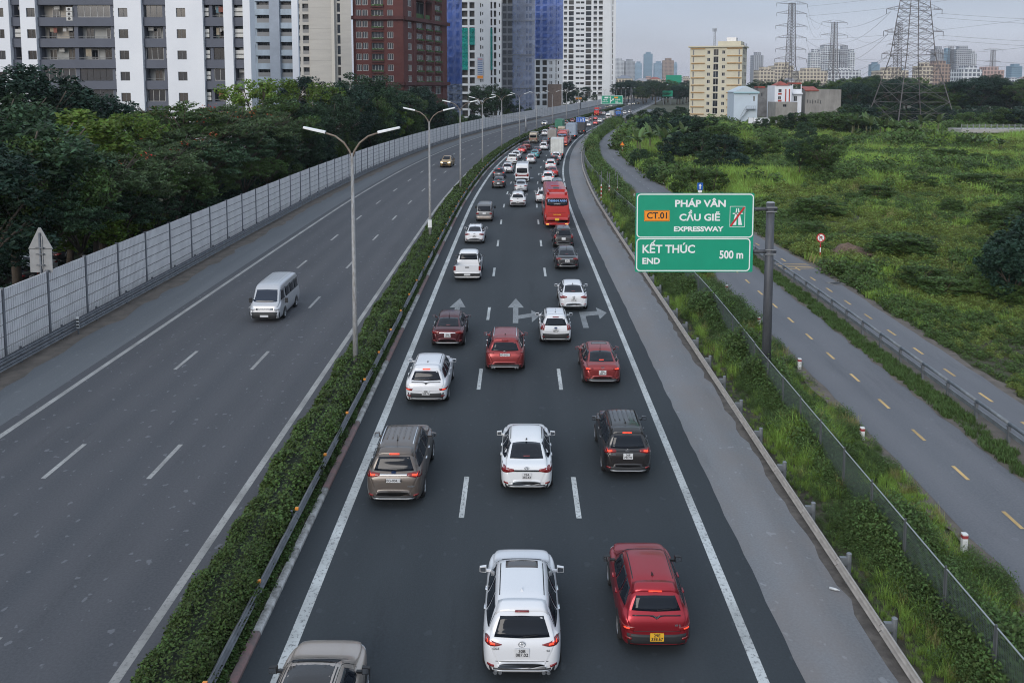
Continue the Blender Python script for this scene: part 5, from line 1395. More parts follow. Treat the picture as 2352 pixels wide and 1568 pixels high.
mb = MB(); mb.path([(0,0,0), (0,0,12.5)], [.22,.16], 10); mb.build('mast', M_dull, fs, True)
for y_ in (224, 235): mb = MB(); mb.tube((fx(1382), -.1, zat(y_, DF)), (0, -.1, zat(y_, DF)), .09); mb.build('bracket_arm', M_dull, fs)

# ---- blue lane sign
DB = 224
bs = thing('lane_sign', 'blue lane direction sign with white arrows above the queue', 'road sign', (xat(1360, DB, 3), DB, 0))
bxx = lambda x: xat(x, DB, 5)-xat(1360, DB, 5)
pb = plate_poly(bs, 'panel', M_sblue, rrect(bxx(1323), bxx(1344), zat(281, DB), zat(269, DB), .05), -.22, -.15)
ring(pb, 'border', M_swhite, bxx(1323.4), bxx(1343.6), zat(280.6, DB), zat(269.4, DB), .05, .03, -.23, -.221)
for xa in (1327.5, 1333.5):
    plate_poly(pb, 'arrow', M_swhite, [(bxx(xa-.4), zat(279.3, DB)), (bxx(xa+.4), zat(279.3, DB)), (bxx(xa+.4), zat(272.5, DB)), (bxx(xa-.4), zat(272.5, DB))], -.23, -.221)
plate_poly(pb, 'arrow', M_swhite, [(bxx(1334), zat(277, DB)), (bxx(1337.5), zat(277, DB)), (bxx(1337.5), zat(275.5, DB)), (bxx(1334), zat(275.5, DB))], -.23, -.2211)
plate_poly(pb, 'arrow', M_swhite, [(bxx(1339.6), zat(279.3, DB)), (bxx(1340.6), zat(279.3, DB)), (bxx(1340.6), zat(271.5, DB)), (bxx(1336.5), zat(271.5, DB)), (bxx(1336.5), zat(272.6, DB)), (bxx(1339.6), zat(272.6, DB))], -.23, -.221)
mb = MB(); mb.path([(0,0,0), (0,0,zat(262, DB))], [.16,.12], 10); mb.build('mast', M_dull, bs, True)
mb = MB(); mb.tube((bxx(1323), -.08, zat(274, DB)), (.15, -.08, zat(274, DB)), .07); mb.build('bracket_arm', M_dull, bs)
# ---- mast and arm above the opposite carriageway
pm_ = at(1207.5, 300, .3); gy = pm_.y
gn = thing('gantry_mast', 'grey cantilever mast in the median reaching over the opposite carriageway', 'mast', (pm_.x, gy, 0))
mb = MB(); mb.path([(0,0,0), (0,0,zat(264, gy))], [.24,.2], 10); mb.build('post', M_signback, gn, True)
mb = MB()
for dz in (0, .55): mb.tube((0, .02, zat(266.5, gy)-dz), (xat(1122, gy, 5)-pm_.x, .02, zat(266.5, gy)-dz), .09, n=6)
mb.build('arm', M_signback, gn)
mb = MB(); mb.box(-9.2, -1.6, .2, .26, zat(266.5, gy)-.9, zat(266.5, gy)+.25); 
mb = MB(); mb.box(-.2, .2, -.35, -.2, 1.4, 2.4); mb.build('control_box', M_signback, gn)

# ---- triangular warning sign seen from behind, at the foot of the barrier
sb0 = at(102, 779); DBK = sb0.y
sb = thing('warning_sign', 'grey back of a triangular warning sign and square plate before the noise barrier', 'road sign', (sb0.x, DBK, 0))
sbx = lambda x, z=5: xat(x, DBK, z)-sb0.x
mb = MB(); mb.path([(0,0,0), (sbx(92)*0,0,zat(535, DBK))], [.06,.055], 8); mb.build('post', M_dull, sb, True)
zc1 = zat(572, DBK)
plate_poly(sb, 'triangle_plate', M_signback, [(-.66, zc1), (.66, zc1), (.06, zc1+1.15), (-.06, zc1+1.15)], .07, .10)
plate_poly(sb, 'square_plate', M_signback, rrect(-.60, .60, zc1-1.28, zc1-.03, .03), .07, .10)
for z_ in (zc1+.05, zc1-.3, zc1-.9): box_part(sb, 'clamp', M_dull, -.2, .2, -.08, .07, z_, z_+.05)
for x_ in (-.10, .10): box_part(sb, 'stiffener', M_signback, x_-.03, x_+.03, .03, .07, zc1-1.1, zc1+.7)
mk = at(174.7, 768)
ch = thing('chevron_marker', 'small white marker plate with dark stripes on the left guard rail', 'marker', (mk.x+.12, mk.y, 0))
box_part(ch, 'plate', M_swhite, -.08, .08, -.02, .0, .35, 1.0)
for z_ in (.42, .60, .78): box_part(ch, 'stripe', M_sblk, -.075, .075, -.025, -.021, z_, z_+.09)
box_part(ch, 'bracket', M_dull, -.03, .03, 0, .06, .0, .9)

# ---- small signs by the scooter lanes
def round_sign(name, label, px, py, D, r, zc, poleh=None):
    X = xat(px, D, zc); t = thing(name, label, 'road sign', (X, D, -.1))
    return t
D1 = 69.0
nu = round_sign('prohibition_sign', 'round red and white no U-turn sign on a striped pole by the scooter lane', 1885, 546, D1, .35, 1.8)
zc = zat(546, D1)+.1
mb = MB(); cyl = [(.35*math.cos(2*math.pi*i/20), zc+.35*math.sin(2*math.pi*i/20)) for i in range(20)]
pr_ = plate_poly(nu, 'rim', M_sred, cyl, -.05, -.03)
plate_poly(pr_, 'disc', M_swhite, [(a*.74, (b-zc)*.74+zc) for a, b in cyl], -.056, -.0501)
plate_poly(pr_, 'symbol', M_sblk, [(-.11, zc-.16), (-.05, zc-.16), (-.05, zc+.05), (.05, zc+.05), (.05, zc-.08), (.11, zc-.08), (.11, zc+.12), (-.11, zc+.12)], -.062, -.0561)
plate_poly(pr_, 'bar', M_sred, [(-.2, zc+.2), (-.16, zc+.23), (.2, zc-.2), (.16, zc-.23)], -.068, -.0625)
for i in range(5): mb = MB(); mb.tube((0,0,i*zc/5), (0,0,(i+1)*zc/5), .045, n=8); mb.build('pole_band', M_sred if i % 2 else M_swhite, nu)
D2 = 100.0
ow = thing('one_way_sign', 'small square blue sign with a white upward arrow above the scooter road', 'road sign', (xat(1608, D2, 2.5), D2, -.1))
z2_ = zat(428, D2)+.1
q_ = plate_poly(ow, 'panel', M_sblue, rrect(-.32, .32, z2_-.40, z2_+.40, .03), -.05, -.03)
plate_poly(q_, 'arrow', M_swhite, [(-.06, z2_-.3), (.06, z2_-.3), (.06, z2_+.05), (.17, z2_+.05), (0, z2_+.3), (-.17, z2_+.05), (-.06, z2_+.05)], -.057, -.0501)
plate_poly(ow, 'lower_plate', M_swhite, rrect(-.22, .22, z2_-.70, z2_-.45, .02), -.05, -.03)
for i in range(4): mb = MB(); mb.tube((0,0,i*z2_/4), (0,0,(i+1)*z2_/4), .045, n=8); mb.build('pole_band', M_sred if i % 2 else M_swhite, ow)
D3 = at(1429, 353).y
wt = thing('warning_sign', 'yellow triangular warning sign on a red and white pole at the scooter road bend', 'road sign', (xat(1429.2, D3, 1), D3, -.1))
z3 = zat(331, D3)+.1
plate_poly(wt, 'triangle_plate', M_sred, [(-.48, z3-.3), (.48, z3-.3), (0, z3+.5)], -.05, -.03)
plate_poly(wt, 'yellow_face', M_sorange, [(-.34, z3-.22), (.34, z3-.22), (0, z3+.34)], -.057, -.0501)
for i in range(5): mb = MB(); mb.tube((0,0,i*(z3-.3)/5), (0,0,(i+1)*(z3-.3)/5), .05, n=8); mb.build('pole_band', M_swhite if i % 2 else M_sred, wt)
# striped poles on the verge
for (px, py, h, cols_, lb) in ((1380.7, 458, 3.5, 'rw', 'red and white striped pole with a tall grey tip on the verge'), (1399, 457, 3.2, 'rw', 'red and white striped pole with a tall grey tip on the verge'), (1417.6, 461, 3.3, 'rw', 'red and white striped pole with a tall grey tip on the verge'),
                              (1395, 443, 2.8, 'by', 'slim black and yellow striped pole on the verge'), (1413, 440, 3.1, 'by', 'slim black and yellow striped pole on the verge')):
    p = at(px, py); t = thing('striped_pole', lb, 'pole', (p.x, p.y, -.1), 0, 'striped poles on the verge')
    n = 8
    for i in range(n):
        mb = MB(); mb.tube((0,0,i*h*.55/n), (0,0,(i+1)*h*.55/n), .06 if cols_ == 'rw' else .04, n=8)
        mb.build('pole_band', {'rw': (M_sred, M_swhite), 'by': (M_sblk, mat('dull_yellow', (.4,.28,.05), .6))}[cols_][i % 2], t)
    mb = MB(); mb.tube((0,0,h*.55), (0,0,h), .04, n=6); mb.build('tip_rod', M_dull, t)
# white marker posts with red caps along the scooter lane
mb = MB(); mb.extrude(rrect(-.09, .09, -.09, .09, .03, 2), 0, .62); me_ = mb.mesh('shaft', mat('marker_white', (.68,.69,.68), .7, var=.12, scale=6)); me_.transform(Matrix.Rotation(R(90), 4, 'X') @ Matrix.Translation((0,0,0)))
me_.transform(Matrix.Diagonal((1,1,1,1)))
mb = MB(); mb.extrude(rrect(-.094, .094, -.094, .094, .03, 2), .62, .76); mc_ = mb.mesh('red_cap', mat('marker_red', (.30,.04,.045), .7, var=.2, scale=6)); mc_.transform(Matrix.Rotation(R(90), 4, 'X'))
mb = MB(); mb.extrude(rrect(-.09, .09, -.09, .09, .03, 2), .76, .82); mt_ = mb.mesh('white_top', MATS['marker_white']); mt_.transform(Matrix.Rotation(R(90), 4, 'X'))
def bollard(p, lab='white marker post with a red cap beside the scooter lane', rz=0.0):
    t = thing('marker_post', lab, 'marker post', (p.x, p.y, -.08), rz, 'marker posts along the scooter lanes')
    t.scale = (.9, .9, .68); link('shaft', me_, t); link('red_cap', mc_, t); link('white_top', mt_, t)
bl = [(2214,1259.5),(1980,1008),(1836,845),(1743,747),(1668.6,671)]
for x_, y_ in bl: bollard(at(x_, y_), rz=rnd.uniform(-.1, .1))
for k in range(26):
    D = 86 + 7.5*k
    bollard(SL(D, -.7), rz=rnd.uniform(-.2, .2))
    if D > 100: bollard(SR(D, .7), rz=rnd.uniform(-.2, .2))

# ---- wire mesh fence
FN = line_fn([(8,10.75),(19.5,11.04),(39,11.54),(54,12.0),(90,12.36),(109,11.95),(135,12.1),(158,12.9),(177,14.5),(215,18.9),(249,25),(341,45.2),(420,61)])
M_wire = mat('fence_wire', (0.10, 0.125, 0.125), 0.6, 0.3)
fe = thing('mesh_fence', 'wire mesh fence on steel posts between the expressway verge and the scooter lane', 'fence')
FL, FH = 2.44, 1.45
def fence_panel(nx_, nz_, w_):
    mb = MB()
    for i in range(1, nx_): y_ = -FL/2+.05+(FL-.1)*i/nx_; mb.box(-w_, w_, y_-w_, y_+w_, .08, FH-.02)
    for i in range(nz_): z_ = .1+(FH-.15)*i/nz_; mb.box(-w_*.8, w_*.8, -FL/2+.05, FL/2-.05, z_-w_, z_+w_)
    return mb.mesh('mesh_panel', M_wire)
fp1, fp2 = fence_panel(34, 22, .0028), fence_panel(14, 9, .005)
mb = MB(); mb.tube((0,-FL/2+.03,.06), (0,FL/2-.03,.06), .02, n=5)
for sy in (-1, 1): mb.tube((0,sy*(FL/2-.03),.04), (0,sy*(FL/2-.03),FH), .022, n=5)
ffm = mb.mesh('panel_frame', mat('fence_frame', (.10,.11,.115), .6, .2))
mb = MB(); mb.tube((0,-FL/2+.03,FH), (0,FL/2-.03,FH), .02, n=6); ftm = mb.mesh('top_rail', mat('fence_top_rail', (.34,.37,.38), .5, .3))
mb = MB(); mb.box(-.02, .02, -.02, .02, -.3, FH+.03); fpo = mb.mesh('post', mat('fence_post', (.10,.11,.115), .6, .2))
D = 13.0
for k in range(105):
    a, b = FN(D-1), FN(D+1); h = -math.atan2(b.x-a.x, b.y-a.y); p = FN(D); p.z = -.05 + rnd.uniform(-.03, .03)
    link('mesh_panel', fp1 if k < 45 else fp2, fe, p, (0, 0, h)); link('panel_frame', ffm, fe, p, (0, 0, h)); link('top_rail', ftm, fe, p, (0, 0, h))
    link('post', fpo, fe, FN(D+FL/2+.02), (0, 0, h))
    D += (FL+.06)*math.cos(h)
# bridge-deck drain and a bottle dropped in the gutter
dr_ = at(1920, 650); g_ = thing('drain_grate', 'small square drain grate set in the scooter lane', 'drain', (dr_.x, dr_.y, -.015), .3)
box_part(g_, 'frame', M_conc, -.5, .5, -.45, .45, 0, .012); box_part(g_, 'grate', M_blk, -.36, .36, -.3, .3, .012, .018)
pb_ = at(1905, 1352); mb = MB(); mb.path([(0,0,.04),(.17,0,.04),(.22,0,.04),(.27,0,.04)], [.035,.035,.015,.014], 8)
o_ = mb.build('plastic_bottle', mat('clear_plastic', (.55,.58,.6), .2), None, True); o_.location = (pb_.x, pb_.y, 0); o_.rotation_euler = (0,0,-.5); tag(o_, 'discarded clear plastic bottle lying at the shoulder kerb', 'bottle')
# ------------------------------------------------------------------ vegetation
nr = np.random.default_rng(11)
def leaf_mesh(centres, normals_up, size, asp, name, m_, rng, droop=0.0, fold=True):
    """many small rhombic leaves; centres (n,3)"""
    n = len(centres)
    th = rng.uniform(0, 2*np.pi, n); tilt = rng.uniform(-.7, .7, n) - droop
    d = np.stack([np.cos(th)*np.cos(tilt), np.sin(th)*np.cos(tilt), np.sin(tilt)], 1)
    up = normals_up + rng.normal(0, .45, (n, 3))
    s = np.cross(d, up); s /= np.linalg.norm(s, axis=1, keepdims=True)+1e-9
    L_ = (size*rng.uniform(.65, 1.3, n))[:, None]
    w = L_*asp
    c = centres
    v = np.stack([c - d*L_*.5, c + s*w*.5, c + d*L_*.5, c - s*w*.5], 1).reshape(-1, 3)
    f = np.arange(4*n).reshape(n, 4)
    me = bpy.data.meshes.new(name)
    me.vertices.add(4*n); me.vertices.foreach_set('co', v.astype(np.float32).ravel())
    me.loops.add(4*n); me.loops.foreach_set('vertex_index', f.astype(np.int32).ravel())
    me.polygons.add(n); me.polygons.foreach_set('loop_start', np.arange(0, 4*n, 4, dtype=np.int32)); me.polygons.foreach_set('loop_total', np.full(n, 4, np.int32))
    me.materials.append(m_); me.update(calc_edges=True)
    return me
LEAF = {
 'dark': mat('leaf_dark', (0.050, 0.094, 0.047), 0.55, scale=.8, c2=(0.036, 0.067, 0.034), spec=.15, island=.5, transl=.25),
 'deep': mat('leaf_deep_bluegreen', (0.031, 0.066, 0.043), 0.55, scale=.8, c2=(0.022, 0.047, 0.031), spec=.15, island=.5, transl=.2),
 'mid': mat('leaf_mid_green', (0.094, 0.154, 0.046), 0.55, scale=.8, c2=(0.067, 0.111, 0.033), spec=.15, island=.5, transl=.3),
 'bright': mat('leaf_bright_green', (0.150, 0.225, 0.045), 0.55, spec=.15, island=.45, transl=.35),
 'feather': mat('leaf_feathery_olive', (0.088, 0.129, 0.057), 0.6, scale=.8, c2=(0.063, 0.093, 0.041), spec=.15, island=.5, transl=.3),
 'banana': mat('leaf_banana', (0.111, 0.169, 0.065), 0.5, spec=.15, island=.4, transl=.3),
 'hedge': mat('leaf_hedge', (0.074, 0.118, 0.032), 0.5, scale=.7, c2=(0.060, 0.088, 0.024), spec=.15, island=.6, transl=.15),
 'grass': mat('grass_blade', (0.260, 0.375, 0.082), 0.6, spec=.15, island=.4, transl=.35),
 'grassdry': mat('dry_grass_blade', (0.300, 0.270, 0.120), 0.7, spec=.15, island=.4, transl=.3),
 'weed': mat('weed_leaf', (0.092, 0.145, 0.046), 0.6, spec=.15, island=.5, transl=.3),
 'weedlt': mat('weed_light_leaf', (0.185, 0.240, 0.062), 0.6, spec=.15, island=.45, transl=.35),
 'flower': mat('flame_flower', (0.42, 0.07, 0.02), 0.6, spec=.15, island=.3),
}
M_bark = mat('bark', (0.085, 0.068, 0.052), 0.9, var=0.35, scale=3, bump=0.6)
def make_tree(kind, seed, leafm, nclump, per, lsize, asp):
    """unit trees about 10 m tall: returns (trunk mesh, crown mesh)"""
    rng = np.random.default_rng(seed)
    mb = MB(); tips = []
    hb = {'broad': 3.2, 'flame': 4.0, 'cone': 2.4, 'bush': .4}[kind]
    top = Vector((rng.uniform(-.3, .3), rng.uniform(-.3, .3), hb))
    if kind != 'bush': mb.path([(0,0,-.2), (top.x*.4, top.y*.5, hb*.5), top], [.24, .19, .16], 7)
    nb_ = {'broad': 8, 'flame': 10, 'cone': 8, 'bush': 7}[kind]
    for i in range(nb_):
        a = 2*math.pi*i/nb_ + rng.uniform(-.3, .3)
        if kind == 'flame': r_, z_ = rng.uniform(2.2, 4.4), rng.uniform(7.4, 9.4)
        elif kind == 'cone': r_, z_ = rng.uniform(.8, 2.2), rng.uniform(5.0, 9.0)
        elif kind == 'bush': r_, z_ = rng.uniform(1.2, 3.4), rng.uniform(2.0, 7.5)
        else: r_, z_ = rng.uniform(1.6, 3.4), rng.uniform(5.4, 9.0)
        p1 = Vector((math.cos(a)*r_*.45, math.sin(a)*r_*.45, hb+(z_-hb)*.55)); p2 = Vector((math.cos(a)*r_, math.sin(a)*r_, z_))
        mb.path([top, p1, p2], [.11, .075, .03], 5)
        for q in range(3):
            b = a + rng.uniform(-.9, .9); p3 = p1.lerp(p2, rng.uniform(.2, .9)) + Vector((math.cos(b), math.sin(b), rng.uniform(.1, .8)))*rng.uniform(.5, 1.3)
            mb.path([p1.lerp(p2, .4), p3], [.045, .015], 4); tips.append(p3)
        tips.append(p2)
    trunk = mb.mesh('trunk', M_bark, True)
    C, Nn = [], []
    for i in range(nclump):
        a, u = rng.uniform(0, 2*np.pi), rng.uniform(-1, 1)
        if kind == 'flame':
            rr = 4.6*math.sqrt(rng.uniform(0, 1)); c = np.array([rr*math.cos(a), rr*math.sin(a), 9.3 - .075*rr**2 + rng.uniform(-1.5, .4)])
            sp_, flat_ = rng.uniform(.5, 1.0), .28
        elif kind == 'cone':
            zz = rng.uniform(0, 1); rr = (2.9*(1-zz**1.6)+.35)*rng.uniform(.55, 1.0); c = np.array([rr*math.cos(a), rr*math.sin(a), 2.6+7.2*zz])
            sp_, flat_ = rng.uniform(.45, .85), .75
        elif kind == 'bush':
            rr = rng.uniform(.6, 1.0); ct = math.sqrt(1-u*u); c = np.array([4.2*rr*ct*math.cos(a), 4.2*rr*ct*math.sin(a), 3.6+4.0*rr*u if u > 0 else 3.6+3.4*rr*u]); 
            sp_, flat_ = rng.uniform(.6, 1.2), .7
        else:
            rr = rng.uniform(.62, 1.0); ct = math.sqrt(1-u*u); lob = 1+.22*math.sin(3*a+seed)+.12*math.sin(5*a)
            c = np.array([3.7*rr*ct*math.cos(a)*lob, 3.7*rr*ct*math.sin(a)*lob, 6.3+3.3*rr*u])
            sp_, flat_ = rng.uniform(.5, 1.05), .6
        k = int(per*rng.uniform(.6, 1.4))
        pts = rng.normal(0, 1, (k, 3)); pts /= np.linalg.norm(pts, axis=1, keepdims=True)
        rad = rng.uniform(.35, 1.0, (k, 1))**.6
        C.append(c + pts*rad*sp_*np.array([1, 1, flat_])); Nn.append(pts*.6 + np.array([0, 0, .8]))
    C = np.concatenate(C); Nn = np.concatenate(Nn)
    crown = leaf_mesh(C, Nn, lsize, asp, 'crown', LEAF[leafm], rng, .25 if kind == 'flame' else .1)
    return trunk, crown
TREES = {
 'dark1': make_tree('broad', 1, 'dark', 85, 140, .28, .5), 'dark2': make_tree('broad', 2, 'deep', 85, 140, .28, .5),
 'mid1': make_tree('broad', 3, 'mid', 80, 140, .28, .5), 'bright1': make_tree('cone', 4, 'bright', 75, 110, .30, .5),
 'bright2': make_tree('broad', 5, 'bright', 70, 110, .32, .5),
 'flame1': make_tree('flame', 6, 'feather', 95, 75, .42, .26), 'flame2': make_tree('flame', 7, 'mid', 100, 75, .42, .26),
 'flame3': make_tree('flame', 8, 'dark', 90, 75, .42, .28),
 'bush1': make_tree('bush', 9, 'dark', 80, 90, .5, .5), 'bush2': make_tree('bush', 10, 'mid', 80, 90, .5, .5), 'bush3': make_tree('bush', 12, 'deep', 80, 90, .5, .5),
}
FLW = leaf_mesh(np.repeat(nr.uniform(-1, 1, (6, 3))*np.array([3, 3, .3]) + np.array([0, 0, 8.9]), 9, 0) + nr.normal(0, .22, (54, 3)), np.tile([0, 0, 1.], (54, 1)), .2, .7, 'flowers', LEAF['flower'], nr)
LBL = {'dark1': 'dense dark green broadleaf tree', 'dark2': 'dense blue-green dark tree', 'mid1': 'mid green rounded tree', 'bright1': 'bright green upright tree', 'bright2': 'bright green rounded tree',
       'flame1': 'feathery olive flat-topped tree', 'flame2': 'feathery green flat-topped tree', 'flame3': 'feathery dark flat-topped tree', 'bush1': 'dark leafy thicket', 'bush2': 'mid green leafy thicket', 'bush3': 'deep green leafy thicket'}
def tree(kind, x, y, h, wide=1.0, where='behind the noise barrier', group='trees behind the noise barrier', flowers=False, z=-.1):
    t = thing('shrub' if kind.startswith('bush') else 'tree', LBL[kind] + (' with orange-red flowers ' if flowers else ' ') + where, 'shrub' if kind.startswith('bush') else 'tree', (x, y, z), rnd.uniform(0, 6.28), group + ' ' + kind if False else group)
    k = h/9.6; t.scale = (k*wide, k*wide, k)
    tr, cr_ = TREES[kind]
    link('trunk', tr, t); link('crown', cr_, t)
    if flowers: link('flowers', FLW, t)['kind'] = 'stuff'
    return t
def tree_px(kind, px, top, D, wide=1.0, **kw):
    """a tree whose top is seen at photo pixel (px, top) when it stands D metres away"""
    h = zat(top, D)
    return tree(kind, xat(px, D, h*.6), D, h, wide, **kw)
srx_ = lambda D: SR(D).x
for a in (('dark1', 30, 235, 50, 1.15), ('dark2', -40, 330, 44, 1.1), ('mid1', 95, 300, 55, .8), ('dark2', 60, 150, 84, 1.15), ('dark1', -30, 175, 78, 1.1), ('dark1', 130, 185, 88, .9),
          ('flame3', 95, 430, 50, .9), ('dark2', 232, 214, 92, .95), ('bright1', 180, 262, 72, 1.35), ('bright1', 235, 285, 68, 1.3), ('bright2', 300, 262, 80, 1.0), ('bright1', 150, 300, 62, 1.2),
          ('flame1', 215, 345, 60, 1.1), ('flame3', 180, 440, 56, 1.0), ('flame2', 300, 370, 64, 1.0), ('flame1', 330, 322, 72, 1.1), ('flame3', 270, 440, 62, 1.0), ('mid1', 330, 255, 98, .8),
          ('flame2', 410, 235, 92, 1.0), ('flame1', 395, 300, 82, 1.15), ('flame1', 470, 250, 92, 1.15), ('flame3', 455, 320, 80, 1.1), ('flame2', 400, 385, 70, 1.0), ('flame3', 350, 445, 66, .9),
          ('flame2', 480, 385, 75, 1.0), ('flame2', 560, 365, 84, 1.0), ('flame3', 540, 300, 92, 1.1), ('flame1', 545, 238, 104, 1.1), ('flame1', 600, 250, 110, 1.1), ('flame3', 620, 300, 98, 1.1), ('flame2', 610, 360, 90, .9),
          ('bright2', 590, 183, 132, 1.0), ('bright2', 650, 183, 138, 1.0), ('dark2', 700, 176, 170, 1.0), ('mid1', 640, 215, 118, 1.0), ('dark1', 700, 225, 118, 1.0), ('dark1', 690, 275, 104, 1.0), ('dark2', 735, 305, 106, .8), ('mid1', 660, 350, 92, .7),
          ('bright2', 735, 192, 150, .9), ('dark1', 760, 215, 132, 1.05), ('dark2', 790, 240, 122, 1.0), ('dark1', 815, 166, 172, 1.1), ('dark2', 800, 195, 150, 1.05), ('dark1', 850, 185, 178, 1.1), ('mid1', 835, 215, 150, 1.0),
          ('dark2', 880, 225, 148, 1.0), ('dark1', 850, 265, 126, .9), ('mid1', 790, 300, 112, .7), ('flame3', 905, 205, 190, 1.0), ('bright2', 905, 235, 168, .9), ('mid1', 940, 215, 196, .9), ('mid1', 930, 250, 158, .9), ('dark2', 960, 198, 214, 1.0),
          ('dark1', 985, 215, 205, 1.0), ('dark2', 1000, 240, 185, .9), ('dark1', 955, 285, 144, .7), ('dark2', 1015, 262, 190, .9), ('dark1', 1035, 245, 218, .8), ('mid1', 1060, 262, 205, .8), ('dark2', 1085, 262, 222, .8),
          ('dark1', 1105, 195, 262, .95), ('dark1', 1140, 192, 270, 1.0), ('dark2', 1160, 205, 285, .9), ('dark1', 1125, 240, 245, .8), ('mid1', 1165, 248, 262, .8), ('dark2', 1190, 240, 300, .9), ('dark1', 1215, 246, 320, .9), ('dark2', 1245, 248, 345, .8),
          ('mid1', 1270, 246, 372, .8), ('dark1', 1290, 205, 410, .9), ('dark2', 1300, 188, 430, .9), ('dark1', 1320, 205, 450, .9), ('mid1', 1315, 228, 425, .8), ('dark2', 1345, 200, 500, .9), ('dark1', 1365, 215, 530, .8), ('dark2', 1385, 205, 580, .9), ('dark1', 1340, 222, 460, .8), ('mid1', 1395, 218, 600, .8)):
    i_ = a[0]; a = list(a)
    while True:                                   # keep every crown behind the barrier
        h = zat(a[2], a[3]); _, off = s_of(Vector((xat(a[1], a[3], h*.6), a[3], 0)))
        if off < -(32.2 + .8*3.8*h/9.6*a[4]) or a[3] > 800: break
        a[3] += 2.0
    tree_px(*a, flowers=(i_ in ('flame1',)) or (a[1] in (410, 232+9000)))
for k in range(44):
    s = 40 + 6.0*k
    if 52 < s < 92: continue
    p = road(s, -35.5 - rnd.uniform(0, 2.0)); kd = rnd.choice(['bush1', 'bush3', 'bush2', 'bush1'])
    tree(kd, p.x, p.y, rnd.uniform(4.6, 6.2), 1.0, 'close behind the noise barrier under the trees', 'thickets close behind the noise barrier')
for k in range(30):
    s = 45 + 7.0*k; p = road(s, -42 - rnd.uniform(0, 12)); kd = rnd.choice(['bush1', 'bush3', 'bush3'])
    tree(kd, p.x, p.y, rnd.uniform(5.0, 6.5), 1.0, 'in the shade under the trees', 'thickets in the shade under the trees')
# far woods on both sides of the road and across the river
for i in range(26):
    px = 1415 + i*7.0; D = rnd.uniform(620, 900)
    tree_px(rnd.choice(['dark1', 'dark2', 'mid1']), px, rnd.uniform(182, 200), D, 1.4, where='along the far end of the expressway', group='far roadside trees')
for i in range(44):
    px = 1920 + i*10.5 + rnd.uniform(-5, 5); D = rnd.uniform(345, 410)
    tp = 186 + 10*math.sin(i*.7) + rnd.uniform(-6, 8) + (14 if 2120 < px < 2190 else 0)
    tree_px(rnd.choice(['dark1', 'dark2', 'dark2', 'mid1']), px, tp, D, 1.25, where='in the wood behind the tall pylon', group='trees behind the tall pylon')
for i in range(26):
    px = 1940 + i*17 + rnd.uniform(-8, 8); D = rnd.uniform(262, 300)
    if 2000 < px < 2195: D, px = 340, px
    tree_px(rnd.choice(['bush1', 'bush3', 'bush2']), px, rnd.uniform(222, 248), D, 1.2, where='below the wood by the tall pylon', group='thickets below the wood')
for i in range(16):
    px = 1740 + i*16; tree_px(rnd.choice(['dark1', 'mid1', 'bush1']), px, rnd.uniform(178, 196), rnd.uniform(420, 560), 1.2, where='behind the low houses', group='trees behind the low houses')
# thickets along the scooter road and round the houses
for (px, top, D, k, w) in ((1470, 262, 250, 'bush1', 1.2), (1500, 250, 235, 'bush3', 1.2), (1540, 244, 215, 'bush1', 1.3), (1580, 246, 205, 'bush3', 1.3), (1620, 252, 200, 'bush1', 1.2), (1655, 262, 190, 'bush2', 1.2),
        (1560, 285, 165, 'bush3', 1.3), (1610, 285, 160, 'bush1', 1.3), (1660, 290, 158, 'bush3', 1.2), (1700, 300, 160, 'bush2', 1.1), (1630, 330, 135, 'bush1', 1.2), (1690, 335, 140, 'bush3', 1.1), (1730, 320, 160, 'bush1', 1.0),
        (1470, 330, 150, 'bush1', 1.0), (1500, 350, 138, 'bush2', 1.1), (1530, 340, 140, 'bush1', 1.0), (1455, 345, 160, 'bush3', .9), (1590, 365, 118, 'bush2', 1.0), (1640, 372, 112, 'bush2', 1.1), (1560, 385, 112, 'bush2', .9), (1500, 375, 128, 'bush1', .8),
        (1445, 300, 200, 'bush1', .9), (1425, 262, 330, 'bush1', 1.0), (1450, 255, 330, 'bush3', 1.0), (1480, 245, 330, 'bush1', 1.2), (1515, 238, 330, 'bush3', 1.2), (1560, 235, 320, 'bush1', 1.2), (1770, 292, 170, 'bush2', 1.0), (2345, 470, 62, 'bush1', 1.0), (2330, 505, 56, 'bush3', .9),
        (1790, 250, 260, 'bush2', 1.2), (1830, 246, 255, 'bush1', 1.3), (1870, 240, 250, 'bush2', 1.4), (1910, 236, 245, 'bush2', 1.4), (1955, 240, 240, 'bush2', 1.4), (1990, 250, 235, 'bush1', 1.2), (1750, 262, 250, 'bush1', 1.1), (1850, 268, 215, 'bush1', 1.0), (2210, 300, 190, 'bush2', .9)):
    tree_px(k, px, top, D, w, where='on the rough ground beyond the scooter road', group='thickets beyond the scooter road')
rf_ = random.Random(5)
for i in range(56):
    D = rf_.uniform(55, 235); X = rf_.uniform(float(srx_(D))+4, D*.6)
    tree('bush2', X, D, rf_.uniform(1.2, 3.0), rf_.uniform(1.2, 2.2), 'low in the weedy field', 'low thickets in the weedy field')
tree_px('dark1', 1838, 308, 128, .95, where='standing alone in the weedy field, slimmer of the pair', group='pair of trees in the weedy field')
tree_px('mid1', 1890, 305, 126, 1.15, where='standing in the weedy field beside a slimmer dark tree', group='pair of trees in the weedy field')
tree_px('bush3', 2395, 440, 60, 1.0, where='at the edge of the weedy field', group='thickets beyond the scooter road')

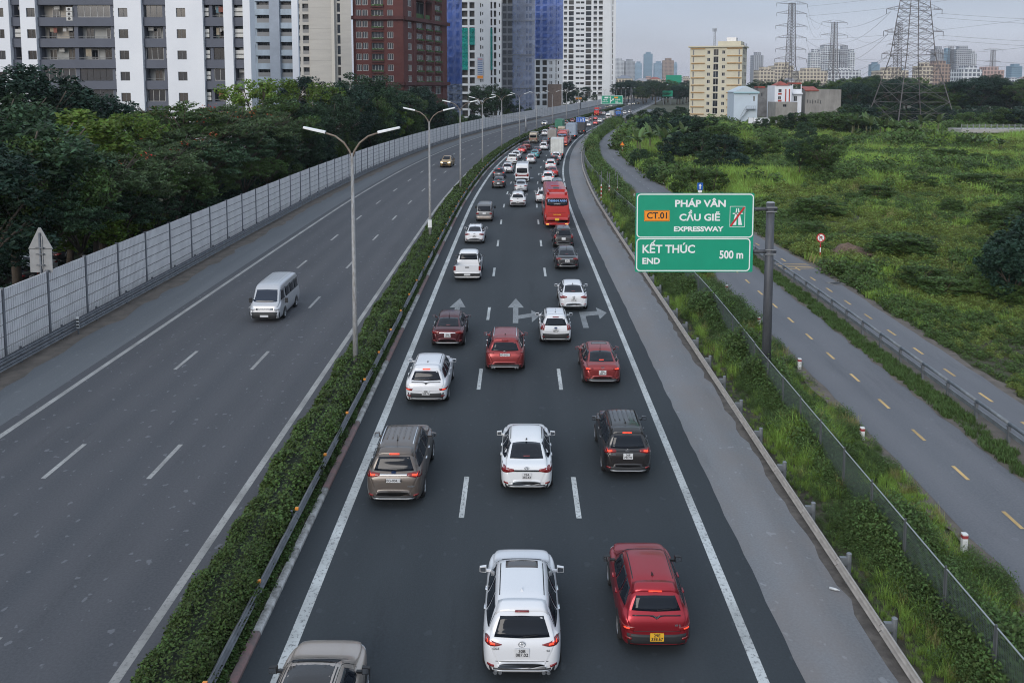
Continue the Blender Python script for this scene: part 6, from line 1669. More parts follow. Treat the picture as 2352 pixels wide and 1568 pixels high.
# banana plants
def banana(seed):
    rng = np.random.default_rng(seed); mb = MB(); st = MB()
    st.path([(0,0,-.1), (.05,0,1.0), (.02,.03,2.0)], [.17,.14,.09], 7)
    for i in range(9):
        a = i*2.4 + rng.uniform(-.3, .3); L_ = rng.uniform(1.7, 2.6); w = rng.uniform(.26, .36); el = rng.uniform(.55, 1.35)
        pts = []
        p = np.array([.02, .03, 2.0]); d = np.array([math.cos(a)*math.cos(el), math.sin(a)*math.cos(el), math.sin(el)])
        for k in range(7): pts.append(p.copy()); p = p + d*L_/6; d = d + np.array([0, 0, -.20]); d /= np.linalg.norm(d)
        s = np.array([-math.sin(a), math.cos(a), 0])
        vv = []
        for k, q in enumerate(pts):
            ww = w*math.sin(math.pi*min(1, (k+.35)/6.4))**.6
            vv += [q + s*ww + np.array([0,0,.10*ww]), q, q - s*ww + np.array([0,0,.10*ww])]
        ff = []
        for k in range(6):
            b = 3*k; ff += [(b, b+1, b+4, b+3), (b+1, b+2, b+5, b+4)]
        mb.add(vv, ff)
    return st.mesh('stem', mat('banana_stem', (.12,.13,.06), .7, var=.3)), mb.mesh('leaves', LEAF['banana'], True)
BAN = [banana(i) for i in (1, 2, 3)]
bpos = [(1452+rnd.uniform(0, 45), rnd.uniform(258, 285), 255) for _ in range(6)] + [(1455+rnd.uniform(0, 120), rnd.uniform(280, 318), 178+rnd.uniform(-8, 30)) for _ in range(14)] + [(1960+i*11, 252+i*2.6+rnd.uniform(-5, 5), 232-i*1.6) for i in range(32)] + [(2120, 262, 240), (2150, 258, 245)]
for px, top, D in bpos:
    h = max(3.0, min(6.0, zat(top, D)))
    t = thing('banana_plant', 'pale green banana plant with long drooping leaves ' + ('by the scooter road bend' if px < 1700 else 'along the edge of the weedy field'), 'banana plant', (xat(px, D, 3), D+rnd.uniform(-4, 4), -.1), rnd.uniform(0, 6), 'banana plants ' + ('by the bend' if px < 1700 else 'by the river'))
    t.scale = (h/3.6,)*3
    s_, l_ = rnd.choice(BAN); link('stem', s_, t); link('leaves', l_, t)

# clipped hedge on the median
hd = thing('median_hedge', 'long clipped dark green hedge running along the median', 'hedge')
def hedge_part(s0, s1, dens, size, seed):
    rng = np.random.default_rng(seed)
    n = int((s1-s0)*dens)
    s = rng.uniform(s0, s1, n); t = rng.uniform(0, 1, n)
    ang = np.pi*(1.12*t-.06)
    bulge = 1 + .07*np.sin(s*1.7) + .06*np.sin(s*.63+1) + rng.normal(0, .045, n) + .05*np.sin(s*4.1)
    e = .62
    xo = np.sign(np.cos(ang))*np.abs(np.cos(ang))**e*.79*bulge - 13.28
    zo = np.maximum(np.sign(np.sin(ang))*np.abs(np.sin(ang))**e*.92*bulge, -.05)+.12
    D = np.interp(s, ARC, dd); X = np.interp(D, dd, RX); tx = np.interp(D, dd, _tx); ty = np.interp(D, dd, _ty)
    C = np.stack([X + ty*xo, D - tx*xo, zo], 1)
    Nn = np.stack([np.cos(ang), 0*ang, np.sin(ang)+.3], 1)
    o = link('foliage', leaf_mesh(C, Nn, size, .62, 'foliage', LEAF['hedge'], rng), hd); o['kind'] = 'stuff'
hedge_part(10, 45, 3400, .078, 1); hedge_part(45, 100, 1500, .115, 2); hedge_part(100, 220, 380, .22, 3); hedge_part(220, 600, 130, .38, 4)
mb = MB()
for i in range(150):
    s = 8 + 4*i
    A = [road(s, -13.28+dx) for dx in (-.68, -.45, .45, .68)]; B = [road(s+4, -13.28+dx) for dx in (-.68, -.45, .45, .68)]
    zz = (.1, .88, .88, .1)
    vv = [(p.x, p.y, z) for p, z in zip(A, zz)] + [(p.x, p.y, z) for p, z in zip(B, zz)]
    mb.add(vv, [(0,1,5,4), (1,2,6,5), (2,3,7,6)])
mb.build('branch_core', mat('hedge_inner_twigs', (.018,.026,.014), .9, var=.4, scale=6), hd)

# ground cover scattered by geometry nodes: grass tufts and weeds nobody could count
def tuft(seed, nb_, h, spread, m_, w=.012, lean=.5):
    rng = np.random.default_rng(seed); mb = MB()
    for i in range(nb_):
        a = rng.uniform(0, 6.28); r_ = spread*math.sqrt(rng.uniform(0, 1)); x, y = r_*math.cos(a), r_*math.sin(a)
        b = rng.uniform(0, 6.28); l = h*rng.uniform(.55, 1.15); ln_ = lean*rng.uniform(.2, 1.2)*l
        dx, dy = math.cos(b)*ln_, math.sin(b)*ln_
        sx, sy = -math.sin(b)*w, math.cos(b)*w
        mb.add([(x-sx, y-sy, 0), (x+sx, y+sy, 0), (x+dx*.4+sx*.8, y+dy*.4+sy*.8, l*.65), (x+dx*.4-sx*.8, y+dy*.4-sy*.8, l*.65), (x+dx, y+dy, l*.93)], [(0,1,2,3), (3,2,4)])
    return mb.mesh('tuft', m_)
def weed(seed, n, r_, h, size, m_):
    rng = np.random.default_rng(seed)
    p = rng.normal(0, 1, (n, 3)); p /= np.linalg.norm(p, axis=1, keepdims=True); p *= rng.uniform(.45, 1, (n, 1))
    p[:, 2] = np.abs(p[:, 2]); p *= np.array([r_, r_, h])
    return leaf_mesh(p, p*.5+np.array([0, 0, .8]), size, .5, 'weed', m_, rng)
def scatter(name, label, src_mesh, P, S):
    """P (n,3) positions, S (n,) scales"""
    src = bpy.data.objects.new(name+'_source', src_mesh)     # never linked to the scene
    me = bpy.data.meshes.new(name); me.vertices.add(len(P)); me.vertices.foreach_set('co', np.asarray(P, np.float32).ravel())
    at_ = me.attributes.new('scl', 'FLOAT', 'POINT'); at_.data.foreach_set('value', np.asarray(S, np.float32))
    ar = me.attributes.new('rot', 'FLOAT_VECTOR', 'POINT')
    rr = np.zeros((len(P), 3), np.float32); rr[:, 2] = nr.uniform(0, 6.28, len(P)); rr[:, :2] = nr.normal(0, .08, (len(P), 2)); ar.data.foreach_set('vector', rr.ravel())
    o = link(name, me)
    ng = bpy.data.node_groups.new(name, 'GeometryNodeTree')
    ng.interface.new_socket('Geometry', in_out='INPUT', socket_type='NodeSocketGeometry'); ng.interface.new_socket('Geometry', in_out='OUTPUT', socket_type='NodeSocketGeometry')
    gi, go = ng.nodes.new('NodeGroupInput'), ng.nodes.new('NodeGroupOutput')
    ip = ng.nodes.new('GeometryNodeInstanceOnPoints'); oi = ng.nodes.new('GeometryNodeObjectInfo'); oi.inputs['Object'].default_value = src
    a1 = ng.nodes.new('GeometryNodeInputNamedAttribute'); a1.data_type = 'FLOAT'; a1.inputs['Name'].default_value = 'scl'
    a2 = ng.nodes.new('GeometryNodeInputNamedAttribute'); a2.data_type = 'FLOAT_VECTOR'; a2.inputs['Name'].default_value = 'rot'
    e2r = ng.nodes.new('FunctionNodeEulerToRotation')
    L_ = ng.links
    L_.new(gi.outputs[0], ip.inputs['Points']); L_.new(oi.outputs['Geometry'], ip.inputs['Instance']); L_.new(a1.outputs['Attribute'], ip.inputs['Scale'])
    L_.new(a2.outputs['Attribute'], e2r.inputs[0]); L_.new(e2r.outputs[0], ip.inputs['Rotation']); L_.new(ip.outputs[0], go.inputs[0])
    o.modifiers.new('scatter', 'NODES').node_group = ng
    o['kind'] = 'stuff'; o['label'] = label; o['category'] = 'ground cover'
    return o
def vnoise(x, y, f, seed):
    """smooth value noise"""
    r_ = np.random.default_rng(seed).uniform(0, 1, (64, 64)); x, y = x*f, y*f
    xi, yi = np.floor(x).astype(int), np.floor(y).astype(int); fx_, fy_ = x-xi, y-yi
    fx_, fy_ = fx_*fx_*(3-2*fx_), fy_*fy_*(3-2*fy_)
    g = lambda a, b: r_[a % 64, b % 64]
    return (g(xi, yi)*(1-fx_)+g(xi+1, yi)*fx_)*(1-fy_) + (g(xi, yi+1)*(1-fx_)+g(xi+1, yi+1)*fx_)*fy_
# weedy field
srx = lambda D: np.interp(D, np.arange(8, 520, 4.), [SR(d).x for d in np.arange(8, 520, 4.)])
def field_pts(d0, d1, dens, seed):
    rng = np.random.default_rng(seed); xmax = d1*.60+6
    n = int((d1-d0)*(xmax)*dens); y = rng.uniform(d0, d1, n); x = rng.uniform(10, xmax, n)
    k = (x > srx(y)+.55) & (x < y*.60+5); return x[k], y[k]
bands = [(26, 62, 5.0, 1.0), (62, 110, 2.2, 1.35), (110, 190, .85, 2.0), (190, 300, .42, 2.9)]
PT = {k: [] for k in ('weed', 'weedlt', 'grass', 'grassdry')}; SC = {k: [] for k in PT}
for bi, (d0, d1, dens, sc_) in enumerate(bands):
    x, y = field_pts(d0, d1, dens, 50+bi)
    n1 = vnoise(x, y, .11, 3)*.6+vnoise(x, y, .33, 4)*.4; n2 = vnoise(x, y, .07, 5)*.6 + vnoise(x, y, .25, 6)*.4
    u = nr.uniform(0, 1, len(x))
    edge = np.clip((x-srx(y)-1)/7, 0, 1)
    kk = np.where(n1*.75+u*.25 - .10*(1-edge) < .42, 0, np.where(n2*.8+u*.2 < .44, 1, np.where(u < .93, 2, 3)))
    for i, k in enumerate(('weed', 'weedlt', 'grass', 'grassdry')):
        m_ = kk == i
        z = -.1 + (n1[m_]-.5)*.5
        PT[k].append(np.stack([x[m_], y[m_], z], 1)); SC[k].append(sc_*nr.uniform(.55, 1.3, m_.sum())*(.45+1.7*n2[m_]**1.6)*(1.25 if k.startswith('weed') else .8) * (.8 if bi == 0 else 1))
scatter('field_weeds', 'dark leafy weeds covering the open field', weed(1, 150, .5, .62, .15, LEAF['weed']), np.concatenate(PT['weed']), np.concatenate(SC['weed']))
scatter('field_light_weeds', 'yellow-green leafy weeds covering the open field', weed(2, 150, .5, .55, .14, LEAF['weedlt']), np.concatenate(PT['weedlt']), np.concatenate(SC['weedlt']))
scatter('field_grass', 'tall bright green grass in patches over the open field', tuft(3, 60, .75, .42, LEAF['grass'], .014), np.concatenate(PT['grass']), np.concatenate(SC['grass']))
scatter('field_dry_grass', 'straw coloured grass scattered over the open field', tuft(4, 50, .7, .4, LEAF['grassdry'], .012), np.concatenate(PT['grassdry']), np.concatenate(SC['grassdry']))
# verge between kerb and scooter lane, and the strip between the scooter lanes
def verge_pts(d0, d1, dens, seed):
    rng = np.random.default_rng(seed); n = int((d1-d0)*9*dens); y = rng.uniform(d0, d1, n)
    xa = np.interp(y, dd, RX)+3.72/np.interp(y, dd, _ty); xb = np.interp(y, np.arange(8, 500, 4.), [SL(d).x for d in np.arange(8, 500, 4.)])-.25
    return xa + (xb-xa)*rng.uniform(0, 1, n), y, xa, xb
VP = {k: [] for k in ('weed', 'grass', 'grassdry', 'low')}; VS = {k: [] for k in VP}
for bi, (d0, d1, dens, sc_) in enumerate(((13, 40, 16, .62), (40, 90, 6.5, .9), (90, 180, 2.2, 1.3), (180, 330, .9, 1.8))):
    x, y, xa, xb = verge_pts(d0, d1, dens, 80+bi); t = (x-xa)/(xb-xa)
    n1 = vnoise(x, y, .35, 13)*.55+vnoise(x, y, 1.0, 14)*.45; u = nr.uniform(0, 1, len(x))
    mid = np.exp(-((t-.45)/.22)**2)
    kk = np.where(n1*.7+u*.3 < .47+.30*mid, 0, np.where((u > .90) & (n1 > .52), 2, np.where(t > .8, 3, 1)))
    for i, k in enumerate(('weed', 'grass', 'grassdry', 'low')):
        m_ = kk == i
        VP[k].append(np.stack([x[m_], y[m_], np.full(m_.sum(), -.09)], 1)); VS[k].append(sc_*nr.uniform(.6, 1.25, m_.sum())*(.65+.6*mid[m_]) * np.where(t[m_] < .12, .6, 1) * (.5+1.0*vnoise(x[m_], y[m_], .5, 17)))
scatter('verge_weeds', 'dark leafy weeds growing along the wire fence', weed(5, 260, .55, 1.15, .11, LEAF['weed']), np.concatenate(VP['weed']), np.concatenate(VS['weed']))
scatter('verge_grass', 'long bright grass behind the right guard rail', tuft(6, 55, .95, .26, LEAF['grass'], .009, .6), np.concatenate(VP['grass']), np.concatenate(VS['grass']))
scatter('verge_dry_grass', 'dry straw grass behind the right guard rail', tuft(7, 40, 1.05, .24, LEAF['grassdry'], .008, .6), np.concatenate(VP['grassdry']), np.concatenate(VS['grassdry']))
scatter('verge_low_grass', 'short grass along the scooter lane edge', tuft(8, 60, .42, .3, LEAF['grass'], .010, .7), np.concatenate(VP['low']), np.concatenate(VS['low']))
y = nr.uniform(10, 100, 2600); t = nr.uniform(.05, .62, 2600)
xa = np.interp(y, np.arange(8, 112, 2.), [S1R(d).x for d in np.arange(8, 112, 2.)]); xb = np.interp(y, np.arange(8, 112, 2.), [S2L(d).x for d in np.arange(8, 112, 2.)])
k = vnoise(xa, y, .4, 21)*.6+nr.uniform(0, .4, 2600) > .26
scatter('separator_grass', 'patchy grass under the separator rail', tuft(9, 60, .26, .26, LEAF['weed'], .012, .9), np.stack([xa+(xb-xa)*t, y, y*0-.02], 1)[k], nr.uniform(.4, 1.0, 2600)[k])
# weeds along the median kerb
y = nr.uniform(8, 160, 2600)
P = np.array([road(s, -12.47+o_) for s, o_ in zip(y, nr.uniform(-.14, .12, len(y)))]); P[:, 2] = .1
scatter('median_weeds', 'green weeds growing between median guard rail and kerb', weed(10, 60, .2, .36, .085, LEAF['mid']), P, nr.uniform(.5, 1.15, len(y)))
# ivy and undergrowth in the shade behind the noise barrier
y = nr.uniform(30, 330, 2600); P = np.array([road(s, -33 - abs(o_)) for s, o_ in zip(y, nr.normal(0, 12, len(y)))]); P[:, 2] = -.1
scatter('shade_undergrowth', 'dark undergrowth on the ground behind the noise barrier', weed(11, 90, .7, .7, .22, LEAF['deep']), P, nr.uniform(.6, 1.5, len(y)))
# heap of earth and rubble by the scooter lane
mb = MB(); rngm = np.random.default_rng(4)
for i in range(9):
    for j in range(9):
        x_, y_ = (i-4)*.55, (j-4)*.45; mb.v.append((x_, y_, max(-.05, 0.8*math.exp(-(x_**2/1.3+y_**2/.9))+rngm.uniform(-.13, .13)-.05)))
for i in range(8):
    for j in range(8): a = i*9+j; mb.f.append((a, a+1, a+10, a+9))
o_ = mb.build('earth_heap', mat('brown_earth', (.13,.09,.065), .95, var=.4, scale=4, bump=.8), None); pe = at(1930, 580); o_.location = (pe.x+.6, pe.y, .05); tag(o_, 'heap of bare brown earth beside the round prohibition sign', 'earth heap')
# ------------------------------------------------------------------ buildings
def facade(mb, x0, x1, z0, z1, openings, depth=.25, back=False, y=0.0):
    """front wall in the XZ plane at y facing -Y, with recessed openings (xa, xb, za, zb[, depth])"""
    ops = [o for o in openings if o[2] < z1 and o[3] > z0]
    xs = sorted({x0, x1} | {min(max(v, x0), x1) for o in ops for v in o[:2]}); zs = sorted({z0, z1} | {min(max(v, z0), z1) for o in ops for v in o[2:4]})
    def inside(a, b):
        return any(o[0]-1e-6 < a < o[1]+1e-6 and o[2]-1e-6 < b < o[3]+1e-6 for o in ops)
    for a, b in zip(xs[:-1], xs[1:]):
        run = None
        for c, d in zip(zs[:-1], zs[1:]):
            if inside((a+b)/2, (c+d)/2):
                if run: mb.quad((a,y,run[0]), (b,y,run[0]), (b,y,run[1]), (a,y,run[1])); run = None
            else: run = (run[0], d) if run else (c, d)
        if run: mb.quad((a,y,run[0]), (b,y,run[0]), (b,y,run[1]), (a,y,run[1]))
    for o in ops:
        a, b, c, d = o[:4]; dp = y + (o[4] if len(o) > 4 else depth)
        mb.quad((a,y,c), (a,y,d), (a,dp,d), (a,dp,c)); mb.quad((b,y,c), (b,dp,c), (b,dp,d), (b,y,d))
        mb.quad((a,y,c), (a,dp,c), (b,dp,c), (b,y,c)); mb.quad((a,y,d), (b,y,d), (b,dp,d), (a,dp,d))
        if back: mb.quad((a,dp,c), (b,dp,c), (b,dp,d), (a,dp,d))
M_win = [mat('window_glass_%d' % i, c, .12) for i, c in enumerate(((.018,.022,.028), (.03,.036,.045), (.012,.013,.016), (.06,.055,.05)))]
M_wframe = mat('window_frame_grey', (.16,.165,.17), .5)
M_wframew = mat('window_frame_white', (.60,.60,.58), .5)
M_int = mat('unlit_interior', (.085,.080,.075), .9, var=.3, scale=.5)
M_ac = mat('air_conditioner_white', (.55,.55,.53), .6, var=.1)
M_cur = [mat('curtain_%d' % i, c, .9, var=.15, scale=2) for i, c in enumerate(((.30,.26,.20), (.12,.20,.24), (.42,.42,.42), (.25,.10,.08), (.05,.16,.17)))]
def window_mesh(w, h, fm, gl, mull=2, fr=.06):
    mb = MB(); 
    for a, b, c, d in ((0, w, 0, fr), (0, w, h-fr, h), (0, fr, fr, h-fr), (w-fr, w, fr, h-fr)): mb.box(a, b, -.05, .02, c, d)
    for i in range(1, mull): mb.box(w*i/mull-fr*.4, w*i/mull+fr*.4, -.05, .02, fr, h-fr)
    m1 = mb.mesh('window', fm); m2 = MB().quad((fr*.5, 0, fr*.5), (w-fr*.5, 0, fr*.5), (w-fr*.5, 0, h-fr*.5), (fr*.5, 0, h-fr*.5)).mesh('pane', gl)
    return m1, m2
WM = {}
def put_window(parent, x, z, w, h, y, fm=None, gl=None, mull=2, fr=.06, pane_only=False):
    fm = fm or M_wframe; gl = gl or rnd.choice(M_win)
    k = (round(w, 2), round(h, 2), fm.name, gl.name, mull, pane_only)
    if k not in WM: WM[k] = window_mesh(w, h, fm, gl, mull, fr)
    if pane_only: return link('window', WM[k][1], parent, (x, y, z))
    o = link('window', WM[k][0], parent, (x, y, z)); link('pane', WM[k][1], o); return o
SILL = {}
def put_sill(win, w):
    k = round(w, 2)
    if k not in SILL: SILL[k] = MB().box(-.12, w+.12, -.18, -.02, -.12, 0).mesh('sill', mat('sill_white', (.66,.67,.69), .6))
    link('sill', SILL[k], win, (0, 0, 0))
def shell(parent, name, m_, x0, x1, z1, dep, y=0.0):
    """side walls, back and roof behind a facade"""
    D0 = parent.location.y; xb0, xb1 = x0, x1            # rear narrower where the plot narrows away from the road
    if parent.location.x + x1 < 0: xb1 = x1 + (parent.location.x+x1)*dep/D0 - .3
    mb = MB(); mb.quad((x0,y,-.2), (x0,y,z1), (xb0,y+dep,z1), (xb0,y+dep,-.2)); mb.quad((x1,y,-.2), (xb1,y+dep,-.2), (xb1,y+dep,z1), (x1,y,z1))
    mb.quad((xb0,y+dep,-.2), (xb0,y+dep,z1), (xb1,y+dep,z1), (xb1,y+dep,-.2)); mb.quad((x0,y,z1), (x1,y,z1), (xb1,y+dep,z1), (xb0,y+dep,z1))
    return mb.build(name, m_, parent)

def flatten(root, through=('wall', 'pier_wall', 'balcony_bay', 'right_front', 'left_wall')):
    """lift windows and boxes out of the wall they sit in, so that each is a part of the building"""
    def rec(o, M):
        for c in list(PARTS.get(o.name, [])):
            Mc = M @ c.matrix_basis
            if o is not root: c.parent = root; c.matrix_basis = Mc
            if c.name.split('.')[0] in through: rec(c, Mc)
    rec(root, Matrix.Identity(4))
# ---- near block of white piers and grey balconies
DA = 140.0; kA = FPX/(DA*math.cos(PITCH))
ax = lambda px: (px-1176)/kA
az = lambda py: zat(py, DA)
M_wwall = mat('white_render', (.76,.78,.82), .8, var=.05, scale=.15, c2=(.70,.725,.77))
M_gwall = mat('slate_grey_render', (.105,.115,.145), .8, var=.08, scale=.2)
M_binner = mat('balcony_inner_wall', (.36,.37,.36), .85, var=.15, scale=.6)
bA = thing('apartment_block', 'white apartment block with slate grey balcony bays and railings', 'building', (0, DA, 0))
PF = 47.8; ZT = 38.0
floors = [k for k in range(-4, 8)]
cy0 = 127.4
for (xa, xb, wa, wb) in ((-160, -80, -140, -118), (-40, 36, 4.4, 24), (61, 96, 75.5, 95), (274, 336, 283.5, 305), (391, 475, 415, 436), (522, 542, None, None), (566, 582, None, None)):
    X0, X1 = ax(xa), ax(xb); ops = []
    if wa is not None:
        wx0, wx1 = ax(wa), ax(wb)
        for k in floors:
            zc = az(cy0) + k*PF/kA; ops.append((wx0, wx1, zc-.68, zc+.68))
    mb = MB(); facade(mb, X0, X1, -.2, ZT, ops, .22, y=-.9)
    mb.quad((X0,-.9,-.2), (X0,-.9,ZT), (X0,1.6,ZT), (X0,1.6,-.2)); mb.quad((X1,-.9,-.2), (X1,1.6,-.2), (X1,1.6,ZT), (X1,-.9,ZT))
    pier = mb.build('pier_wall', M_wwall, bA)
    for o in ops:
        w_ = put_window(pier, o[0], o[2], o[1]-o[0], o[3]-o[2], -.9+.2, M_wframe, rnd.choice(M_win), 2); put_sill(w_, o[1]-o[0])
for (xa, xb, cols_) in ((-118, -40, ((-112, -46),)), (36, 61, ((41, 61),)), (96, 274, ((99, 176), (185, 260), (267, 274))), (336, 391, ((337.5, 379), (385, 391))), (475, 522, ((475, 486), (493, 521))), (542, 566, ((543, 565),))):
    X0, X1 = ax(xa)+.01, ax(xb)-.01; ops = []
    for k in floors:
        zt_ = az(cy0-27.6/2+0.4) + k*PF/kA + 0.0
        ztop_ = az(109.5) + k*PF/kA
        for ca, cb in cols_: ops.append((max(ax(ca), X0), min(ax(cb), X1), ztop_-1.88, ztop_))
    mb = MB(); facade(mb, X0, X1, -.2, ZT, ops, 1.5, True, y=0.0); bay = mb.build('balcony_bay', M_gwall, bA)
    for o in ops:
        w = o[1]-o[0]; h = o[3]-o[2]
        if o[3] > 32 or o[3] < 2: continue
        # inner wall with a door, sometimes glazed in, sometimes hung with washing
        mb = MB(); mb.quad((o[0]+.01, 1.48, o[2]+.01), (o[1]-.01, 1.48, o[2]+.01), (o[1]-.01, 1.48, o[3]-.01), (o[0]+.01, 1.48, o[3]-.01)); mb.build('inner_wall', rnd.choice([M_binner, M_binner, mat('inner_wall_mint', (.30,.38,.37), .85), mat('inner_wall_cream', (.40,.37,.32), .85)]), bay)
        if w > 1.6:
            for q in range(1 if w < 3.2 else 2):
                xx = o[0] + w*((q+.22+rnd.uniform(0, .3))/(1 if w < 3.2 else 2)); put_window(bay, min(xx, o[1]-1.25), o[2]+.02, 1.15, 1.62, 1.42, rnd.choice([M_wframe, M_wframew]), None, 2)
        r_ = rnd.random()
        if r_ < .33 and w > 1.5: put_window(bay, o[0]+.03, o[2]+.03, w-.06, h-.06, .14, rnd.choice([M_blk, M_wframe, M_wframew]), rnd.choice(M_win[:3]), max(2, int(w/.9)), .05)
        else:
            mb = MB(); mb.box(o[0], o[1], .03, .07, o[2]+.28, o[2]+.33); 
            if r_ > .7:
                n_ = max(2, int(w/.18))
                for q in range(n_): mb.box(o[0]+w*q/n_, o[0]+w*q/n_+.025, .035, .065, o[2], o[2]+.28)
            rl = mb.build('railing', M_wframe, bay); 
            if r_ > .7: rl['kind'] = 'stuff'
            for q in range(rnd.randint(0, 3) if w > 1.5 else 0):
                xx = rnd.uniform(o[0]+.2, max(o[0]+.25, o[1]-.9)); hh = rnd.uniform(.5, 1.2)
                MB().box(xx, xx+rnd.uniform(.35, .9), .35+.1*q, .38+.1*q, o[3]-.2-hh, o[3]-.2).build('hung_washing', rnd.choice(M_cur), bay)
            if w > 1.2 and rnd.random() < .5:
                xx = rnd.uniform(o[0]+.1, o[1]-1.0); acu = MB().box(xx, xx+.8, .7, 1.0, o[3]-.62, o[3]-.08).build('air_conditioner', M_ac, bay)
        if w < 1.6 and rnd.random() < .8:
            for q in range(2): MB().box(o[0]+.05, o[1]-.08, -.12, .25, o[2]+.2+q*.7, o[2]+.75+q*.7).build('air_conditioner', M_ac, bay)
    # proud parapets
    for k in floors:
        ztop_ = az(109.5) + k*PF/kA
        MB().box(X0+.015, X1-.015, -.32, -.004, ztop_+.02, ztop_+PF/kA-1.90).build('parapet', M_gwall, bA)
# units stacked outside one balcony
xu = ax(162)
for q in range(3): 
    zz = az(cy0-2*PF+12) + .72*q; acu = MB().box(xu, xu+.95, -.35, -.03, zz-.3, zz+.32).build('air_conditioner', M_ac, bA)
    mb = MB(); mb.tube((xu+.45, -.36, zz), (xu+.45, -.352, zz), .22, n=14); mb.build('fan_grille', M_blk, acu)
shell(bA, 'rear_block', M_wwall, ax(-160), ax(582), ZT, 14, y=1.62)

def tower(name, label, D, cols_, x0, x1, pitch, yref, ztop, wallm, dep=16, n_lo=-8, n_hi=14, wh=.55, deep=.25, back=False, rz=0.0, glass=None, mull=1, fm=None, pane_only=True, limit=300):
    """plain slab tower facing the road: cols_ = [(px0, px1, kind, height share)]"""
    k_ = FPX/(D*math.cos(PITCH)); xc = (x0+x1)/2
    t = thing(name, label, 'building', ((xc-1176)/k_, D, 0), rz)
    X = lambda px: (px-xc)/k_
    fh = pitch/k_; z0 = zat(yref, D); ops = []; wins = []
    for c in cols_:
        for n in range(n_lo, n_hi):
            zc = z0 + n*fh
            if zc < 1.5 or zc > ztop-1: continue
            hh = fh*c[3]/2; o = (X(c[0]), X(c[1]), zc-hh, zc+hh, {'win': .22, 'open': 1.6, 'balc': 1.2}[c[2]])
            ops.append(o)
            if c[2] != 'open': wins.append((o, c[2]))
    mb = MB(); facade(mb, X(x0), X(x1), -.2, ztop, ops, deep, True); w_ = mb.build('wall', wallm, t)
    if any(c[2] == 'open' for c in cols_): pass
    for o, kd in wins:
        yy = .20 if kd == 'win' else 1.15
        put_window(w_, o[0], o[2], o[1]-o[0], o[3]-o[2], yy, fm or M_wframe, glass or rnd.choice(M_win), mull, .10, pane_only)
        if kd == 'balc':
            key = ('rail', round(o[1]-o[0], 1)); 
            if key not in WM: WM[key] = MB().box(0, o[1]-o[0], -.05, .02, 0, 1.0).mesh('balcony_rail', mat('balcony_rail_grey', (.22,.22,.22), .6))
            link('balcony_rail', WM[key], w_, (o[0], .05, o[2]))
    for o in ops:                                     # dark sheets: shade of unlit rooms put into the colour behind open floors
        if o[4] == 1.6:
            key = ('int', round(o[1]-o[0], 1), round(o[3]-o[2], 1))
            if key not in WM: WM[key] = MB().quad((0,0,0), (o[1]-o[0],0,0), (o[1]-o[0],0,o[3]-o[2]), (0,0,o[3]-o[2])).mesh('room_shade_sheet', M_int)
            link('room_shade_sheet', WM[key], w_, (o[0], 1.57, o[2]))
    shell(t, 'side_wall', wallm, X(x0), X(x1), ztop, dep)
    return t, X, z0, fh
def net(parent, X, x0, x1, z0, z1, m_, y=-.8, seed=1):
    """hanging safety net: gently billowing sheet"""
    rng = np.random.default_rng(seed); nx_, nz_ = 8, 24; mb = MB()
    for j in range(nz_+1):
        for i in range(nx_+1): mb.v.append((X(x0)+(X(x1)-X(x0))*i/nx_, y+rng.uniform(-.25, .25), z0+(z1-z0)*j/nz_))
    for j in range(nz_):
        for i in range(nx_): a = j*(nx_+1)+i; mb.f.append((a, a+1, a+nx_+2, a+nx_+1))
    return mb.build('safety_net', m_, parent)
M_netb = mat('blue_safety_net', (.06,.13,.45), .8, alpha=.62, var=.25, scale=.15)
M_netg = mat('grey_blue_safety_net', (.22,.28,.44), .8, alpha=.5, var=.25, scale=.15)
M_nett = mat('teal_safety_net', (.0,.36,.32), .8, alpha=.8, var=.2, scale=.2)
M_blue = mat('weathered_blue_render', (.42,.50,.58), .85, scale=.25, c2=(.28,.33,.38), stretch=(1, 1, .4))
M_cream = mat('cream_render', (.50,.48,.44), .85, scale=.2, c2=(.44,.42,.39), stretch=(.5, .5, 3))
M_conc2 = mat('raw_concrete', (.34,.33,.32), .9, var=.2, scale=.3)
M_white2 = mat('tower_white', (.66,.68,.70), .8, var=.05, scale=.1)
# weathered blue block
tB, XB, zB, fB = tower('apartment_block', 'weathered pale blue apartment block with stained balconies', 212, [(583, 588, 'balc', .58), (594, 624, 'balc', .56), (648, 675, 'balc', .58)], 582, 690, 30.6, 44, 46, M_blue, mull=3, pane_only=False, fm=M_wframe)
for x0_, x1_ in ((624.5, 647.5), (675.5, 689.5)):
    MB().box(XB(x0_), XB(x1_), -1.0, -.004, -.2, 45.9).build('pier_wall', mat('blue_grey_render', (.33,.37,.43), .85, var=.12, scale=.3) if x0_ < 640 else M_wwall, tB)
for k in range(-3, 6):
    for x0_, x1_ in ((590, 624), (648, 675)):
        MB().box(XB(x0_), XB(x1_), -.5, -.006, zB+fB*(k+.28)+.02, zB+fB*(k+.72)-.02).build('parapet', M_blue, tB)
    if rnd.random() < .8: MB().box(XB(583.4), XB(587.5), -.4, -.01, zB+fB*k-.5, zB+fB*k+.5).build('air_conditioner', M_ac, tB)
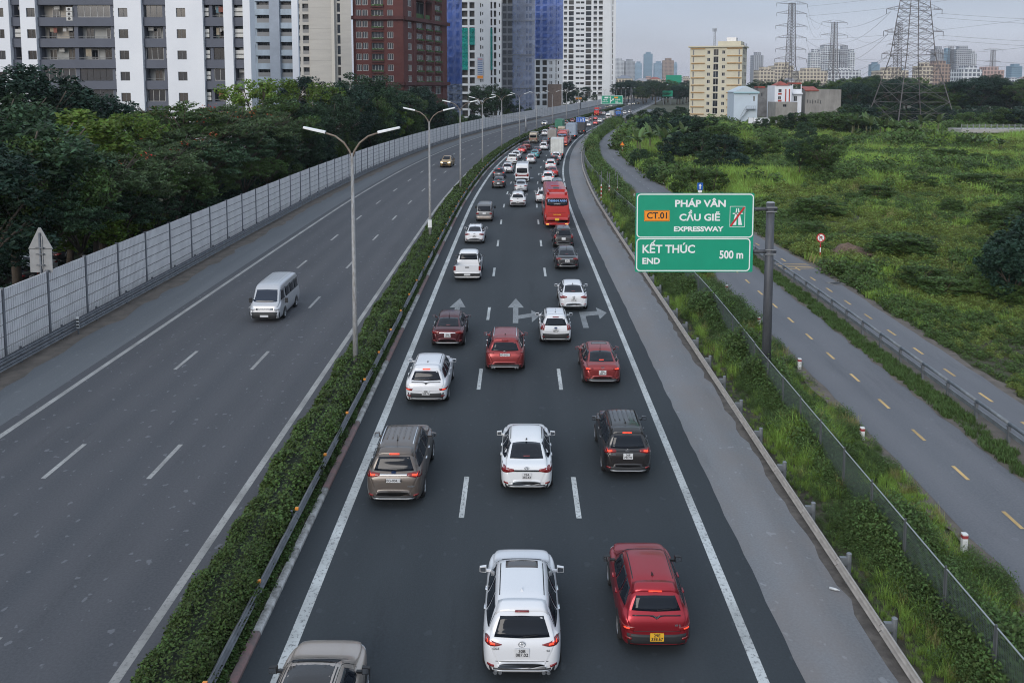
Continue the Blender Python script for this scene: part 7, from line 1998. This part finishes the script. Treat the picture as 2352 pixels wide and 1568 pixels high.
# cream block with a blank side
tC, XC, zC, fC = tower('apartment_block', 'cream apartment block with paired balconies and a tall blank wall', 268, [(686.5, 692, 'balc', .74), (698, 712, 'balc', .74), (777, 784, 'win', .82)], 685, 809, 24.0, 42.5, 50, M_cream)
MB().box(XC(716), XC(765), -.9, -.005, -.2, 49.9).build('blank_wall', M_cream, tC)
MB().box(XC(765.5), XC(772), -1.3, -.005, -.2, 49.9).build('pilaster', mat('pale_cream', (.58,.55,.49), .85), tC)
for k in range(-4, 8): MB().box(XC(716)-.05, XC(765)+.02, -.93, -.901, zC+fC*k, zC+fC*k+.06).build('joint_line', mat('stained_joint', (.30,.29,.28), .9), tC)
# red brick corner building
M_brick = mat('dark_red_brick', (.125,.042,.036), .9, scale=.5, c2=(.095,.030,.027), bump=.3, bscale=12)
M_brickd = mat('brick_band', (.085,.030,.028), .9, var=.2, scale=.6)
M_plant = mat('window_box_plants', (.05,.105,.03), .8, var=.5, scale=3, bump=1.0, bscale=6)
Xc, Yc = xat(926, 270, 20), 270.0
bE = thing('brick_building', 'dark red brick corner building with planted window boxes', 'building', (Xc, Yc, 0))
kE = FPX/(270*math.cos(PITCH)); fE = 24.8/kE; zE = zat(106, 270)
def brick_face(root, name, x0, x1, ops):
    mb = MB(); facade(mb, x0, x1, -.2, 46, [o[:4]+(o[4],) for o in ops], .3, True); w_ = mb.build(name, M_brick, root)
    for o in ops:
        wd, ht = o[1]-o[0], o[3]-o[2]
        win = put_window(w_, o[0]+.02, o[2]+(.9 if o[5] else 0)+.02, wd-.04, ht-(.9 if o[5] else 0)-.04, o[4]-.06, M_wframew, mat('brick_window_glass', (.05,.055,.065), .15), 4 if wd > 2.6 else 3, .09)
        if o[5]:
            bx_ = MB().box(o[0], o[1], -.45, .15, o[2], o[2]+.62).build('window_box', M_brickd, w_)
            mb = MB()
            for q in range(int(wd/.22)): xx = o[0]+.1+q*.22; mb.box(xx, xx+.2, -.5-rnd.uniform(0, .1), .1, o[2]+.60-rnd.uniform(0, .15), o[2]+.78+rnd.uniform(0, .28))
            mb.build('box_plants', M_plant, bx_)['kind'] = 'stuff'
    return w_
lw = lambda z: (z-880)*.15234/kE
opsL = []
for n in range(-4, 6):
    zc = zE + n*fE
    if zc < 3: continue
    for a, b, pl in ((180, 262, 0), (275, 357, 0), (410, 592, 1), (648, 735, 0)): opsL.append((lw(a), lw(b), zc-.95-(.7 if pl else 0), zc+.95, .9 if pl else .25, pl and n != -4))
brick_face(bE, 'left_wall', lw(135), 0.0, opsL)
xr_, yr_ = xat(1027, 300, 20)-Xc, 30.0
angR = math.atan2(yr_, xr_); LR = math.hypot(xr_, yr_)
faceR = link('right_front', MB().box(-.05, .05, .3, .4, 0, 45).mesh('corner_core', M_brick), bE, (0, 0, 0), (0, 0, angR))
opsR = []
for n in range(-4, 6):
    zc = zE + n*fE
    if zc < 3: continue
    for a, b, pl in ((.105, .185, 0), (.29, .43, 1), (.50, .64, 1), (.71, .85, 1)):
        if n in (3, 4) and .25 < a < .6: continue
        opsR.append((a*LR, b*LR, zc-.95-(.7 if pl else 0), zc+.95, .30 if pl else .2, pl and n != -4))
opsR.append((.29*LR, .64*LR, zE+2.62*fE, zE+4.4*fE, 3.0, 0))
brick_face(faceR, 'wall', 0.0, LR, opsR[:-1] if False else opsR)
MB().box(.30*LR, .62*LR, .5, 1.6, zE+2.62*fE, zE+3.2*fE).build('roof_garden', M_plant, faceR)
for zb_ in (zat(41, 270), zat(192, 270)):
    MB().box(lw(95), 0.35, -.9, -.004, zb_-.6, zb_+.5).build('belt_course', M_brickd, bE)
    MB().box(.0, LR+.6, -.9, -.004, zb_-.62, zb_+.48).build('belt_course', M_brickd, faceR)
for a in (.0, .22, .455, .665, .87): MB().box(a*LR+.02, a*LR+.9, -.15, -.003, 0, 45.8).build('pilaster', M_brick, faceR)
mb = MB(); xl = lw(135); mb.quad((xl,0,-.2), (xl,0,46), (xl,30,46), (xl,30,-.2)); mb.quad((xl,0,46), (0,0,46), (xr_,yr_,46), (xl,30,46)); mb.build('rear_wall', M_brick, bE)
# towers under construction
kf = lambda D: FPX/(D*math.cos(PITCH))
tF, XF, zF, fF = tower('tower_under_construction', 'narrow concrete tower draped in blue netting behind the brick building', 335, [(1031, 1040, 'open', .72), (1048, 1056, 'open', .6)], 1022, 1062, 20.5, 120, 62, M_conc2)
net(tF, XF, 1022, 1062, 14, 61, M_netb, seed=2); net(tF, XF, 1022, 1062, 0, 14, M_netg, y=-1.0, seed=3)
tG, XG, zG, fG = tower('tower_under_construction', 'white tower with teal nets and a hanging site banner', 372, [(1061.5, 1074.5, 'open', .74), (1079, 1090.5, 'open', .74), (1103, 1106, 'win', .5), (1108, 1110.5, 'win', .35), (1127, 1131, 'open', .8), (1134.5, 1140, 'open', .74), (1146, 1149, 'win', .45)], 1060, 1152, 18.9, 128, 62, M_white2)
for a, b, lo, hi in ((1060.5, 1075, 60, 195), (1078.5, 1091, 105, 195), (1126.5, 1131.5, 40, 195)):
    for k in range(14):
        zz = 13 + k*fG
        if zz*5.5 < (195-0) and zz > (hi-lo)*.0 + (195-170)/5.5: net(tG, XG, a, b, max(zz, (195-(175 if a < 1078 else (105 if a < 1100 else 178)))/5.5+13.7), max(zz, 0)+fG, M_nett, -.35, k) if zz > (195-(175 if a < 1078 else (105 if a < 1100 else 178)))/5.5+13.7 else None
zb0, zb1 = zat(182, 372), zat(131, 372)
bn = MB().box(XG(1096), XG(1110), -.35, -.25, zb0, zb1).build('site_banner', mat('banner_pale', (.50,.54,.60), .7), tG)
for q in range(9):
    zz = zb1 - (zb1-zb0)*(.10+.085*q); MB().box(XG(1097.5), XG(1108.5), -.37, -.352, zz-.22, zz+.12).build('banner_line', mat('banner_ink', (.10,.16,.32), .7) if q else M_sred, bn)
MB().box(XG(1096.5), XG(1109.5), -.37, -.352, zb0+.2, zb0+1.4).build('banner_strip', M_sorange, bn)
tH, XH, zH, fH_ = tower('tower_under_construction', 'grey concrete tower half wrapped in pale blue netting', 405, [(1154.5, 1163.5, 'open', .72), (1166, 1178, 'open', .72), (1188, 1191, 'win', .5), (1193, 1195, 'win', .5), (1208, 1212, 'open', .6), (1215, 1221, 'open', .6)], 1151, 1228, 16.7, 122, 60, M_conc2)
net(tH, XH, 1177, 1228, 0, 54, M_netg, seed=5); net(tH, XH, 1151, 1180, 0, 50, mat('thin_grey_net', (.20,.21,.24), .8, alpha=.35, var=.2, scale=.2), y=-.6, seed=6)
for zz in (54, 42, 27, 12): MB().box(XH(1151), XH(1228), -1.3, -1.1, zz, zz+.25).build('net_cable', M_dull, tH)
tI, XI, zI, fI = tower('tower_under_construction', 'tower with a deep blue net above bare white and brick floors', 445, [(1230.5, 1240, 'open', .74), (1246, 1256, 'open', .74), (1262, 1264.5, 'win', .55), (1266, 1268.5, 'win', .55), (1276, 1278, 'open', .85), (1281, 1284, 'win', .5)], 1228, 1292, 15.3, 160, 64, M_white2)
net(tI, XI, 1227, 1293, zat(136, 445), 63, M_netb, seed=7)
MB().box(XI(1258), XI(1290), -.12, -.004, 0, zat(194, 445)).build('bare_brick_wall', mat('bare_brown_brick', (.20,.15,.125), .9, var=.2, scale=.8), tI)
tJ, XJ, zJ, fJ = tower('white_tower', 'tall finished white apartment tower with rows of shaded windows', 640, [(1294.5, 1302, 'balc', .66), (1305.5, 1317, 'win', .80), (1322, 1331, 'win', .40), (1332.5, 1341, 'win', .40), (1344.5, 1357, 'win', .80), (1362, 1370, 'balc', .72), (1374, 1383, 'balc', .72), (1405, 1407, 'win', .80)], 1292.5, 1413, 12.2, 118, 80, M_white2, dep=22)
for k, o in enumerate(bpy.data.objects[-1:]): pass
MB().box(XJ(1386), XJ(1402), -.6, -.004, 0, 79.9).build('blank_pier', M_white2, tJ)

# ---- yellow block and the low houses on the right
DK = 385.0; kK = kf(DK)
M_yel2 = mat('pale_yellow_render', (.58,.54,.42), .85, var=.06, scale=.2)
M_orl = mat('ochre_ledge', (.42,.25,.10), .85)
ux = lambda z: 1552.7+z*.17189
bK, XK, zK, fK = tower('apartment_block', 'pale yellow ten-storey block with ochre ledges and a glazed stair strip', DK, [(ux(217), ux(238), 'win', .75), (ux(410), ux(452), 'win', .48), (ux(605), ux(647), 'win', .48), (ux(818), ux(840), 'win', .75), (ux(492), ux(560), 'win', .86)], ux(183), ux(870), 16.7, 120.5, zat(109, DK), M_yel2, dep=16, rz=R(-21), mull=2, pane_only=False, fm=M_wframew)
for k in range(-9, 2):
    for a, b in ((200, 382), (672, 866)):
        MB().box(XK(ux(a)), XK(ux(b)), -.45, -.004, zK+fK*(k-.5)-.12, zK+fK*(k-.5)+.25).build('ledge', M_orl, bK)
MB().box(XK(ux(183))-.8, XK(ux(870))+.8, -1.0, 16.5, zat(109, DK), zat(109, DK)+.6).build('roof_cornice', M_yel2, bK)
ph = MB().box(XK(ux(540)), XK(ux(840)), 2, 14, zat(109, DK)+.61, zat(95, DK)).build('rooftop_room', M_yel2, bK)
MB().box(XK(ux(645)), XK(ux(770)), 4, 9, zat(95, DK)+.01, zat(86, DK)).build('water_tank', M_silver, bK)
mb = MB(); xm = XK(ux(490)); z0_ = zat(109, DK)
for dx, dy in ((-.4,0), (.4,0), (0,.7)): mb.tube((xm+dx, 3+dy, z0_), (xm+dx*.8, 3+dy*.8, zat(66, DK)), .09, n=4)
for q in range(7): zz = z0_+q*1.1; mb.tube((xm-.4, 3, zz), (xm+.4, 3, zz+1.0), .05, n=4)
for q in range(5): mb.box(xm-.9+.4*q, xm-.7+.4*q, 2.6, 2.8, zat(72, DK), zat(64.5, DK))
mb.build('antenna_mast', M_dull, bK)['kind'] = 'stuff'
for k in range(-8, 2):
    for q in range(3): put_window(bK, 0, 0, 1.6, 1.7, 0, M_wframe, None, 1, .08).location = (0, 0, -50) if False else (XK(ux(870))+.02, 2+q*5, zK+fK*k-.8)
for o in list(bK.children)[-40:]:
    if o.name.startswith('window'): o.rotation_euler = (0, 0, R(90))
D_ = 300.0; kL = kf(D_)
def house(label, name, D, x0, x1, yt, wallm, wins, roof=None, dep=9, z_extra=0, mullw=M_wframew):
    k_ = kf(D); xc = (x0+x1)/2; t = thing(name, label, 'building', ((xc-1176)/k_, D, 0)); X = lambda p: (p-xc)/k_
    H = zat(yt, D); ops = [(X(a), X(b), zat(d_, D), zat(c, D)) for a, b, c, d_ in wins]
    mb = MB(); facade(mb, X(x0), X(x1), -.2, H, ops, .25, True); w_ = mb.build('wall', wallm, t)
    for o in ops: put_window(w_, o[0], o[2], o[1]-o[0], o[3]-o[2], .2, mullw, None, 2, .07)
    shell(t, 'side_wall', wallm, X(x0), X(x1), H, dep)
    return t, X, H
M_pblue = mat('pale_blue_render', (.52,.60,.68), .8, var=.05, scale=.3)
M_redroof = mat('red_tin_roof', (.28,.06,.04), .6, var=.25, scale=.6)
M_greyren = mat('stained_grey_render', (.33,.32,.30), .9, var=.3, scale=.4, c2=(.20,.19,.18), stretch=(1, 1, .35))
t, X, H = house('pale blue house with a shallow gable and outside stairs', 'house', 300, 1686.5, 1741, 211.5, M_pblue, [(1731, 1735, 221, 233), (1721, 1723, 217, 219)])
mb = MB(); a, b = X(1684), X(1744); pk = zat(198, 300); mb.add([(a,-.6,H), (b,-.6,H), ((a+b)/2,-.6,pk), (a,9.4,H), (b,9.4,H), ((a+b)/2,9.4,pk)], [(0,1,2), (3,5,4), (0,2,5,3), (1,4,5,2), (0,3,4,1)]); mb.build('roof', mat('pale_roof_sheet', (.50,.57,.62), .6, var=.06), t)
box_part(t, 'fascia', mat('teal_fascia', (.34,.50,.56), .6), a, b, -.68, -.61, H-.5, H+.05)
mb = MB(); 
for q in range(8): mb.box(X(1700)+q*.35, X(1700)+q*.35+.34, -1.4, -.3, 2.2+q*.42, 2.3+q*.42)
mb.box(X(1713), X(1736), -1.4, -.3, 5.5, 5.65); mb.build('outside_stairs', M_dull, t)
mb = MB(); mb.tube((X(1700), -1.4, 3.2), (X(1713), -1.4, 6.6), .05, n=4); mb.tube((X(1713), -1.4, 6.6), (X(1736), -1.4, 6.6), .05, n=4)
for q in range(6): mb.tube((X(1713)+q*.6, -1.4, 5.6), (X(1713)+q*.6, -1.4, 6.6), .03, n=4)
mb.build('stair_rail', M_dull, t)
t, X, H = house('white house with red window panels and a red tiled roof', 'house', 312, 1780, 1819, 197, M_wwall, [(1788.5, 1796, 205, 213), (1788, 1795, 221.5, 229)])
for a in (1804, 1812.5): box_part(t, 'red_strip', mat('red_panel', (.36,.05,.03), .7), X(a), X(a)+.4, -.06, -.004, zat(236, 312), zat(205, 312))
for y0, y1 in ((214, 218), (229.5, 234)): box_part(t, 'red_panel', MATS['red_panel'], X(1787.8), X(1796), -.06, -.004, zat(y1, 312), zat(y0, 312))
mb = MB(); a, b = X(1781), X(1814); pk = zat(186, 312); mb.add([(a,-.4,H+.02), (b,-.4,H+.02), (b,6,H+.02), (a,6,H+.02), ((a+b)/2,2.5,pk)], [(0,1,4),(1,2,4),(2,3,4),(3,0,4),(0,3,2,1)]); mb.build('roof', M_redroof, t)
t, X, H = house('white balcony house beside the red-panelled house', 'house', 318, 1820, 1842, 205, M_wwall, [(1824, 1832, 221, 233)])
box_part(t, 'roof_terrace', M_redroof, X(1819.5), X(1841.5), .2, 6, zat(194, 318), zat(190, 318)); 
for a in (1820.5, 1840.5): box_part(t, 'terrace_post', M_wwall, X(a), X(a)+.25, .3, .55, H, zat(194, 318))
box_part(t, 'balcony', M_wwall, X(1820), X(1842), -1.1, -.01, zat(217, 318), zat(213.5, 318))
t, X, H = house('stained grey house with a rust red roof and row of slit windows', 'house', 322, 1851, 1933, 206, M_greyren, [(1855+q*6, 1857.3+q*6, 229+(q % 2)*2, 237+(q % 3)) for q in range(6)], mullw=M_wframe)
mb = MB(); a, b = X(1848), X(1880); mb.add([(a,-.6,zat(207,322)), (b,-.6,zat(207,322)), (b,5,zat(199,322)), (a,5,zat(199,322)), (a,-.6,zat(209,322)), (b,-.6,zat(209,322))], [(0,1,2,3), (0,4,5,1)]); mb.build('roof', M_redroof, t)
t, X, H = house('dark grey concrete house between the pale blue and the white house', 'house', 335, 1742, 1779, 202, mat('dark_grey_render', (.17,.17,.17), .9, var=.3, scale=.4), [(1749, 1752, 214, 222), (1766, 1769, 216, 226)], mullw=M_wframe)
box_part(t, 'roof', M_redroof, X(1741), X(1757), -.5, 5, H, H+.5)
t, X, H = house('small grey shed below the red-panelled house', 'shed', 292, 1783, 1833, 235, M_greyren, [(1800, 1808, 240, 246)], mullw=M_wframe)
wl_ = thing('boundary_wall', 'low white boundary wall in front of the houses', 'wall', (xat(1752, 285, 1), 285, 0))
for q in range(6): box_part(wl_, 'wall_panel', M_wwall, -4.6+q*1.55, -4.6+q*1.55+1.5, 0, .2, -.1, 3.2)
for q in range(7): box_part(wl_, 'pillar', M_greyren, -4.72+q*1.55, -4.6+q*1.55-.01, -.06, .26, -.1, 3.4)

for r_ in (bA, tB, tC, bE, tF, tG, tH, tI, tJ, bK): flatten(r_)
# ---- hazy far city
def grid_mat(name, c, wc, sx, sz):
    m = bpy.data.materials.new(name); m.use_nodes = True; N, L = m.node_tree.nodes, m.node_tree.links; p = N['Principled BSDF']; p.inputs['Roughness'].default_value = .8
    t = N.new('ShaderNodeTexCoord'); s = N.new('ShaderNodeSeparateXYZ'); a = N.new('ShaderNodeMath'); a.operation = 'ADD'; c_ = N.new('ShaderNodeCombineXYZ'); b = N.new('ShaderNodeTexBrick')
    L.new(t.outputs['Object'], s.inputs[0]); L.new(s.outputs['X'], a.inputs[0]); L.new(s.outputs['Y'], a.inputs[1]); L.new(a.outputs[0], c_.inputs['X']); L.new(s.outputs['Z'], c_.inputs['Y'])
    b.offset = 0.0; b.inputs['Scale'].default_value = 1.0; b.inputs['Brick Width'].default_value = sx; b.inputs['Row Height'].default_value = sz; b.inputs['Mortar Size'].default_value = .55; b.inputs['Mortar Smooth'].default_value = 0
    b.inputs['Color1'].default_value = (*wc, 1); b.inputs['Color2'].default_value = (*[k*.7 for k in wc], 1); b.inputs['Mortar'].default_value = (*c, 1)
    L.new(c_.outputs[0], b.inputs['Vector']); L.new(b.outputs['Color'], p.inputs['Base Color']); return m
FW = {'white': grid_mat('far_white_facade', (.62,.64,.66), (.16,.18,.22), 3.4, 3.3), 'blue': grid_mat('far_blue_facade', (.30,.42,.52), (.14,.20,.28), 3.0, 3.3), 'cream': grid_mat('far_cream_facade', (.56,.50,.40), (.18,.16,.15), 3.2, 3.2),
      'brown': grid_mat('far_brown_facade', (.36,.27,.22), (.14,.12,.12), 3.0, 3.2), 'grey': grid_mat('far_grey_facade', (.40,.42,.45), (.16,.17,.2), 3.2, 3.3), 'pink': grid_mat('far_pink_facade', (.46,.33,.30), (.2,.17,.17), 3.0, 3.2), 'glass': grid_mat('far_glass_facade', (.20,.30,.38), (.10,.17,.24), 2.0, 3.6)}
M_froof = [mat('far_roof_%d' % i, c, .8, var=.15) for i, c in enumerate(((.28,.10,.08), (.30,.30,.32), (.36,.34,.32), (.20,.22,.26)))]
def far(x0, x1, yt, D, k, label, group=None, crown=True, cat='building'):
    s_ = kf(D); w = (x1-x0)/s_; H = max(4.0, zat(yt, D)); t = thing('far_building', label, cat, (((x0+x1)/2-1176)/s_, D, 0), rnd.uniform(-.12, .12), group)
    box_part(t, 'wall', FW[k], -w/2, w/2, 0, min(w, 28), -.2, H)
    if crown: box_part(t, 'roof_block', FW[k], -w*.28, w*.28, w*.1, min(w, 28)*.7, H, H+min(4.0, H*.06)+1.2)
    else:
        mb = MB(); d_ = min(w, 20); mb.add([(-w/2-.3,-.4,H), (w/2+.3,-.4,H), (w/2+.3,d_,H), (-w/2-.3,d_,H), (-w/2+d_*.3,d_/2,H+d_*.16+.6), (w/2-d_*.3,d_/2,H+d_*.16+.6)], [(0,1,5,4), (1,2,5), (2,3,4,5), (3,0,4), (0,3,2,1)]); mb.build('roof', rnd.choice(M_froof), t)
    return t
for a in ((1410, 1434, 139, 2300, 'white', 'hazy white slab tower, broader of the twins beyond the white apartment tower'), (1436, 1458, 141, 2300, 'grey', 'hazy grey slab tower, slimmer of the twins beyond the white apartment tower'), (1458, 1474, 146, 2500, 'blue', 'small hazy blue tower beside the grey twins'),
          (1478, 1498, 124, 2700, 'glass', 'slender pale blue glass tower rising alone'), (1503, 1522, 145, 2600, 'blue', 'pale blue tower left of the brown tower'), (1523, 1547, 139, 2100, 'brown', 'hazy brown tower with a flat roof'), (1548, 1555, 147, 2500, 'blue', 'thin blue tower right behind the brown tower'),
          (1729, 1752, 127, 1500, 'grey', 'hazy grey tower behind the yellow block'), (1742, 1780, 161, 820, 'cream', 'wide beige office block with a flat roof'), (1778, 1822, 151, 900, 'cream', 'cream government building with roof ornaments'),
          (1860, 1882, 121, 1300, 'white', 'lower left wing of the wide white tower cluster'), (1882, 1925, 112, 1330, 'white', 'tallest middle tower of the wide white cluster'), (1927, 1950, 113, 1340, 'grey', 'grey right tower of the wide white cluster'), (1950, 1962, 121, 1300, 'white', 'lower right wing of the wide white tower cluster'),
          (1835, 1900, 163, 850, 'cream', 'long low yellow school building'), (1890, 1975, 162, 900, 'white', 'long low white building under the wide tower cluster'), (2000, 2019, 148, 1800, 'glass', 'lone teal tower left of the tall pylon'), (2022, 2085, 162, 800, 'cream', 'yellow low block seen through the tall pylon'), (2060, 2078, 163, 900, 'blue', 'bright blue low building behind the tall pylon'),
          (2144, 2165, 114, 1500, 'grey', 'left grey twin tower right of the tall pylon'), (2166, 2184, 118, 1550, 'glass', 'dark glass tower between the grey twin towers'), (2194, 2227, 113, 1480, 'grey', 'right grey twin tower with a taller parapet'), (2226, 2240, 124, 1500, 'white', 'pale narrow tower joined to the right grey twin'),
          (2110, 2142, 152, 760, 'cream', 'cream block behind the right leg of the tall pylon'), (2140, 2182, 148, 800, 'brown', 'orange-brown housing block near the tall pylon'), (2208, 2256, 160, 700, 'white', 'white housing block with many balconies beyond the wood'), (2256, 2306, 161, 760, 'pink', 'pinkish apartment block beyond the wood'), (2322, 2346, 152, 1700, 'glass', 'pale blue glass block at the far right of the city')):
    far(*a, group='hazy far city')
for i in range(90):
    px = 1405 + rnd.uniform(0, 175) if i < 30 else rnd.uniform(1720, 2360)
    D = rnd.uniform(850, 1500); w = rnd.uniform(8, 18)
    far(px, px+w*kf(D), rnd.uniform(178, 192), D, rnd.choice(['white', 'cream', 'grey', 'cream', 'pink', 'white']), 'low hazy house in the far city roofscape', 'low houses of the far city', crown=rnd.random() < .45)

# ---- electricity pylons and lines
M_pyl = mat('pylon_steel', (.15,.14,.14), .65, .3, var=.25, scale=.4)
def pylon(label, px, D, base, waist, zw, top, H, arms, r_=.10, group='electricity pylons'):
    t = thing('pylon', label, 'pylon', (xat(px, D, 20), D, -.1), .12 if base > 15 else .35, group)
    wid = lambda z: (base+(waist-base)*(z/zw)) if z < zw else waist+(top-waist)*((z-zw)/(H-zw))
    for sx in (-1, 1):
        for sy in (-1, 1):
            mb = MB(); mb.path([(sx*wid(z)/2, sy*wid(z)/2, z) for z in (0, zw, H)], [r_*1.5, r_*1.3, r_], 4); mb.build('leg', M_pyl, t)
    zs_ = [0.0]
    while zs_[-1] < H-.5: zs_.append(min(H, zs_[-1] + max(1.5, wid(zs_[-1])*(.36 if base > 15 else .55))))
    mb = MB()
    for a, b in zip(zs_[:-1], zs_[1:]):
        A, B = wid(a)/2, wid(b)/2
        c4 = [(-1,-1),(1,-1),(1,1),(-1,1)]
        for i in range(4):
            p, q = c4[i], c4[(i+1) % 4]
            mb.tube((p[0]*A,p[1]*A,a), (q[0]*B,q[1]*B,b), r_*.55, n=4, caps=False); mb.tube((q[0]*A,q[1]*A,a), (p[0]*B,p[1]*B,b), r_*.55, n=4, caps=False)
            mb.tube((p[0]*B,p[1]*B,b), (q[0]*B,q[1]*B,b), r_*.5, n=4, caps=False)
            if A > 4:
                mz = (a+b)/2; M_ = (A+B)/2
                mb.tube((p[0]*M_,p[1]*M_,mz), ((p[0]+q[0])*.25*B*1.0,(p[1]+q[1])*.25*B+0*B,b) if False else ((p[0]*.5+q[0]*.5)*M_,(p[1]*.5+q[1]*.5)*M_,mz), r_*.4, n=4, caps=False)
                mb.tube((q[0]*M_,q[1]*M_,mz), ((p[0]*.5+q[0]*.5)*M_,(p[1]*.5+q[1]*.5)*M_,mz), r_*.4, n=4, caps=False)
    mb.build('bracing', M_pyl, t)['kind'] = 'stuff'
    for z, sp_ in arms:
        for sx in (-1, 1):
            w_ = wid(z)/2; mb = MB()
            for sy in (-1, 1):
                mb.tube((sx*w_, sy*w_, z), (sx*sp_, 0, z+.25), r_*.6, n=4); mb.tube((sx*wid(z+1.8)/2, sy*wid(z+1.8)/2, z+1.8), (sx*sp_, 0, z+.25), r_*.5, n=4)
                for q in (.33, .66): mb.tube((sx*(w_+(sp_-w_)*q), sy*w_*(1-q), z+.25*q), (sx*(w_+(sp_-w_)*q), sy*w_*(1-q), z+1.8*(1-q)+.25*q), r_*.4, n=4)
            am = mb.build('cross_arm', M_pyl, t); 
            mb = MB(); mb.tube((sx*sp_, 0, z+.2), (sx*sp_, 0, z-1.5), .12, .10, n=6); mb.build('insulator', M_dull, am)
    return t
pylon('tall wide-based pylon standing in the wood, biggest of all', 2095, 318, 21.5, 10.6, 24, 5.0, 54, [(24.5, 11.5), (32.3, 11.2), (40, 10.4), (48, 9.5)], .125)
pylon('slim six-armed pylon rising behind the white and red house', 1815, 470, 13, 3.6, 24, 2.4, 56, [(27, 10), (32, 9.5), (38, 9.5), (44, 9.8), (50.5, 9.4), (55.5, 9.6)], .13)
pylon('slim pylon in front of the wide white tower cluster', 1913, 610, 14, 4.0, 25, 2.6, 56, [(28, 11), (34, 11), (40, 11), (47, 11), (55.5, 10.5)], .14)
pylon('slender pylon half hidden behind the tall wide-based pylon', 2060, 640, 12, 4, 24, 3, 58, [(26, 10), (34, 10), (42, 10), (50, 10)], .14)
pylon('small far pylon between the grey twin towers', 2181, 900, 12, 4, 24, 3, 52, [(28, 11), (36, 11), (44, 11), (51, 10)], .17)
pylon('small far pylon above the pinkish block', 2278, 960, 13, 4, 24, 3, 51, [(28, 11), (38, 11), (50.5, 13)], .17)
M_cable = mat('power_cable', (.10,.10,.11), .6)
def cable(a, b, sag, r_=.045):
    a, b = Vector(a), Vector(b); pts = [a.lerp(b, q/16) - Vector((0, 0, 4*sag*(q/16)*(1-q/16))) for q in range(17)]
    mb = MB(); mb.path(pts, r_, 4); o = mb.build('power_line', M_cable); tag(o, 'thin sagging power line strung between the pylons', 'power line', 'power lines'); return o
P1 = Vector((xat(2095, 318, 20), 318, 0)); P2 = Vector((xat(1815, 470, 20), 470, 0)); P3 = Vector((xat(1913, 610, 20), 610, 0))
ca, sa = math.cos(.35), math.sin(.35)
tip = lambda P, s, z: (P.x+ca*s, P.y+sa*s, z)
for (z1, s1_), (z2, s2_) in (((24.5, 11.5), (27, 10)), ((32.3, 11.2), (38, 9.5)), ((40, 10.4), (50.5, 9.4))):
    for sg_ in (-1, 1): cable(tip(P1, sg_*s1_, z1-1), tip(P3, sg_*s2_, z2-1), 9)
    cable(tip(P1, -s1_, z1-1), tip(P2, s2_, z2-1), 6)
    cable(tip(P1, s1_, z1-1), (P1.x+190, P1.y-30, z1-1), 4.5); cable(tip(P1, s1_, z1-2.5), (P1.x+190, P1.y-45, z1-4.5), 4.5)
for z_, s_ in ((27, 10), (38, 9.5), (50.5, 9.4), (55.5, 9.6)):
    cable(tip(P2, s_, z_-1), tip(P3, -10.5, z_), 8); cable(tip(P2, s_, z_-1), (P2.x+150, P2.y-330, z_+32), 10)
# ---- river bridge with railing at the far edge of the field
DBr = 225.0
br = thing('river_bridge', 'low concrete bridge with a metal railing at the edge of the field', 'bridge', (xat(2290, DBr, 2), DBr, 0))
zd = zat(297, DBr)
box_part(br, 'deck', mat('bridge_concrete', (.36,.35,.34), .85, var=.15, scale=.5), -9, 32, 0, 7, zd-.9, zd)
for q in range(4): box_part(br, 'pier', MATS['bridge_concrete'], -2+q*10, -.8+q*10, 1, 6, -.3, zd-.92)
for zz in (zd+.45, zd+.8, zd+1.15): box_part(br, 'rail', M_signback, -9, 32, .14, .22, zz, zz+.07)
for q in range(28): box_part(br, 'rail_post', M_signback, -9+q*1.5, -8.85+q*1.5, .1, .3, zd+.004, zd+1.3)
# ---- far overhead signs and billboard
for x0, x1, y0, y1, D, lb, m_ in ((1521, 1545, 208.5, 222, 620, 'small green direction sign beyond the scooter road bend', M_sgreen), (1529, 1565, 173, 193, 800, 'green roadside billboard among the far trees', M_sgreen), (1430, 1484, 207, 213.5, 700, 'grey footbridge panel across the far expressway', M_signback), (1322, 1336, 224.5, 228.5, 500, 'small orange sign above the far noise barrier', M_sorange)):
    t = thing('far_sign', lb, 'road sign', (xat((x0+x1)/2, D, 10), D, 0)); w = (x1-x0)/kf(D)/2
    box_part(t, 'panel', m_, -w, w, -.3, 0, zat(y1, D), zat(y0, D))
    for sx in (-1, 1): mb = MB(); mb.tube((sx*w*.7, .2, -.1), (sx*w*.7, .2, zat(y0, D)), .22, n=6); mb.build('post', M_dull, t)

# ------------------------------------------------------------------ haze
hz = MB().box(-4700, 4700, -80, 6200, -1.2, 118).build('haze'); hz['kind'] = 'stuff'
hm = bpy.data.materials.new('haze'); hm.use_nodes = True; hn = hm.node_tree.nodes; hn.clear()
ho = hn.new('ShaderNodeOutputMaterial'); hv = hn.new('ShaderNodeVolumePrincipled')
hv.inputs['Color'].default_value = (.80, .86, .95, 1); hv.inputs['Density'].default_value = .00011; hv.inputs['Anisotropy'].default_value = 0.2
hm.node_tree.links.new(hv.outputs[0], ho.inputs['Volume'])
hz.data.materials.append(hm)
